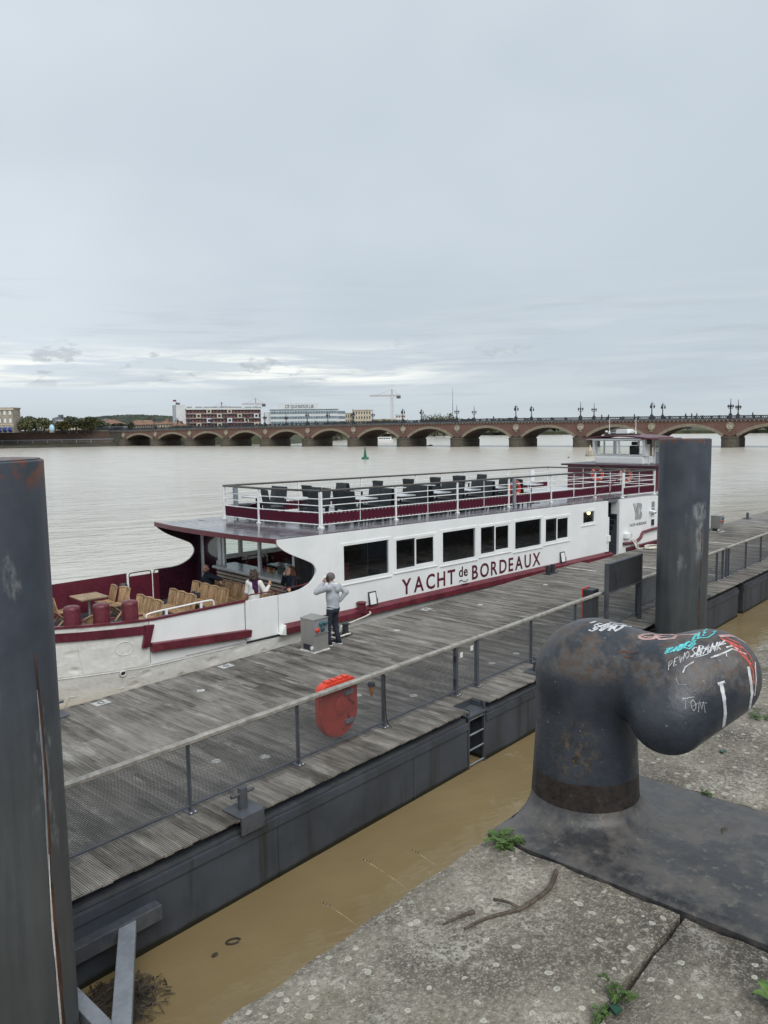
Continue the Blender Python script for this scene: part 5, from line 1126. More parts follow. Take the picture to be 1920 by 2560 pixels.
def pedestal(label, s, t, sc_=1.0):
    o = thing('power_pedestal', label, 'pedestal', PF(s, t, ZD), PROT, 'power pedestals on the pontoon')
    w = .235
    MB().box(-w, w, -w, w, .03, .80).build('cabinet', MT['alu'], o, bevel=.006)
    MB().add([(-w-.01, -w-.01, .80), (w+.01, -w-.01, .80), (w+.01, w+.01, .80), (-w-.01, w+.01, .80), (-w-.01, -w-.01, .815), (w+.01, -w-.01, .815), (w+.01, w+.01, .815), (-w-.01, w+.01, .815), (-.02, .08, .90)], [(0, 3, 2, 1), (0, 1, 5, 4), (1, 2, 6, 5), (2, 3, 7, 6), (3, 0, 4, 7), (4, 5, 8), (5, 6, 8), (6, 7, 8), (7, 4, 8)]).build('lid', MT['alu'], o)
    MB().box(-w-.03, w+.03, -w-.03, w+.03, .003, .03).build('plinth', MT['sail'], o)
    pn = MB().box(-w+.02, w-.03, -w-.006, -w+.01, .47, .76).build('socket_panel', MT['greyl'], o)
    for q, (x, z, m) in enumerate(((-.02, .69, 'teal'), (.12, .69, 'teal'), (-.14, .56, 'orange'), (.03, .56, 'teal'))): MB().tube([(x, -w-.004, z), (x, -w-.06, z-.02)], [.055, .05], 12).build('socket', MT[m], pn, smooth=40)
    MB().box(-w+.01, w-.01, -w-.03, -w, .445, .46).build('drip_edge', MT['alu'], o); MB().box(-w-.008, -w+.005, -.14, .14, .06, .19).build('vent', MT['iron'], o); MB().lathe([(.045, 0), (.05, .02)], 12).xf(Matrix.Translation((-w, -.16, .12)) @ Matrix.Rotation(-math.pi/2, 4, 'Y')).build('cable_gland', MT['whitem'], o)
    return o
pedestal('brushed steel power pedestal with sockets beside the man in the hoodie', 12.66, 13.66); pedestal('brushed steel power pedestal far off right of the pile', 39.75, 13.35)
# lifebuoy locker hung inside the railing
t = thing('lifebuoy_locker', 'orange red lifebuoy locker hanging behind the mesh railing', 'locker', PF(9.08, 9.17, ZD), PROT)
def outline(w, z0, z1, rb, rt_):
    p = [(-w+rt_-rt_*math.sin(a), z1-rt_+rt_*math.cos(a)) for a in [math.pi/2*k/5 for k in range(6)]]
    p += [(-w*math.cos(a), z0+rb-rb*math.sin(a)) for a in [math.pi*k/16 for k in range(17)]]
    return p+[(w-rt_+rt_*math.sin(a), z1-rt_+rt_*math.cos(a)) for a in [math.pi/2*(1-k/5) for k in range(6)]]
MB().prism(outline(.43, .10, 1.075, .42, .15), .03, .19, 'y').build('case', MT['orange'], t, bevel=.03, seg=3); MB().prism(outline(.445, .085, 1.085, .43, .16), .075, .125, 'y').build('seam_flange', MT['orange'], t, bevel=.01)
for k in range(4): MB().cbox((-.21+k*.14, .12, 1.095), .10, .12, .035).build('hinge', MT['orange'], t, bevel=.008)
for z in (.84, .33): MB().box(.10, .30, -.02, .04, z-.035, z+.035).build('bracket', MT['greyl'], t, bevel=.005)
MT['oranged'] = pm('recessed_dark_red', (.30, .030, .022), .6, var=.2, scl=5)
MB().tube(crom([(.12, .028, .96), (.26, .028, .86), (.20, .028, .72), (.32, .028, .60), (.18, .028, .46), (.22, .028, .30), (.05, .028, .22)], 6), .035, 8, flat=.3).build('moulded_groove', MT['oranged'], t, smooth=50); MB().ell((.05, .03, .62), (.16, .03, .17), 16, 9).build('moulded_boss', MT['orange'], t, smooth=60)
t = thing('safety_light', 'small amber safety light clipped to the mesh right of the orange locker', 'lamp', PF(9.82, 9.15, ZD+.80), PROT); MT['amber'] = pm('amber_plastic', (.55, .22, .03), .3, var=.2, scl=20)
MB().lathe([(.0, -.20), (.03, -.14), (.06, -.02), (.055, .0)], 12).build('lens', MT['amber'], t, smooth=50); MB().lathe([(.065, .0), (.075, .03), (.065, .07), (0, .08)], 12).build('base', MT['iron'], t, smooth=50)
tag(MB().tube(crom([PF(10.04, 9.02, ZD+.98), PF(10.03, 9.01, ZD+.5), PF(10.06, 9.0, ZD+.12), PF(10.10, 8.92, ZD+.02)], 5), .008, 6).build('power_cable', MT['black']), 'thin black cable running down a railing post', 'cable')
# dark notice board seen from behind, red edged cabinet
MT['signg'] = pm('dark_sign_back', (.034, .038, .046), .5, var=.15, scl=2)
t = thing('notice_board', 'dark grey notice board on two posts seen from behind', 'sign', PF(19.48, 8.90, ZD), PROT)
for x in (-1.02, 1.02): MB().box(x-.045, x+.045, -.045, .045, .003, 1.83).build('post', MT['grey'], t, bevel=.006)
MB().box(-.975, .975, -.035, .035, 1.07, 1.80).build('panel', MT['signg'], t, bevel=.004)
for z in (1.05, 1.80): MB().box(-1.0, 1.0, -.05, .05, z-.02, z+.022).build('frame_rail', MT['grey'], t, bevel=.004)
MB().tube([(-.62, -.04, 1.70), (-.55, -.042, 1.35), (-.45, -.04, 1.15)], .006, 5).build('crease', MT['grey'], t)
t = thing('fire_cabinet', 'dark cabinet with red edges standing behind the notice board', 'cabinet', PF(18.62, 9.42, ZD), PROT)
MB().box(-.17, .17, -.15, .15, .003, 1.08).build('body', MT['iron'], t, bevel=.02); MB().box(-.19, -.172, .13, .16, .0, 1.10).build('edge', MT['orange'], t); MB().box(-.172, .172, .12, .16, 1.082, 1.10).build('edge', MT['orange'], t)
t = thing('screen_panel', 'pale grey panel fixed behind the mesh railing left of the pile', 'panel', PF(22.0, 9.3, ZD), PROT); MB().box(-.7, .7, -.02, .02, .15, .92).build('panel', MT['greyl'], t, bevel=.004); MB().box(-.72, .72, -.03, .03, .12, .15).build('foot', MT['grey'], t)

# ------------------------------------------------------------------ mooring strut, debris, floating bits at the lower left
t = thing('mooring_strut', 'grey steel strut running from the pontoon side down to the quay wall', 'strut', PF(4.45, 8.38, .53), PROT)
MB().box(-1.6, .52, -.10, .06, -.10, .10).build('wall_beam', MT['grey'], t, bevel=.012)
MB().bar((.08, -.03, 0), (-4.1, -6.68, .0), .20, .16).build('arm', MT['greyl'], t, bevel=.012); MB().bar((-.93, -.03, -.02), (-.95, -1.75, -.02), .16, .14).build('brace', MT['greyl'], t, bevel=.01)
MT['debris'] = pm('rotting_reed', (.085, .066, .045), .85, var=.6, scl=6, coord=3)
rnd = random.Random(11); deb = MB()
c0 = PF(4.15, 7.35, 0)
for k in range(420):
    a = rnd.uniform(0, 6.28); rr = rnd.random()**.6; p = PF(4.12+.55*rr*math.cos(a), 7.85+.50*rr*math.sin(a), .02+.14*(1-rr)*rnd.random()); az = rnd.uniform(0, 6.28); L = rnd.uniform(.04, .20); d = Vector((math.cos(az), math.sin(az), rnd.uniform(-.1, .18)))
    deb.tube([p-d*L/2, p+Vector((0, 0, .01)), p+d*L/2], [rnd.uniform(.002, .007)]*3, 4)
stuff(tag(deb.build('drift_debris', MT['debris'], fix=False), 'tangle of dead reeds and twigs trapped behind the strut', None))
mat_ = MB(); nn = 26; vs = [PF(4.1, 7.9, .08)]+[PF(4.1+(.50+.10*math.sin(k*3.1))*math.cos(6.283*k/nn), 7.9+(.50+.08*math.sin(k*2.3))*math.sin(6.283*k/nn), -.02) for k in range(nn)]
stuff(tag(mat_.add(vs, [(0, 1+k, 1+(k+1) % nn) for k in range(nn)]).build('silt_mat', MT['bark'], smooth=60), 'brown sediment mat under the trapped reeds', None))
def wpt(px, py): v = (fw + rt*((px-960)/FPX) + up*((1280-py)/FPX)); v = v*(-EYE/v.z); return Vector((v.x, v.y, 0))
p = wpt(583, 2355); t = thing('floating_litter', 'brown looped scrap floating in the channel', 'litter', p, .4); MB().tube([(.09*math.cos(a), .05*math.sin(a), .012) for a in [.55*k for k in range(11)]], .014, 6).build('loop', MT['bark'], t, smooth=60)
p = wpt(537, 2389); t = thing('floating_litter', 'small dark chip floating beside the looped scrap', 'litter', p, .9); MB().ell((0, 0, .01), (.05, .03, .02), 10, 6).build('chip', MT['bark'], t, smooth=60)
# ------------------------------------------------------------------ the excursion boat
W = 6.2                                    # beam
ZB = 1.1                                   # bow deck level
def rz(x): return 3.62-.0105*(x+15.7)      # roof deck falls slightly towards the stern
def yn(x): return 0.0 if x > -19.2 else 3.1*((-19.2-x)/6.4)**1.55
boat = thing('passenger_boat', 'white and burgundy river excursion boat moored along the pontoon', 'boat', B0, BROT)
def flare(x, z):                           # hull side leans in below the deck line, more towards the bow
    k = max(0, (1.0-z))*(.06+.32*max(0, (-16-x)/9.6))
    return k
def hull():
    xs = [-25.6, -25.3, -24.8, -24, -23, -22, -21, -20.2, -19.45, -18.5, -17.5, -16.73, -15.7, -12, -8, -4, 0, 4, 7.5, 8.8, 9.4]
    for nm in ('hull',):
        vs = []; fs = []; zs = [-.8, -.2, .3, .7, 1.0, 1.06]
        for x in xs:
            e = 0 if x < 7.5 else (x-7.5)/1.9*.9
            for side in (0, 1):
                for z in zs:
                    y = min(3.1, yn(x)+flare(x, z)+e*.5)
                    vs.append((x, y if side == 0 else W-y, z))
        m = len(zs)
        for i in range(len(xs)-1):
            for side in (0, 1):
                for j in range(m-1):
                    a = i*2*m+side*m+j; b_ = a+2*m; fs.append((a, b_, b_+1, a+1))
            a = i*2*m; fs.append((a+m-1, a+3*m-1, a+4*m-1, a+2*m-1))
        a = (len(xs)-1)*2*m; fs.append(tuple(a+j for j in range(m))+tuple(a+2*m-1-j for j in range(m)))
        MB().add(vs, fs).build(nm, MT['hull'], boat, smooth=40)
hull()
# deck inside the bow
dk = [(x, yn(x)+.06) for x in (-25.2, -24, -23, -22, -21, -20, -19, -16, -14.4)]
MT['bdeck'] = pm('grey_bow_deck', (.055, .060, .068), .55, var=.15, scl=3, bmp=.1, bscl=20)
MB().prism(dk+[(x, W-y) for x, y in reversed(dk)], ZB-.06, ZB, 'z').build('bow_deck', MT['bdeck'], boat)
def side_strip(name, mat, x0, x1, zlo, zhi, thick, side=0, n=24, out=0.0, parent=None, sm=40):
    """plating that follows the plan curve of the side; zlo, zhi may be functions of x"""
    vs = []; fs = []; f = lambda q, x: q(x) if callable(q) else q
    for k in range(n+1):
        x = lerp(x0, x1, k/n); y = yn(x)-out; a, b_ = f(zlo, x), f(zhi, x)
        q = [(x, y+flare(x, a), a), (x, y+thick+flare(x, a), a), (x, y+thick, b_), (x, y, b_)]
        vs += q if side == 0 else [(p[0], W-p[1], p[2]) for p in q]
    for k in range(n):
        for q in range(4): fs.append((k*4+q, k*4+(q+1) % 4, k*4+4+(q+1) % 4, k*4+4+q))
    return MB().add(vs, fs+[(0, 1, 2, 3), (n*4+3, n*4+2, n*4+1, n*4)]).build(name, mat, parent or boat, smooth=sm)
cap = lambda x: interp([(-25.6, 2.45), (-22, 2.22), (-21, 2.17), (-19.4, 2.12), (-16.8, 2.14)], x)
side_strip('bow_plating', MT['hull'], -25.55, -19.42, 1.03, lambda x: cap(x)-.03, .05)
side_strip('bulwark', MT['white'], -19.40, -16.76, 1.03, lambda x: cap(x)-.03, .05, n=10)
side_strip('bulwark_cap', MT['burgl'], -25.55, -16.74, lambda x: cap(x)-.03, lambda x: cap(x)+.02, .10, out=.03)
side_strip('bow_band', MT['burg'], -25.5, -19.50, lambda x: cap(x)-.33, lambda x: cap(x)-.13, .03, out=.05)
MB().prism([(-19.55, 2.01), (-19.30, 1.99), (-19.45, 1.48), (-19.63, 1.48), (-19.53, 1.88)], -.055, .02, 'y').build('band_step', MT['burg'], boat, bevel=.008)
MB().prism([(-19.40, 1.56), (-16.76, 1.38), (-16.62, 1.36), (-16.66, 1.18), (-19.42, 1.36)], -.14, .02, 'y').build('rub_rail', MT['burgl'], boat, bevel=.012)
side_strip('far_bulwark', MT['burg'], -25.55, -17.05, 1.03, lambda x: cap(x)-.02, .05, side=1)
for a, b_ in ((-17.0, -16.2), (-16.15, -15.2)): MB().box(a, b_, W-.05, W, 1.05, 2.0).build('far_gate', MT['burg'], boat); MB().tube(crom([(a+.03, W-.02, 1.95), (a+.05, W-.02, 2.06), (a+.15, W-.02, 2.1), (b_-.12, W-.02, 2.1), (b_-.03, W-.02, 2.06), (b_-.02, W-.02, 1.95)], 4), .018, 6).build('gate_hoop', MT['burgd'], boat, smooth=60)
MB().box(-17.06, -17.0, W-.08, W-.02, 1.1, 2.05).build('gate_post', MT['whitem'], boat)
# near boarding gate
MB().box(-16.72, -15.70, .0, .045, 1.05, 2.12).build('gate', MT['white'], boat, bevel=.006)
MB().prism([(-16.72, 1.05), (-15.68, 1.05), (-15.66, .99), (-16.74, .99)], -.01, .05, 'y').build('gate_sill', MT['iron'], boat)
MB().tube(crom([(-16.72, .03, 2.12), (-16.66, .03, 2.24), (-16.5, .03, 2.26), (-15.85, .03, 2.24), (-15.74, .03, 2.2), (-15.72, .03, 2.10)], 5), .017, 6).build('gate_hoop', MT['burgl'], boat, smooth=60)
MB().tube(crom([(-15.66, .05, 2.10), (-15.6, .05, 2.24), (-15.45, .05, 2.26), (-14.9, .05, 2.26), (-14.6, .05, 2.3)], 5), .017, 6).build('grab_rail', MT['burgl'], boat, smooth=60)
# welded seams and fittings on the bow plating
def on_side(x, z, o=.006): return (x, yn(x)+flare(x, z)-o, z)
MB().tube([on_side(lerp(-22.5, -16.0, k/30), 1.0-.02*k/30+.0) for k in range(31)], .007, 5).build('plate_seam', MT['hull'], boat)
rv = MB()
for k in range(90): x = lerp(-22.5, -15.9, k/90); rv.ell(on_side(x, 1.045, .002), .009, 6, 4)
stuff(rv.build('rivet_row', MT['hull'], boat, fix=False))
MB().tube([on_side(-20.98+.10*k/10, 1.80-.78*k/10) for k in range(11)], .008, 5).build('plate_seam', MT['hull'], boat)
MB().tube([on_side(-20.0+.20*math.cos(a), 1.52+.16*math.sin(a)) for a in [2*math.pi*k/22 for k in range(22)]], .008, 5, closed=True).build('blanking_plate', MT['hull'], boat)
x, y, z = on_side(-20.05, .93, .01); hp = MB().tube([(x+.07*math.cos(a), y-.004, z+.06*math.sin(a)) for a in [2*math.pi*k/14 for k in range(14)]], .018, 6, closed=True).build('drain_pipe', MT['hull'], boat, smooth=60); MB().prism([(x+.062*math.cos(a), z+.052*math.sin(a)) for a in [2*math.pi*k/12 for k in range(12)]], y-.006, y+.03).build('bore', MT['black'], hp)
for c, w, h in ((-19.85, .09, .08), ): MB().tube([on_side(c-w, .80), on_side(c+w, .80), on_side(c+w, .80-2*h), on_side(c-w, .80-2*h)], .005, 4, closed=True).build('weld_patch', MT['hull'], boat)
MB().tube([on_side(-21.25, .25), on_side(-21.15, .52), on_side(-20.0, .56)], .007, 4).build('weld_patch', MT['hull'], boat)
# rub rail along the cabin
def rail(x0, x1, z0, z1):
    vs = []; fs = []; n = 40; rnd = random.Random(3)
    for k in range(n+1):
        x = lerp(x0, x1, k/n); z = lerp(z0, z1, k/n); j = rnd.uniform(-.004, .004)
        vs += [(x, .0, z), (x, -.165+j, z-.095+j), (x, -.17+j, z-.25), (x, 0, z-.29)]
    for k in range(n):
        for q in range(4): fs.append((k*4+q, k*4+(q+1) % 4, k*4+4+(q+1) % 4, k*4+4+q))
    return MB().add(vs, fs+[(0, 1, 2, 3), (n*4+3, n*4+2, n*4+1, n*4)]).build('rub_rail', MT['burgl'], boat)
rail(-15.55, 1.30, 1.30, 1.30)
MB().prism([(-15.72, 1.06), (-15.55, 1.30), (-15.55, 1.02)], -.15, 0.0, 'y').build('rail_end', MT['white'], boat)
for x in (-8.03, 1.02): 
    f = MB().box(x-.16, x+.16, -.07, -.005, 1.28, 1.31).build('fairlead', MT['burgd'], boat); MB().bar((x-.07, -.05, 1.29), (x-.11, -.06, 1.18), .03, .03).build('tooth', MT['burgd'], f); MB().bar((x+.05, -.05, 1.29), (x+.01, -.06, 1.18), .03, .03).build('tooth', MT['burgd'], f)
bt = MB().lathe([(.13, 1.16), (.13, 1.42), (.15, 1.44), (.15, 1.47), (0, 1.50)], 16, (-12.78, -.10, 0)).build('hull_bitt', MT['burgl'], boat, smooth=40); MB().box(-13.05, -12.5, -.18, 0, 1.20, 1.235).build('flange', MT['burgl'], bt)
# ---- cabin side walls with real window openings
WIN = [(-13.35, -11.56, 2.16, 3.18, 1), (-11.23, -9.50, 2.21, 3.11, 2), (-9.11, -7.47, 2.15, 3.14, 1), (-7.17, -5.58, 2.20, 3.11, 2), (-5.24, -3.65, 2.14, 3.12, 1), (-3.36, -1.82, 2.19, 3.05, 2), (-.79, .02, 2.67, 3.10, 1)]
nearC = [(-15.72, rz(-15.72)-.02), (-15.66, 3.47), (-15.45, 3.30), (-15.18, 3.15), (-14.80, 2.98), (-14.50, 2.83), (-14.38, 2.68), (-14.36, 2.55), (-14.43, 2.42), (-14.58, 2.29), (-14.90, 2.16), (-15.25, 2.12), (-15.68, 2.11)]
cv = [(p.x, p.y) for p in crom([(a, b_, 0) for a, b_ in nearC], 4)]
holes = [[(a, c), (a, e), (b_, e), (b_, c)] for a, b_, c, e, _ in WIN]
wall = MB().prism(cv+[(-15.68, 1.0), (1.04, 1.0), (1.04, rz(1.04)-.02)], .0, .07, 'y', holes).build('side_wall', MT['white'], boat)
farC = [(x-.28, z) for x, z in cv]
FW = [(-14.0, -12.9, 2.28, 3.2), (-12.75, -11.2, 2.28, 3.2), (-11.0, -9.4, 2.2, 3.15), (-9.1, -7.5, 2.2, 3.15), (-7.2, -5.6, 2.2, 3.12), (-5.2, -3.6, 2.2, 3.1), (-3.3, -1.8, 2.2, 3.05)]
MB().prism(farC+[(-15.96, 1.0), (9.0, 1.0), (9.0, rz(9)-.02)], W-.07, W, 'y', [[(a, c), (a, e), (b_, e), (b_, c)] for a, b_, c, e in FW]).build('far_side_wall', MT['burgd'], boat)
for a, b_, c, e in FW: MB().box(a, b_, W-.04, W-.034, c, e).build('far_window', MT['glass'], boat)
for a, b_, c, e, nn_ in WIN:
    f = MB().prism([(a-.10, c-.10), (b_+.10, c-.10), (b_+.10, e+.09), (a-.10, e+.09)], -.018, .012, 'y', [[(a, c), (a, e), (b_, e), (b_, c)]]).build('window', MT['white'], boat, bevel=.006)
    MB().box(a-.12, b_+.12, -.035, .012, c-.125, c-.095).build('sill', MT['white'], f)
    if nn_ == 1: MB().box(a+.001, b_-.001, .022, .028, c+.001, e-.001).build('pane', MT['tint'], f)
    else:
        m = (a+b_)/2
        for q, (x0, x1, y) in enumerate(((a, m+.04, .030), (m-.04, b_, -.006))):
            fr = MB().prism([(x0+.002, c+.002), (x1, c+.002), (x1, e-.002), (x0+.002, e-.002)], y, y+.025, 'y', [[(x0+.055, c+.05), (x0+.055, e-.05), (x1-.055, e-.05), (x1-.055, c+.05)]] if True else []).build('sash', MT['whitem'] if q else MT['iron'], f)
            MB().box(x0+.055, x1-.055, y+.010, y+.015, c+.05, e-.05).build('pane', MT['tint'], f)
# lettering on the wall
def wal(x, y, z): return (x, -.003+z, y)
glyphs('YACHT', .50, MT['burg'], wall, lambda x, y, z: (-11.0+x, -.006+z, 1.385+y), weight=.010, depth=.008, width=2.50, gap=1.5)
glyphs('de', .36, MT['burgd'], wall, lambda x, y, z: (-8.31+x, -.006+z, 1.56+y), weight=.006, depth=.008, width=.45, gap=.8)
MB().tube(crom([(-8.30, -.008, 1.40), (-8.22, -.008, 1.455), (-8.08, -.008, 1.40), (-7.95, -.008, 1.38), (-7.86, -.008, 1.43)], 6), .026, 6, flat=.3).build('flourish', MT['burgd'], wall, smooth=60)
glyphs('BORDEAUX', .50, MT['burg'], wall, lambda x, y, z: (-7.63+x, -.006+z, 1.385+y), weight=.010, depth=.008, width=3.95, gap=1.5)
# framed floodlights leaning on the wall
for x, lab in ((-12.28, 'tilted white framed floodlight panel at the cabin wall near the man'), (-2.26, 'tilted white framed floodlight panel near the stair end of the cabin wall')):
    t = thing('wall_floodlight', lab, 'floodlight', BF(x, -.10, 1.24), BROT)
    M_ = Matrix.Rotation(rad(-10), 4, 'X')
    MB().prism([(-.15, .05), (.15, .05), (.15, .46), (-.15, .46)], -.02, .02, 'y', [[(-.125, .08), (-.125, .43), (.125, .43), (.125, .08)]]).xf(M_).build('frame', MT['iron'], t)
    MB().box(-.125, .125, -.012, .012, .08, .43).xf(M_).build('lens', MT['whitem'], t)
    for q in (-1, 1): MB().tube([(q*.15, 0, .0), (q*.16, .0, .25)], .010, 5).build('bracket', MT['iron'], t)
# ---- stair recess and aft panel
MB().box(1.04, 1.10, .0, 1.3, 1.0, rz(1)-.03).build('stair_side', MT['white'], boat); MB().box(1.10, 3.6, 1.25, 1.3, 1.0, rz(2)-.03).build('stair_wall', MT['white'], boat)
MT['tread'] = pm('dark_blue_tread', (.010, .013, .022), .6, var=.2, scl=5)
for k in range(10): 
    st = MB().box(1.10+.115*k, 3.4, .10, 1.22, 1.0+.225*k, 1.0+.225*(k+1)-.004).build('stair_step', MT['tread'], boat); MB().box(1.085+.115*k, 1.12+.115*k, .10, 1.22, 1.0+.225*(k+1)-.02, 1.0+.225*(k+1)+.004).build('nosing', MT['grey'], st)
MB().tube([(1.12, .22, 2.6), (1.95, .3, 4.2)], .018, 6).build('stair_handrail', MT['burg'], boat)
MB().box(1.06, 1.16, -.03, .06, 1.15, 2.75).build('door_jamb', MT['white'], boat, bevel=.01); MB().box(1.02, 1.24, -.06, .03, 1.72, 1.98).build('door_latch', MT['white'], boat, bevel=.01)
aft = MB().prism([(2.05, 1.0), (9.0, 1.0), (9.0, 2.2), (6.2, 2.35), (5.95, 2.7), (5.70, 3.08), (5.45, 3.32), (5.2, rz(5)-.02), (2.05, rz(2.05)-.02)], .0, .07, 'y').build('aft_wall', MT['white'], boat)
MB().box(2.00, 2.10, -.012, .4, 1.0, rz(2)-.04).build('wall_return', MT['white'], boat, bevel=.01)
sp_ = crom([(2.32, -.05, 1.50), (2.9, -.06, 1.48), (3.4, -.06, 1.50), (3.75, -.06, 1.62), (3.95, -.06, 1.82), (4.3, -.06, 1.86), (5.2, -.06, 1.90), (9.0, -.06, 2.0)], 5)
MB().tube(sp_, .075, 8, flat=.8).build('aft_moulding', MT['burgl'], boat, smooth=50)
rail_ = MB().prism([(2.6, 1.18), (9.0, 1.30), (9.0, 1.46), (2.6, 1.30)], -.14, .0, 'y').build('aft_rub_rail', MT['burg'], boat, bevel=.01)
MB().box(2.36, 2.80, -.16, -.003, 1.72, 1.93).build('mooring_box', MT['white'], boat, bevel=.012); MB().box(2.78, 2.803, -.165, -.01, 1.73, 1.92).build('mooring_box_end', MT['burg'], boat)
# logo of fine stripes with the small name below
def inB(u, v):      # right half: a bulging B outline
    return u < .55+.40*abs(math.sin(v*math.pi*2))**.6*(1 if v < .5 else .85) and not (.30 < u < .30+.16*math.sin(math.pi*min(1, max(0, (v-.2)/.6))) and .2 < v < .8)
for k in range(26):
    v = (k+.5)/26; segs = []; u0_ = None
    for q in range(41):
        u = q/40; ok = q < 40 and inB(u, v)
        if ok and u0_ is None: u0_ = u
        if not ok and u0_ is not None: segs.append((u0_, u)); u0_ = None
    for a, b_ in segs:
        pts = [(3.50+lerp(a, b_, i/6)*.48, -.004, 2.42+v*.73+.018*math.sin(lerp(a, b_, i/6)*9)) for i in range(7)]
        MB().tube(pts, .0095, 4, flat=.3).build('logo_stripe', MT['iron'], aft)
for k in range(9):
    a = k/9; MB().tube([(3.12+a*.32, -.004, 3.16), (3.34+a*.20, -.004, 2.75), (3.34+a*.20, -.004, 2.42)], .005, 4, flat=.3).build('logo_line', MT['greyl'], aft)
    if k < 5: MB().tube([(3.60-a*.10, -.004, 3.16), (3.44-a*.1, -.004, 2.85)], .005, 4, flat=.3).build('logo_line', MT['greyl'], aft)
glyphs('YACHT', .13, MT['iron'], aft, lambda x, y, z: (2.87+x, -.004+z, 2.165+y), weight=.0005, depth=.006, width=.50); glyphs('de', .07, MT['iron'], aft, lambda x, y, z: (3.40+x, -.004+z, 2.19+y), depth=.006, width=.09); glyphs('BORDEAUX', .13, MT['iron'], aft, lambda x, y, z: (3.52+x, -.004+z, 2.165+y), weight=.0005, depth=.006, width=.82)
for z0, z1, m in ((2.86, 3.12, 'greyl'), (2.50, 2.84, 'greyl'), (2.04, 2.32, 'pane')): w_ = MB().box(4.78, 5.04, -.02, .01, z0, z1).build('aft_vent', MT[m], boat, bevel=.01); MB().box(4.76, 5.06, -.028, .0, z0-.03, z0-.008).build('vent_frame', MT['whitem'], w_)
MB().tube([(4.62, -.01, 2.72), (4.66, -.16, 2.70), (4.70, -.22, 2.66)], .06, 10).build('security_camera', MT['whitem'], boat, smooth=50); MB().ell((4.71, -.225, 2.655), .05, 10, 7).build('camera_lens', MT['black'], boat)
# ---- roof deck
rp = [(-15.70, .07)]+[(p.x, p.y) for p in crom([(-15.72, .07, 0), (-15.98, 1.6, 0), (-16.12, 3.2, 0), (-16.12, 4.8, 0), (-16.0, W, 0)], 5)][1:]+[(9.0, W), (9.0, .6), (5.2, .07)]
MB().prism(rp, -.09, .0, 'z').warp(lambda x, y, z: (x, y, z+rz(x)-.012+.05*(1-((y-3.1)/3.1)**2))).build('roof_deck', MT['roof'], boat)
fr_ = [(p.x, p.y) for p in crom([(-15.735, -.0, 0), (-16.0, 1.6, 0), (-16.14, 3.2, 0), (-16.14, 4.8, 0), (-16.02, W, 0)], 5)]
MB().prism(fr_+[(x+.05, y) for x, y in reversed(fr_)], -.11, .02, 'z').warp(lambda x, y, z: (x, y, z+rz(x))).build('roof_fascia', MT['burgl'], boat)
for x in (-14.6, -12, -9): MB().tube([(x, .3, rz(x)+.004), (x, W-.3, rz(x)+.004)], .006, 4).build('roof_seam', MT['roof'], boat)
# ---- cabin front: door, counter with slatted face, panes above it
XF = -14.42
MB().box(-14.6, 1.0, .1, W-.1, ZB-.04, ZB+.01).build('cabin_floor', MT['teakd'], boat); MB().box(-14.3, 9, .1, W-.1, 3.40, 3.42).build('cabin_ceiling', MT['tabtop'], boat); MB().box(.9, 1.0, 1.3, W-.1, ZB, 3.4).build('bulkhead', MT['burgd'], boat)
fr = MB().prism([(4.86, ZB), (6.12, ZB), (6.12, 3.36), (4.86, 3.36)], XF, XF+.07, 'x', [[(5.06, ZB+.08), (5.06, 3.2), (5.94, 3.2), (5.94, ZB+.08)]]).build('cabin_door', MT['whitem'], boat, bevel=.008)
MB().box(XF+.02, XF+.05, 4.98, 6.0, ZB+.08, 3.26).build('door_panel', MT['burgd'], fr); MB().prism([(5.05+.62*math.sin(a)**.7*(1 if a < 3.2 else 1), 2.62-.5*math.cos(a)) for a in [math.pi*k/14 for k in range(15)]], XF+.012, XF+.019, 'x').build('porthole', MT['glass'], fr)
MB().tube(crom([(XF-.02, 4.95, 2.35), (XF-.09, 4.95, 2.32), (XF-.09, 4.95, 2.1), (XF-.02, 4.95, 2.05)], 4), .022, 7).build('door_handle', MT['whitem'], fr, smooth=60)
for y in (4.72, 2.72, .98): MB().box(XF, XF+.08, y-.06, y+.06, 2.2, 3.42).build('mullion', MT['whitem'], boat, bevel=.006)
for a, b_ in ((2.78, 4.66), (1.04, 2.66)):
    for q in (0, 1): MB().box(XF+.035, XF+.041, lerp(a, b_, q/2)+.008, lerp(a, b_, (q+1)/2)-.008, 2.24, 3.40).build('front_pane', MT['glass'], boat)
MB().box(XF, XF+.07, .1, .92, ZB, 3.40).build('front_panel', MT['pane'], boat)
ct = MB().box(XF-.36, XF+.50, .95, 4.84, 2.16, 2.235).build('bar_counter', MT['tabtop'], boat, bevel=.01)
MB().box(XF-.12, XF-.06, .90, 4.84, ZB, 2.16).build('counter_back', MT['burgd'], ct); MT['slat'] = pm('pale_wood_slat', (.46, .40, .32), .6, var=.15, scl=6)
for k in range(9): MB().box(XF-.19, XF-.12, .90, 4.84, ZB+.08+k*.112, ZB+.08+k*.112+.066).build('slat', MT['slat'], ct, bevel=.004)
MB().box(-12.6, -12.2, 1.2, 4.8, ZB, 1.95).build('back_bar', MT['burgd'], boat, bevel=.02); MB().box(-12.65, -12.15, 1.15, 4.85, 1.95, 2.0).build('back_bar_top', MT['tabtop'], boat)
for y in (1.9, 3.2): lp = MB().lathe([(.28, 2.98), (.30, 3.0), (.30, 3.03), (.02, 3.06), (.012, 3.40)], 20, (-13.2, y, 0)).build('pendant_lamp', MT['iron'], boat, smooth=40); MB().lathe([(0, 2.985), (.26, 2.985)], 20, (-13.2, y, 0)).build('diffuser', MT['whitem'], lp)
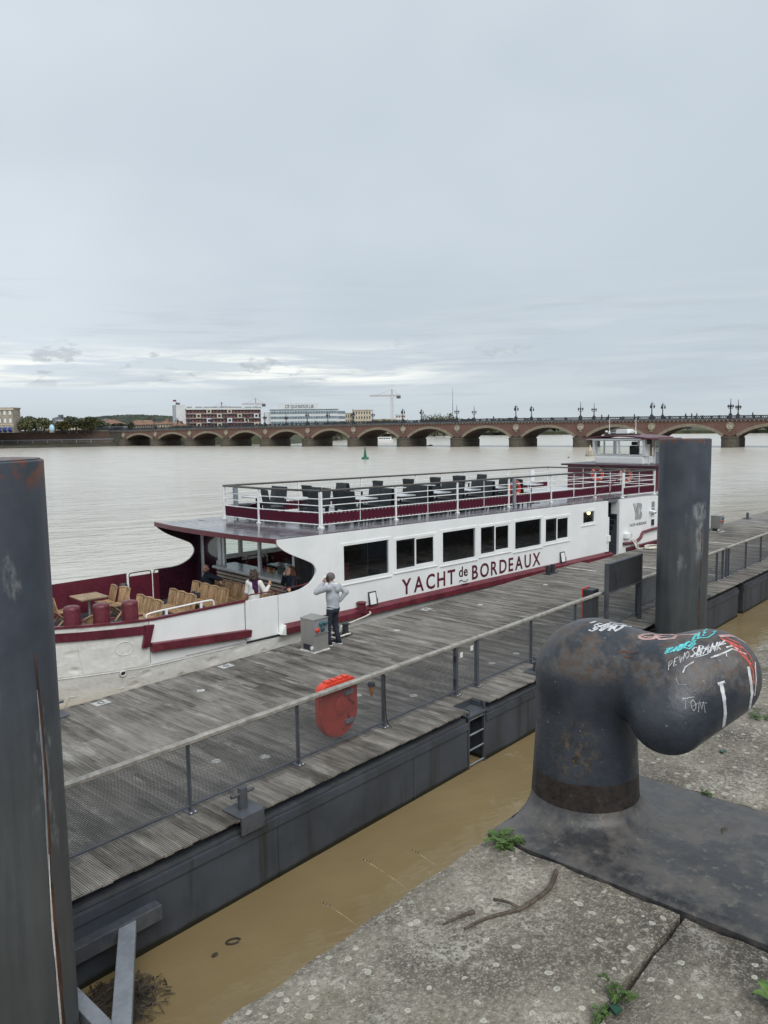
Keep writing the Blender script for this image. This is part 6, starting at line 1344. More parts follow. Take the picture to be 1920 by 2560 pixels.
# bottles and glasses on the counter
rb = random.Random(5)
COL = {'dark green': (.010, .030, .018), 'amber': (.20, .10, .03), 'red': (.42, .03, .05), 'yellow': (.5, .42, .08), 'orange': (.5, .16, .04), 'clear': (.5, .53, .5), 'green': (.06, .16, .06)}
for k_, c in COL.items(): MT['b_'+k_] = pm('bottle_'+k_.replace(' ', '_'), c, .15, var=.1, scl=9)
def bottle(y, h, r, col, lab, x=XF+.22):
    t = thing('bottle', lab, 'bottle', BF(x, y, 2.235), BROT, 'bottles and glasses on the bar counter')
    MB().lathe([(0, 0), (r, 0), (r, h*.58), (r*.45, h*.72), (r*.36, h*.98), (0, h)], 12).build('flask', MT['b_'+col], t, smooth=40); MB().cyl((0, 0, h*.97), r*.4, h*.05, 10).build('cap', MT['iron'], t)
bottle(3.0, .36, .045, 'clear', 'tall pale bottle on the bar counter left of the red glasses')
for k, (y, cn) in enumerate(((2.74, 'red'), (2.62, 'red'), (2.48, 'yellow'), (2.37, 'orange'), (2.27, 'red'), (2.17, 'yellow'))):
    nm = ['leftmost red', 'second red', 'first yellow', 'orange', 'third red', 'second yellow'][k]
    t = thing('drinking_glass', f'{nm} drinking glass in the row on the bar counter', 'glass', BF(XF+.18, y, 2.235), BROT, 'bottles and glasses on the bar counter'); MB().lathe([(0, .0), (.032, 0), (.04, .15), (.036, .15), (.03, .01)], 12).build('tumbler', MT['b_'+cn], t, smooth=40)
for k, (y, h) in enumerate(((2.02, .24), (1.93, .26), (1.84, .30), (1.74, .32), (1.65, .30))): bottle(y, h, .04, 'dark green', f'dark bottle on the bar counter, {ORD[k]} right of the glasses')
t = thing('bar_canister', 'white cylindrical canister at the right end of the bar counter', 'canister', BF(XF+.2, 1.35, 2.235), BROT); MB().lathe([(0, 0), (.15, 0), (.17, .34), (.15, .34), (.13, .02)], 20).build('bucket', MT['whitem'], t, smooth=40)
# coat rack with wooden hangers behind the first window
t = thing('coat_rack', 'row of wooden coat hangers behind the first cabin window', 'coat rack', BF(-12.4, 1.0, ZB), BROT); MB().tube([(-.9, 0, 1.93), (.9, 0, 1.93)], .014, 6).build('rod', MT['alu'], t)
for q in (-1, 1): MB().tube([(q*.9, 0, 0), (q*.9, 0, 1.93)], .016, 6).build('upright', MT['alu'], t)
for k in range(22): x = -.55+k*.055; MB().tube([(x, -.22, 1.76), (x+.01, 0, 1.86), (x, .22, 1.76)], .012, 5).build('hanger', MT['teak'], t)
# red drinks crates seen through the first window
for k in range(5): t = thing('stacked_tray', f'red tray behind the first cabin window, {ORD[k]} from the bottom of the stack', 'tray', BF(-13.0, .55, ZB+.90+.12*k), BROT, 'trays stacked behind the first window'); MB().box(-.2, .2, -.15, .15, .0, .105).build('tray', MT['redpanel'], t, bevel=.01); MB().box(-.21, .21, -.16, .16, .08, .1).build('rim', MT['redpanel'], t)
t = thing('side_cupboard', 'dark cupboard under the red trays behind the first window', 'cupboard', BF(-13.0, .55, ZB), BROT); MB().box(-.3, .3, -.2, .2, .01, .89).build('carcass', MT['iron'], t); MB().box(-.28, .28, -.22, -.2, .05, .86).build('door', MT['slate'], t)
# ------------------------------------------------------------------ railing round the roof deck
def rail_run(A, Bp, posts, thin, banner=True, zoff=0.0, top=True):
    """one straight run between plan points A and B; posts and thin stanchions given as fractions"""
    A, Bp = Vector(A), Vector(Bp); P = lambda f, h: Vector((lerp(A.x, Bp.x, f), lerp(A.y, Bp.y, f), rz(lerp(A.x, Bp.x, f))+h+.03))
    if top: MB().tube([P(0, 1.10), P(1, 1.10)], .048, 10, flat=.7).build('top_rail', MT['railwood'], boat, smooth=60)
    for h in (.86, .66): MB().tube([P(0, h), P(1, h)], .015, 6).build('guard_bar', MT['whitem'], boat, smooth=60)
    for h in (.455, .095): MB().tube([P(0, h), P(1, h)], .016, 6).build('lacing_bar', MT['whitem'], boat, smooth=60)
    d = (P(1, 0)-P(0, 0)); L = d.length; d.normalize(); nrm = Vector((-d.y, d.x, 0))
    for f in posts:
        p = MB().bar(P(f, .0), P(f, 1.08), .065, .05, nrm).build('rail_post', MT['whitem'], boat, bevel=.006)
        MB().bar(P(f, -.02)+d*.0, P(f, .035), .13, .11, nrm).build('post_foot', MT['whitem'], p, bevel=.008); MB().bar(P(f, .04)+nrm*.05, P(f, .14), .03, .03).build('foot_gusset', MT['whitem'], p)
    for f in thin: MB().tube([P(f, .095), P(f, 1.08)], .013, 6).build('stanchion', MT['whitem'], boat, smooth=60)
    fs = sorted(set(posts) | set(thin))
    for a, b_ in zip(fs, fs[1:]):
        if not banner or (b_-a)*L < .3: continue
        e = .035/L; x0, x1 = a+e, b_-e; n = 10; vs = []; q = []
        for k in range(n+1):
            f = lerp(x0, x1, k/n); w = nrm*(.006*math.sin(k*1.7+a*9)); vs += [P(f, .125)+w, P(f, .43-.004*math.sin(math.pi*k/n))-w]
        for k in range(n): q.append((k*2, k*2+2, k*2+3, k*2+1))
        bn = MB().add(vs+[v+nrm*.004 for v in vs], q+[tuple(i+2*(n+1) for i in reversed(t)) for t in q]).build('banner', MT['banner'], boat, smooth=60, fix=False)
        lc = MB(); m = max(2, int((x1-x0)*L/.16))
        for k in range(m):
            f = lerp(x0, x1, (k+.5)/m); g_ = .04/L
            lc.tube([P(f-g_*.5, .40)-nrm*.012, P(f+g_*.7, .465)-nrm*.018], .0065, 4); lc.tube([P(f-g_*.5, .085)-nrm*.018, P(f+g_*.7, .150)-nrm*.012], .0065, 4)
        lc.build('lacing', MT['rope'], bn)
xs_ = [-13.36, -10.27, -7.24, -4.31, -1.54, 1.75]
fx = lambda x: (x+13.36)/(1.75+13.36)
rail_run((-13.36, .96, 0), (1.75, 1.02, 0), [fx(x) for x in xs_], [fx((a+b_)/2) for a, b_ in zip(xs_, xs_[1:])])
rail_run((1.75, 1.02, 0), (4.4, 1.15, 0), [1.0], [0.0, .5])
rail_run((-13.36, .96, 0), (-13.90, 3.40, 0), [.02, 1.0], []); rail_run((-13.90, 3.40, 0), (-13.98, 5.27, 0), [.98], [0.0])
xf_ = [-13.98, -10.9, -7.9, -4.9, -1.9, 1.2, 4.4]; ff = lambda x: (x+13.98)/(4.4+13.98)
rail_run((-13.98, 5.27, 0), (4.4, 5.27, 0), [ff(x) for x in xf_], [ff((a+b_)/2) for a, b_ in zip(xf_, xf_[1:])])
rail_run((4.4, 5.27, 0), (5.1, .03, 0), [.99], [0.0, .35, .7], banner=False)
rail_run((2.28, .04, 0), (5.1, .03, 0), [0.01, .99], [.5])
MB().tube([(1.62, 1.0, rz(2)+.1), (2.25, .05, rz(2)+.95)], .015, 6).build('safety_strap', MT['burg'], boat)
MB().box(.95, 2.2, .1, .14, rz(1.5)+.02, rz(1.5)+.07).build('hatch_coaming', MT['iron'], boat)
for x, y in ((-13.7, 5.0), (-4.0, .98)): MB().box(x-.07, x+.07, y-.05, y+.05, rz(x)+.05, rz(x)+1.08).build('wide_post', MT['greyl'], boat, bevel=.01)
MB().box(2.9, 3.2, 5.2, 5.3, rz(3)+.5, rz(3)+1.05).build('deck_locker', MT['whitem'], boat)
# ------------------------------------------------------------------ wheelhouse
wh = MB().box(6.4, 9.0, .75, 5.45, 3.3, 4.62).build('deckhouse', MT['burg'], boat, bevel=.01)
MB().prism([(6.1, .55), (9.3, .55), (9.3, 5.65), (6.1, 5.65)], 4.56, 4.64, 'z').build('deckhouse_ledge', MT['burgd'], boat)
MB().prism([(7.0, 1.62), (8.9, 1.62), (8.9, 4.28), (7.0, 4.28)], 4.62, 5.04, 'z').build('wheelhouse_base', MT['white'], boat, bevel=.10, seg=3)
def wframe():
    # raked front: two panes leaning outwards, corner posts and header
    bz_, tz_ = 5.04, 5.84; y0, ym, y1 = 1.68, 2.92, 4.22; xb, xt = 7.02, 6.90
    def pt(y, z): f = (z-bz_)/(tz_-bz_); c = 2.95; return (lerp(xb, xt, f), c+(y-c)*lerp(1, 1.11, f), z)
    for a, b_ in ((y0, ym), (ym, y1)):
        e = .05; m = MB(); o = [pt(a, bz_), pt(b_, bz_), pt(b_, tz_), pt(a, tz_)]; i = [pt(a+e, bz_+.07), pt(b_-e, bz_+.07), pt(b_-e, tz_-.07), pt(a+e, tz_-.07)]
        vs = o+i; vs = vs+[(x+.05, y, z) for x, y, z in vs]; fs = []
        for k in range(4): j = (k+1) % 4; fs += [(k, j, 4+j, 4+k), (8+k, 12+k, 12+j, 8+j), (k, 8+k, 8+j, j), (4+k, 4+j, 12+j, 12+k)]
        w_ = m.add(vs, fs).build('wheelhouse_window', MT['greyl'] if False else MT['whitem'], boat)
        MB().add([(x+.02, y, z) for x, y, z in i], [(0, 1, 2, 3)]).build('pane', MT['glass'], w_, fix=False)
    # near side: short solid corner, door frame, glazed panel
    MB().prism([(7.02, 5.04), (7.30, 5.04), (7.30, 5.86), (6.90, 5.86)], 1.52, 1.66, 'y').build('corner_post', MT['white'], boat); MB().prism([(7.02, 5.04), (7.2, 5.04), (7.2, 5.86), (6.90, 5.86)], 4.24, 4.36, 'y').build('corner_post', MT['white'], boat)
    for x in (7.45, 8.02, 8.55): MB().box(x-.04, x+.04, 1.56, 1.64, 4.64, 5.86).build('door_post', MT['whitem'], boat)
    MB().box(8.06, 8.51, 1.585, 1.605, 5.2, 5.82).build('side_pane', MT['tint'], boat); MB().box(8.06, 8.51, 1.58, 1.61, 4.64, 5.2).build('side_panel', MT['greyl'], boat); MB().box(7.49, 7.98, 1.70, 1.74, 4.64, 5.84).build('door_leaf', MT['teakd'], boat)
    for x in (7.9, 8.86): MB().box(x-.04, x+.04, 4.24, 4.3, 5.04, 5.86).build('far_post', MT['whitem'], boat)
    for y in (1.62, 2.9, 4.2): MB().box(8.82, 8.9, y-.05, y+.05, 5.04, 5.86).build('rear_post', MT['whitem'], boat)
    MB().box(7.05, 7.45, 1.8, 4.1, 4.64, 5.12).build('helm_console', MT['iron'], boat, bevel=.03)
    vs = []; fs = []; n = 12
    for k in range(n+1):
        f = k/n; y = lerp(1.2, 4.75, f); h = 5.87+.13*(1-(2*f-1)**2); vs += [(6.62, y, h-.02), (9.15, y, h), (9.15, y, h+.07), (6.62, y, h+.05)]
    for k in range(n):
        for q in range(4): fs.append((k*4+q, k*4+(q+1) % 4, k*4+4+(q+1) % 4, k*4+4+q))
    MB().add(vs, fs+[(0, 1, 2, 3), (n*4+3, n*4+2, n*4+1, n*4)]).build('wheelhouse_roof', MT['burg'], boat, smooth=40); MB().box(6.72, 9.1, 1.35, 4.6, 5.83, 5.885).build('header', MT['white'], boat)
    MB().box(6.7, 9.1, .75, 1.6, 5.84, 5.90).build('side_canopy', MT['burg'], boat); MB().box(6.85, 7.0, 1.25, 1.40, 5.62, 5.84).build('search_light', MT['black'], boat, bevel=.02)
    MB().box(7.6, 8.3, 2.5, 4.1, 6.02, 6.10).build('roof_platform', MT['iron'], boat); MB().prism([(2.85, 6.12), (3.55, 6.12), (3.5, 6.32), (2.9, 6.34)], 7.7, 8.3, 'x').build('radar', MT['whitem'], boat, bevel=.03, seg=3)
    for y in (4.05, 2.60): MB().tube([(8.0, y, 6.08), (8.0, y, 6.9)], [.022, .010], 6).build('antenna', MT['whitem'], boat); MB().cyl((8.0, y, 6.08), .05, .16, 10).build('antenna_base', MT['whitem'], boat)
    for y in (4.22, 2.72): MB().ell((8.0, y, 6.22), (.07, .07, .06), 10, 6).build('gps_dome', MT['whitem'], boat, smooth=60)
    MB().tube([(7.9, 2.55, 6.18), (7.9, 4.1, 6.18)], .012, 6).build('mast_bar', MT['whitem'], boat); MB().box(7.62, 7.64, 2.7, 3.3, 6.03, 6.09).build('name_strip', MT['whitem'], boat)
wframe()
t = thing('helm_seat', 'dark high backed helm seat inside the wheelhouse', 'seat', BF(7.95, 2.62, 4.64), BROT)
MB().box(-.1, .06, -.24, .24, .45, .88).build('backrest', MT['black'], t, bevel=.06, seg=3); MB().box(-.08, .05, -.15, .15, .90, 1.08).build('headrest', MT['black'], t, bevel=.05, seg=3); MB().box(-.35, .1, -.24, .24, .36, .46).build('seat_pad', MT['black'], t, bevel=.04); MB().cyl((-.1, 0, .01), .05, .36, 10).build('pedestal', MT['iron'], t)
def lifebuoy(label, loc, rot):
    t = thing('lifebuoy', label, 'lifebuoy', loc, rot, 'lifebuoys on the boat')
    MB().tube([(0, .27*math.cos(a), .27*math.sin(a)) for a in [2*math.pi*k/28 for k in range(28)]], .075, 10, closed=True).build('ring', MT['orange'], t, smooth=80)
    for k in range(4): a = .78+k*math.pi/2; MB().tube([(0, .27*math.cos(a+u), .27*math.sin(a+u)) for u in (-.09, 0, .09)], .079, 10).build('band', MT['rope'], t, smooth=60)
    MB().tube([(-.02, .36*math.cos(a), .36*math.sin(a)) for a in [2*math.pi*k/24 for k in range(24)]], .008, 4, closed=True).build('grab_line', MT['rope'], t)
lifebuoy('orange lifebuoy on the burgundy deckhouse wall, left of two', BF(6.30, 3.66, 4.16), BROT); lifebuoy('orange lifebuoy on the burgundy deckhouse wall, right of two', BF(6.30, 2.14, 4.14), BROT); lifebuoy('orange lifebuoy hung on the roof railing beside the chairs', BF(-3.75, 1.14, 4.16), BROT+math.pi/2)
# ------------------------------------------------------------------ chairs and tables on the roof deck
def resin_chair():
    t = thing('woven_chair', '', 'chair')
    MB().box(-.25, .26, -.26, .26, .40, .48).build('seat', MT['resin'], t, bevel=.02)
    MB().prism([(-.24, .44), (-.18, .44), (-.28, 1.02), (-.33, 1.02)], -.26, .26, 'y').build('backrest', MT['resin'], t, bevel=.015)
    for a, b_ in ((-.20, -.20), (-.20, .19), (.20, -.20), (.20, .19)): MB().box(a-.022, a+.022, b_-.022, b_+.022, .0, .40).build('leg', MT['resin'], t)
    return t
def roof_table():
    t = thing('roof_table', '', 'table')
    MB().box(-.36, .36, -.36, .36, .70, .735).build('tabletop', MT['tabtop'], t, bevel=.008); MB().cyl((0, 0, .03), .035, .67, 10).build('column', MT['black'], t)
    for k in range(2): MB().bar((-.26*(k == 0)-.26*(k == 1), -.26+.52*(k == 1), .02), (.26, .26-.52*(k == 1), .02), .05, .03).build('foot', MT['black'], t)
    return t
c0, t0 = resin_chair(), roof_table(); first = {'c': 1, 't': 1}
def put(kind, x, y, rot, label, group):
    src = c0 if kind == 'c' else t0; p = BF(x, y, rz(x)-.012+.05*(1-((y-3.1)/3.1)**2))
    if first[kind]: first[kind] = 0; src.location = p; src.rotation_euler = (0, 0, BROT+rot); src['label'] = label; src['group'] = group
    else: dup(src, p, BROT+rot, label, group)
rc = random.Random(9); j = lambda a=.04: rc.uniform(-a, a)
rows = [('near', 1.62, [-11.15, -9.40, -7.62, -5.93, -4.25]), ('far', 4.42, [-10.4, -8.65, -7.0, -5.4, -3.9, -2.5])]
for nm, y, xs in rows:
    for k, x in enumerate(xs):
        put('t', x+j(), y+j(), j(.05), f'white topped roof table, {ORD[k]} from the bow in the {nm} row', 'tables on the roof deck')
        for q, (dx, rr, wd) in enumerate(((-.52, 0, 'bow'), (.52, math.pi, 'stern'))):
            for dy, sd in (((-.26, 'near'), (.26, 'far')) if nm == 'near' else ((0.0, ''),)):
                put('c', x+dx+j(.03), y+dy+j(.02), rr+j(.08), f'dark woven chair, {wd} side{" "+sd+" end" if sd else ""} of {ORD[k]} table in {nm} row on the roof', 'chairs on the roof deck')
put('t', -13.05, 4.75, .05, 'white topped roof table in the front far corner of the railing', 'tables on the roof deck'); put('t', -12.62, 2.95, -.05, 'white topped roof table behind the middle of the front railing', 'tables on the roof deck'); put('t', -2.0, 1.65, .1, 'white topped roof table standing alone near the lifebuoy', 'tables on the roof deck')
for x, y, rr, lab in [(-13.35, 5.1, -.6, 'dark woven chair in the front far corner of the roof deck'), (-12.45, 4.95, 3.0, 'dark woven chair behind the front far corner table'), (-12.50, 4.45, 3.3, 'dark woven chair on the stern side of the corner table'), (-13.2, 3.6, -.2, 'dark woven chair left of the middle front table'), (-12.0, 3.25, 3.2, 'dark woven chair facing the bow behind the middle front table'), (-12.05, 2.7, 3.0, 'dark woven chair right of the middle front table'), (-12.75, 2.25, 1.5, 'dark woven chair on the near side of the middle front table'), (-3.15, 1.3, .1, 'dark woven chair beside the lifebuoy on the railing')]:
    put('c', x, y, rr, lab, 'chairs on the roof deck')
# saloon tables and chairs behind the side windows, a lit lamp and plant behind the small one
def put_in(src, x, y, rot, label, group): dup(src, BF(x, y, ZB+.012), BROT+rot, label, group)
for k, x in enumerate((-10.4, -8.3, -6.3, -4.4, -2.6)):
    put_in(t0, x, .95, 0, f'pale saloon table inside the cabin, {ORD[k]} from the bow behind the windows', 'tables in the saloon')
    for dx, rr, wd in ((-.55, 0, 'bow'), (.55, math.pi, 'stern')): put_in(c0, x+dx, .95+j(.05), rr+j(.1), f'dark chair inside the cabin on the {wd} side of {ORD[k]} saloon table', 'chairs in the saloon')
t = thing('table_lamp', 'lit warm lamp behind the small cabin window', 'lamp', BF(.46, .52, ZB), BROT)
MB().cyl((0, 0, 0), .09, .03, 12).cyl((0, 0, .03), .02, 1.74, 8).build('stand', MT['iron'], t); MB().ell((0, 0, 1.84), (.08, .08, .08), 12, 8).build('bulb', MT['lamp'], t, smooth=60)
t = thing('potted_plant', 'green potted plant behind the small cabin window', 'plant', BF(.28, .40, ZB), BROT); MB().lathe([(0, 0), (.16, 0), (.2, .9), (.17, .9), (.15, .05)], 14).build('pot', MT['iron'], t, smooth=40)
lf = MB(); leaf_cloud(lf, (0, 0, 1.32), (.34, .22, .36), 260, .055, random.Random(77)); lf.build('foliage', MT['weed'], t, fix=False)
# ------------------------------------------------------------------ bow: teak furniture, bitts, rails
def teak_chair():
    t = thing('slatted_chair', '', 'chair')          # faces +x; back at -x
    for k in range(7): MB().box(-.20+k*.064, -.150+k*.064, -.235, .235, .40+.004*abs(k-3), .418+.004*abs(k-3)).build('seat_slat', MT['teak'], t)
    def bp(z): return -.20-(z-.40)*.24
    for k in range(9): y = -.192+k*.048; MB().bar((bp(.47), y, .47), (bp(.85), y, .85), .032, .014, (1, 0, .3)).build('back_slat', MT['teak'], t)
    MB().tube(crom([(bp(.86), -.248, .855), (bp(.88)-.012, 0, .880), (bp(.86), .248, .855)], 4), .026, 6).build('top_rail', MT['teak'], t, smooth=60); MB().bar((bp(.45), -.23, .45), (bp(.45), .23, .45), .03, .05).build('lower_rail', MT['teak'], t)
    for s in (-1, 1):
        MB().bar((bp(.87), s*.234, .87), (bp(.40), s*.234, .40), .028, .042, (0, 1, 0)).build('back_stile', MT['teak'], t); MB().bar((bp(.42), s*.222, .42), (.22, s*.222, .0), .028, .042, (0, 1, 0)).build('leg', MT['teak'], t); MB().bar((.20, s*.195, .40), (-.27, s*.195, .0), .028, .04, (0, 1, 0)).build('leg', MT['teak'], t)
    return t
tc0 = teak_chair(); tf = [1]
def teak(x, y, rot, label):
    p = BF(x, y, ZB)
    if tf[0]: tf[0] = 0; tc0.location = p; tc0.rotation_euler = (0, 0, BROT+rot); tc0['label'] = label; tc0['group'] = 'slatted chairs on the bow deck'
    else: dup(tc0, p, BROT+rot, label, 'slatted chairs on the bow deck')
for r_, (x, ys, nm) in enumerate(((-18.22, [2.38, 2.88, 3.38], 'first'), (-17.2, [2.42, 2.93, 3.44], 'second'), (-16.15, [2.42, 2.95, 3.45, 3.97], 'third'), (-15.42, [1.25, 1.75, 2.25, 2.75, 3.25, 3.85, 4.35], 'last'))):
    for k, y in enumerate(ys): teak(x+j(.02), y, math.pi+j(.03), f'slatted wooden chair, {ORD[k]} from the near side in the {nm} row from the bow')
teak(-18.05, 4.75, math.pi+.15, 'slatted wooden chair on the stern side of the bow table'); teak(-18.15, 5.35, math.pi-.1, 'slatted wooden chair in front of the far bulwark by the bow table'); teak(-19.55, 5.05, .1, 'slatted wooden chair on the bow side of the table'); teak(-20.2, 2.2, 2.2, 'slatted wooden chair half hidden behind the left bitts'); teak(-20.6, 3.3, .9, 'slatted wooden chair cut by the left pile')
t = thing('bow_table', 'square wooden table with steel column on the bow deck', 'table', BF(-18.75, 5.02, ZB), BROT)
for k in range(8): MB().box(-.40+k*.10, -.303+k*.10, -.42, .42, .715, .74).build('board', MT['teakd'], t)
MB().cyl((0, 0, .03), .04, .68, 12).build('column', MT['alu'], t); MB().lathe([(.26, 0), (.25, .02), (.05, .05)], 20).build('base', MT['alu'], t, smooth=40); MB().box(-.38, .38, -.4, .4, .69, .714).build('apron', MT['teakd'], t)
for k, (x, y) in enumerate(((-20.86, .90), (-20.27, .66), (-19.66, .46))):
    t = thing('bow_bitt', f'burgundy round mooring bitt behind the bow cap, {["leftmost", "middle", "rightmost"][k]} of three', 'bollard', BF(x, y, ZB), BROT, 'burgundy bitts at the bow')
    MB().lathe([(.19, 0), (.19, 1.37), (.18, 1.42), (.15, 1.445), (0, 1.46)], 28).build('post', MT['burgl'], t, smooth=40); MB().tube([(.16, -.05, 1.06), (.29, -.05, 1.06)], .03, 8).build('horn', MT['burgl'], t); MB().lathe([(.24, 0), (.24, .04), (.19, .05)], 20).build('foot', MT['burgl'], t)
MB().tube(crom([(-19.35, .12, 1.95), (-19.42, .12, 2.16), (-19.3, .12, 2.24), (-18.5, .12, 2.27), (-17.75, .12, 2.29), (-17.6, .12, 2.24), (-17.58, .12, 2.05)], 5), .022, 8).build('bow_handrail', MT['whitem'], boat, smooth=60)
for x in (-17.95, -18.9): MB().box(x-.03, x+.03, .10, .14, 2.0, 2.27).build('handrail_post', MT['whitem'], boat)
t = thing('ash_bin', 'small steel standing bin beside the bow table', 'bin', BF(-17.45, 5.55, ZB), BROT); MB().lathe([(.13, 0), (.14, .75), (.12, .76), (.115, .5)], 20).build('can', MT['alu'], t, smooth=40); MB().lathe([(0, .77), (.13, .77), (.10, .83), (0, .85)], 20).build('lid', MT['iron'], t)
# mooring rope piled on the pontoon by the aft wall
rnd = random.Random(4); P0 = BF(3.35, -.34, 0); pts = [BF(3.0, -.12, 1.50), BF(3.05, -.2, 1.42), BF(3.1, -.32, 1.23)]
for k in range(26): a = k*.62; r_ = .42-.005*k; q = BF(3.75, -.62, 0)+BD*(r_*math.cos(a)*1.3)+BE*(.28*math.sin(a)); pts.append(Vector((q.x, q.y, 1.235+.02*(k//10)+rnd.uniform(0, .03))))
tag(MB().tube(crom(pts, 4), .026, 7).build('mooring_rope', MT['rope'], smooth=60), 'pale mooring rope coiled on the pontoon beside the aft wall', 'rope')
for q in range(3): MB().tube(crom([(2.95+q*.10, -.05, 1.62), (2.98+q*.12, -.16, 1.5), (3.05+q*.12, -.20, 1.32), (3.12+q*.1, -.22, 1.24)], 4), .022, 6).build('rope_turn', MT['rope'], boat, smooth=60)

# ------------------------------------------------------------------ people
def head(c, f, mat_skin, yaw=0.0):
    """skull, jaw, nose, ears around centre c; f is the horizontal facing direction"""
    c = Vector(c); f = Vector(f).normalized(); s = Vector((f.y, -f.x, 0)); u = Vector((0, 0, 1))
    P = lambda a, b_, d: tuple(c+f*a+s*b_+u*d)
    return [EL(P(0, 0, .03), (.088, .088, .098), .0), C(P(.035, 0, -.05), P(.055, 0, -.085), .058, .045, .04), C(P(.092, 0, .005), P(.112, 0, -.025), .009, .016, .012), EL(P(.0, .088, -.005), (.022, .022, .032), .008), EL(P(.0, -.088, -.005), (.022, .022, .032), .008),
            C(P(.082, -.045, .035), P(.082, .045, .035), .014, .014, .015), C(P(.088, -.02, -.055), P(.088, .02, -.055), .012, .012, .010)], P
def eyes(P, parent):
    for s in (-1, 1): MB().ell(P(.090, s*.033, .012), (.009, .009, .006), 8, 5).build('eye', MT['black'], parent)
def hand(w, d, n, k=.012, curl=.5):
    """palm, four fingers and thumb growing from wrist w along d; n is the palm normal"""
    w, d, n = Vector(w), Vector(d).normalized(), Vector(n).normalized(); n = (n-d*n.dot(d)).normalized(); s = d.cross(n)
    out = [C(tuple(w), tuple(w+d*.075), .026, .034, k), C(tuple(w+d*.05-s*.022), tuple(w+d*.085-s*.028), .018, .016, k), C(tuple(w+d*.05+s*.022), tuple(w+d*.085+s*.026), .018, .016, k)]
    for q, (o, L) in enumerate(((-.030, .068), (-.010, .080), (.010, .075), (.029, .058))):
        a = w+d*.092+s*o; b_ = a+d*L*.55+n*L*.25*curl; c = b_+d*L*.40*(1-curl*.6)+n*L*.45*curl
        out += [C(tuple(a), tuple(b_), .0095, .009, .004), C(tuple(b_), tuple(c), .009, .008, .004)]
    a = w+d*.025-s*.03; b_ = a+d*.035-s*.028+n*.012; out += [C(tuple(a), tuple(b_), .013, .011, .008), C(tuple(b_), tuple(b_+d*.030+n*.012), .011, .009, .004)]
    return out
def limb(a, b_, c, r0, r1, r2, k=.03): return [C(a, b_, r0, r1, k), C(b_, c, r1, r2, k)]
def shoe(a, toe, parent, mats):
    a, toe = Vector(a), Vector(toe); d = (toe-a).normalized()
    sdf_mesh('shoe', [C(tuple(a-d*.03+Vector((0, 0, .055))), tuple(a+d*.06+Vector((0, 0, .055))), .046, .046, .02), C(tuple(a+d*.06+Vector((0, 0, .045))), tuple(toe-d*.04+Vector((0, 0, .04))), .044, .038, .03), C(tuple(a+Vector((0, 0, .06))), tuple(a+Vector((0, 0, .12))), .045, .044, .02)], .009, mats[0], parent)
    q = Vector((-d.y, d.x, 0)); p0, p1 = a-d*.075, toe
    o = [p0+q*.03, p0+q*.042+d*.04, p0+q*.036+d*.12, p1+q*.046-d*.07, p1+q*.03-d*.015, p1, p1-q*.03-d*.015, p1-q*.046-d*.07, p0-q*.036+d*.12, p0-q*.042+d*.04, p0-q*.03]
    MB().prism([(v.x, v.y) for v in o], .002, .028, 'z').build('sole', mats[1], parent)
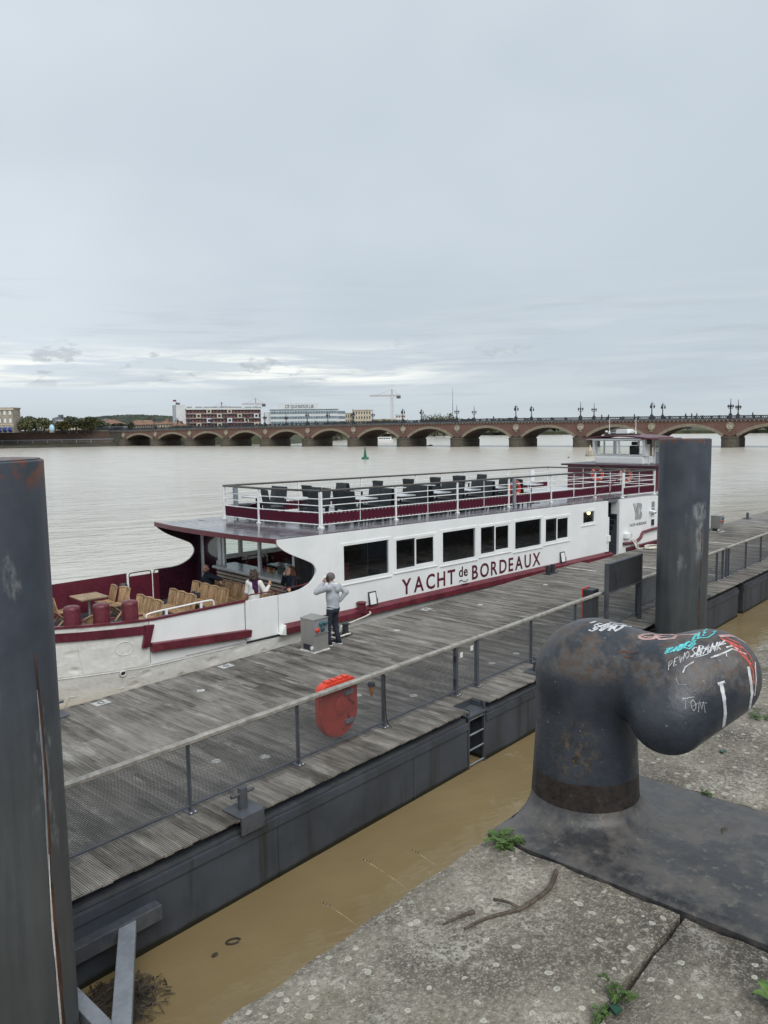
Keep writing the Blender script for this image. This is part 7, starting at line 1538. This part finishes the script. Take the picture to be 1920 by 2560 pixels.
# man in the grey hoodie, phone at his ear; local x = his right, y = forward
def man_hoodie():
    p = PF(13.26, 13.62, ZD); face = math.radians(62)           # rotation about z: forward (+y) turned towards image left
    r = thing('person', 'person in grey hoodie, cap and dark jeans standing with one hand to the ear', 'person', p, face)
    hc = (0.0, .055, 1.685); hp, P = head(hc, (0, 1, 0), None)
    lw, le, ls = (-.12, .195, 1.555), (-.225, .325, 1.345), (-.185, .0, 1.475); rw, re_, rs = (.195, -.10, 1.10), (.29, -.215, 1.30), (.185, -.02, 1.475)
    body = hp+[C((0, .015, 1.48), (0, .03, 1.60), .058, .055, .03), C((0, 0, 1.0), (0, 0, 1.42), .12, .14, .03)]+limb(ls, le, lw, .05, .04, .03)+limb(rs, re_, rw, .05, .04, .03)
    body += hand(lw, Vector((.035, -.03, .10)), (1, -.2, 0), curl=.55)+hand(rw, Vector((-.08, .10, -.05)), (-1, 0, 0), curl=.7)
    hips = {-1: (-.09, .02, .93), 1: (.09, -.01, .93)}; knee = {-1: (-.11, .075, .50), 1: (.12, .02, .50)}; ank = {-1: (-.12, .06, .10), 1: (.14, -.06, .10)}
    for s in (-1, 1): body += limb(hips[s], knee[s], ank[s], .07, .05, .035)
    sdf_mesh('body', body, .009, MT['skind'], r); eyes(P, r)
    hd = [C((0, -.005, .98), (0, -.005, 1.20), .158, .165, .03), C((0, 0, 1.20), (0, 0, 1.40), .165, .165, .04), C((-.16, 0, 1.455), (.16, -.01, 1.455), .078, .078, .06), C((0, .0, 1.40), (0, .01, 1.53), .13, .085, .05)]
    hd += [C((-.05, 0, .95), (.05, 0, .95), .125, .125, .02), EL((0, 0, .945), (.20, .155, .035), .01)]
    hd += limb(ls, le, lw, .078, .066, .046, .035)+limb(rs, re_, rw, .078, .064, .046, .035)+[C((-.15, .275, 1.46), (-.128, .215, 1.53), .05, .046, .01)]
    # soft folds and the hood hanging at the back
    hd += [C((-.07, -.125, 1.50), (.07, -.125, 1.50), .055, .055, .03), C((-.10, -.06, 1.53), (-.04, -.15, 1.42), .045, .05, .03), C((.10, -.06, 1.53), (.04, -.15, 1.42), .045, .05, .03), EL((0, -.165, 1.43), (.10, .055, .10), .03)]
    sdf_mesh('hoodie', hd, .011, MT['hood'], r); sdf_mesh('hood_lining', [C((-.075, -.03, 1.555), (-.03, -.12, 1.535), .030, .030, .02), C((.075, -.03, 1.555), (.03, -.12, 1.535), .030, .030, .02), C((-.03, -.12, 1.535), (.03, -.12, 1.535), .030, .030, .02)], .010, MT['fleece'], r)
    je = [C((-.06, 0, .93), (.06, 0, .93), .125, .125, .04), EL((0, -.05, .90), (.16, .12, .11), .04)]
    for s in (-1, 1): je += limb((hips[s][0], hips[s][1], .86), knee[s], (ank[s][0], ank[s][1], .12), .098, .070, .058, .03)+[C((ank[s][0]-.01, ank[s][1]+.02, .20), (ank[s][0]+.01, ank[s][1]+.02, .17), .062, .062, .02)]
    sdf_mesh('jeans', je, .010, MT['jean'], r)
    cap = [EL((0, .045, 1.745), (.098, .108, .078), 0), EL((0, .03, 1.70), (.097, .10, .06), .02)]; sdf_mesh('cap', cap, .009, MT['cap'], r)
    vs = []; fs = []
    for k in range(9):
        a = math.pi*(k/8); c, s_ = math.cos(a), math.sin(a); vs += [(.078*c, .13+.02*s_, 1.735-.01*abs(c)), (.085*c, .15+.105*s_, 1.722-.018*abs(c)), (.078*c, .13+.02*s_, 1.729-.01*abs(c)), (.085*c, .15+.105*s_, 1.714-.018*abs(c))]
    for k in range(8): fs += [(k*4, k*4+1, k*4+5, k*4+4), (k*4+2, k*4+6, k*4+7, k*4+3), (k*4+1, k*4+3, k*4+7, k*4+5)]
    MB().add(vs, fs).build('cap_peak', MT['sole'], r, smooth=60)
    MB().cbox((-.102, .075, 1.665), .012, .075, .14).build('phone', MT['black'], r, bevel=.004)
    shoe((ank[-1][0], ank[-1][1]-.02, 0), (ank[-1][0]-.03, ank[-1][1]+.225, 0), r, (MT['navy'], MT['sole'])); shoe((ank[1][0], ank[1][1]-.02, 0), (ank[1][0]+.02, ank[1][1]+.225, 0), r, (MT['navy'], MT['sole']))
man_hoodie()
# woman in white seen from behind at the near bulwark
def woman_white():
    r = thing('person', 'person in white knit jumper and purple scarf with curly brown hair at the bulwark', 'person', BF(-16.02, .62, ZB), BROT+rad(-55))     # +y forward: across the boat towards the bar
    hp, P = head((0, .03, 1.53), (.25, 1, 0), None)
    ls, le, lw = (-.17, 0, 1.33), (-.22, .02, 1.06), (-.12, .2, .98); rs, re_, rw = (.17, 0, 1.33), (.30, .02, 1.07), (.34, .22, 1.20)
    body = hp+[C((0, .0, 1.34), (0, .02, 1.46), .05, .048, .03), C((0, 0, .9), (0, 0, 1.28), .10, .12, .03)]+limb(ls, le, lw, .045, .035, .026)+limb(rs, re_, rw, .045, .035, .026)+hand(rw, (.02, .03, .10), (-.6, .6, 0), curl=.5)+hand(lw, (.08, .05, 0), (0, 0, -1), curl=.6)
    for s in (-1, 1): body += limb((s*.085, 0, .86), (s*.09, .02, .46), (s*.09, -.01, .08), .075, .05, .035)
    sdf_mesh('body', body, .010, MT['skin'], r); eyes(P, r)
    sdf_mesh('jumper', [C((0, -.005, .88), (0, 0, 1.24), .155, .15, .03), C((-.14, 0, 1.315), (.14, 0, 1.315), .075, .075, .06), EL((0, 0, .86), (.185, .15, .05), .02), C((-.12, -.09, 1.0), (.1, -.12, 1.12), .03, .03, .05)]+limb(ls, le, lw, .07, .065, .045)+limb(rs, re_, rw, .07, .066, .042), .012, MT['knit'], r)
    sdf_mesh('trousers', [C((-.06, 0, .86), (.06, 0, .86), .115, .115, .03)]+[q for s in (-1, 1) for q in limb((s*.085, 0, .80), (s*.09, .02, .46), (s*.09, -.01, .10), .095, .068, .052)], .014, MT['jean'], r)
    sdf_mesh('scarf', [C((.085*math.cos(a), .015+.085*math.sin(a), 1.395), (.085*math.cos(a+.7), .015+.085*math.sin(a+.7), 1.395), .045, .045, .02) for a in [.7*k for k in range(9)]]+[C((.08, -.06, 1.38), (.11, -.135, 1.12), .05, .06, .03), C((.02, -.09, 1.39), (.05, -.14, 1.22), .045, .05, .03)], .011, MT['scarf'], r)
    rr = random.Random(2); hr = [EL((0, -.01, 1.575), (.115, .115, .105), 0), EL((0, -.04, 1.49), (.115, .085, .10), .03)]
    for k in range(46):
        a = rr.uniform(math.pi*.95, math.pi*2.05) if k < 34 else rr.uniform(0, 6.28); z = rr.uniform(1.41, 1.63) if k < 34 else rr.uniform(1.60, 1.67); q = .112 if z < 1.6 else .075; hr.append(EL((q*math.cos(a), -.01+q*math.sin(a), z), (.030, .030, .032), .012))
    sdf_mesh('hair', hr, .010, MT['brown'], r)
    for s in (-1, 1): shoe((s*.09, -.03, 0), (s*.11, .18, 0), r, (MT['black'], MT['sole']))
woman_white()
# woman with long auburn hair, leaning on the rail
def woman_long():
    r = thing('person', 'person with long auburn hair and black jacket leaning by the white cut-out', 'person', BF(-14.80, .58, ZB), BROT+rad(80))       # +y forward: towards the bow
    hp, P = head((.0, .05, 1.49), (-.25, 1, 0), None)
    ls, le, lw = (-.16, 0, 1.30), (-.26, .10, 1.06), (-.30, .22, 1.075); rs, re_, rw = (.16, 0, 1.30), (.20, .17, 1.13), (.07, .20, 1.36)
    # her left side faces the pontoon
    body = hp+[C((0, .0, 1.31), (0, .03, 1.42), .048, .046, .03), C((0, 0, .88), (0, 0, 1.25), .10, .115, .03)]+limb(ls, le, lw, .045, .034, .026)+limb(rs, re_, rw, .045, .034, .026)+hand(lw, (-.10, .05, -.04), (0, 0, -1), curl=.5)+hand(rw, (-.02, -.02, .1), (-.3, -1, 0), curl=.4)
    for s in (-1, 1): body += limb((s*.085, 0, .84), (s*.09, .03, .45), (s*.09, 0, .08), .075, .05, .035)
    sdf_mesh('body', body, .010, MT['skin'], r); eyes(P, r)
    sdf_mesh('jacket', [C((0, -.005, .82), (0, 0, 1.22), .155, .148, .03), C((-.13, 0, 1.285), (.13, 0, 1.285), .072, .072, .06), C((0, 0, 1.22), (0, .01, 1.36), .10, .07, .03)]+limb(ls, le, lw, .066, .056, .042)+limb(rs, re_, rw, .066, .056, .042), .012, MT['navy'], r)
    sdf_mesh('trousers', [C((-.06, 0, .82), (.06, 0, .82), .115, .115, .03)]+[q for s in (-1, 1) for q in limb((s*.085, 0, .78), (s*.09, .03, .45), (s*.09, 0, .10), .092, .066, .05)], .014, MT['jean'], r)
    hr = [EL((0, .0, 1.535), (.103, .112, .095), 0), C((0, -.045, 1.50), (0, -.085, 1.25), .09, .085, .04), C((0, -.085, 1.25), (-.02, -.09, 1.06), .085, .045, .04)]
    for s in (-1, 1): hr += [C((s*.085, .02, 1.52), (s*.105, .01, 1.30), .032, .036, .03), C((s*.105, .01, 1.30), (s*.085, .03, 1.09), .036, .018, .02)]
    rr = random.Random(8)
    for k in range(16): a = rr.uniform(math.pi, 2*math.pi); hr.append(C((.09*math.cos(a), -.03+.09*math.sin(a), 1.45), (.10*math.cos(a)+rr.uniform(-.02, .02), -.06+.10*math.sin(a), rr.uniform(1.02, 1.15)), .018, .010, .014))
    sdf_mesh('hair', hr, .009, MT['auburn'], r)
    for s in (-1, 1): shoe((s*.09, -.03, 0), (s*.11, .18, 0), r, (MT['black'], MT['sole']))
woman_long()
# seated man with one arm along the chair backs
def man_seated():
    r = thing('person', 'person with shaved head and dark jacket seated before the bar counter', 'person', BF(-15.50, 3.85, ZB), BROT+rad(84))      # faces the bow
    hp, P = head((-.02, .075, 1.255), (-.55, 1, 0), None); f = Vector((-.55, 1, 0)).normalized(); sd = Vector((f.y, -f.x, 0))
    ls, le, lw = (-.20, -.01, 1.03), (-.46, -.10, .99), (-.66, -.10, .96); rs, re_, rw = (.20, 0, 1.02), (.25, .12, .76), (.02, .28, .74)
    body = hp+[C((0, .0, 1.05), (-.01, .05, 1.17), .058, .055, .03), C((0, 0, .55), (0, 0, 1.0), .12, .135, .03)]+limb(ls, le, lw, .05, .04, .03)+limb(rs, re_, rw, .05, .04, .03)+hand(lw, (-.1, .05, -.05), (0, 0, -1), curl=.6)+hand(rw, (-.1, .05, .02), (0, -1, .3), curl=.6)
    for s in (-1, 1): body += limb((s*.10, .05, .53), (s*.15, .46, .50), (s*.16, .48, .08), .08, .055, .038)
    sdf_mesh('body', body, .010, MT['skind'], r); eyes(P, r)
    sdf_mesh('jacket', [C((0, 0, .56), (0, 0, .96), .165, .17, .03), C((-.16, 0, 1.01), (.16, 0, 1.01), .082, .082, .06), C((0, .0, 1.02), (0, .03, 1.12), .10, .078, .04), C((-.06, .12, .80), (.08, .13, .72), .05, .05, .05)]+limb(ls, le, lw, .078, .068, .05)+limb(rs, re_, rw, .078, .07, .05), .012, MT['navy'], r)
    sdf_mesh('trousers', [C((-.08, .03, .54), (.08, .03, .54), .125, .125, .03)]+[q for s in (-1, 1) for q in limb((s*.10, .08, .53), (s*.15, .46, .50), (s*.16, .48, .12), .10, .075, .06)], .014, MT['jean'], r)
    c = Vector((-.02, .075, 1.255)); sdf_mesh('beard', [C(tuple(c+f*.07-sd*.05+Vector((0, 0, -.075))), tuple(c+f*.07+sd*.05+Vector((0, 0, -.075))), .034, .034, .01), C(tuple(c+f*.08+Vector((0, 0, -.09))), tuple(c+f*.075+Vector((0, 0, -.11))), .036, .03, .01)], .009, MT['shaved'], r)
    sdf_mesh('stubble_hair', [EL(tuple(c-f*.012+Vector((0, 0, .040))), (.089, .089, .092), 0)], .010, MT['shaved'], r)
    MB().cbox((-.08, .34, .78), .07, .012, .14).build('phone', MT['black'], r, bevel=.004)
    for s in (-1, 1): shoe((s*.16, .46, 0), (s*.19, .68, 0), r, (MT['black'], MT['black']))
man_seated()
# strollers on the bridge, a few pixels tall
ped = thing('person', '', 'person', group='people walking on the bridge')
MT['coat'] = pm('dark_coat', (.03, .032, .04), .9, var=.2, scl=3)
sdf_mesh('body', head((0, .02, 1.62), (0, 1, 0), None)[0]+[C((0, 0, 1.42), (0, .01, 1.55), .055, .05, .03), C((0, 0, 1.0), (0, 0, 1.36), .11, .13, .03)]+limb((-.18, 0, 1.40), (-.22, .08, 1.14), (-.2, .2, .95), .05, .04, .03)+limb((.18, 0, 1.40), (.23, -.06, 1.14), (.22, -.02, .9), .05, .04, .03)+limb((-.09, 0, .92), (-.1, .14, .5), (-.1, .10, .06), .075, .055, .04)+limb((.09, 0, .92), (.1, -.02, .5), (.1, -.22, .12), .075, .055, .04), .022, MT['skin'], ped)
sdf_mesh('coat', [C((0, 0, .85), (0, 0, 1.36), .15, .15, .04), C((-.15, 0, 1.38), (.15, 0, 1.38), .08, .08, .05)]+limb((-.18, 0, 1.40), (-.22, .08, 1.14), (-.2, .2, .97), .07, .06, .045)+limb((.18, 0, 1.40), (.23, -.06, 1.14), (.22, -.02, .92), .07, .06, .045), .022, MT['coat'], ped)
sdf_mesh('trousers', limb((-.09, 0, .88), (-.1, .14, .5), (-.1, .10, .06), .09, .07, .055)+limb((.09, 0, .88), (.1, -.02, .5), (.1, -.22, .12), .09, .07, .055), .022, MT['navy'], ped)
for k, (x, w) in enumerate(((216.5, 'left of the wheelhouse aerials'), (218.6, 'second left of the wheelhouse aerials'), (226.2, 'above the wheelhouse'), (240.6, 'farthest right but two'), (242.2, 'farthest right but one'), (243.6, 'just right of the wheelhouse lamps'), (181.0, 'near the middle lamps'), (108.0, 'before the glass office'), (96.5, 'before the gap beside the apartment block'), (258.0, 'at the right edge of the view'))):
    p = GF(x, 1.3, deck_z(x)-.1); lab = f'tiny person walking on the bridge, {w}'
    if k == 0: ped.location = p; ped.rotation_euler = (0, 0, GROT-math.pi/2); ped['label'] = lab
    else: dup(ped, p, GROT+(math.pi/2 if k % 2 else -math.pi/2), lab)
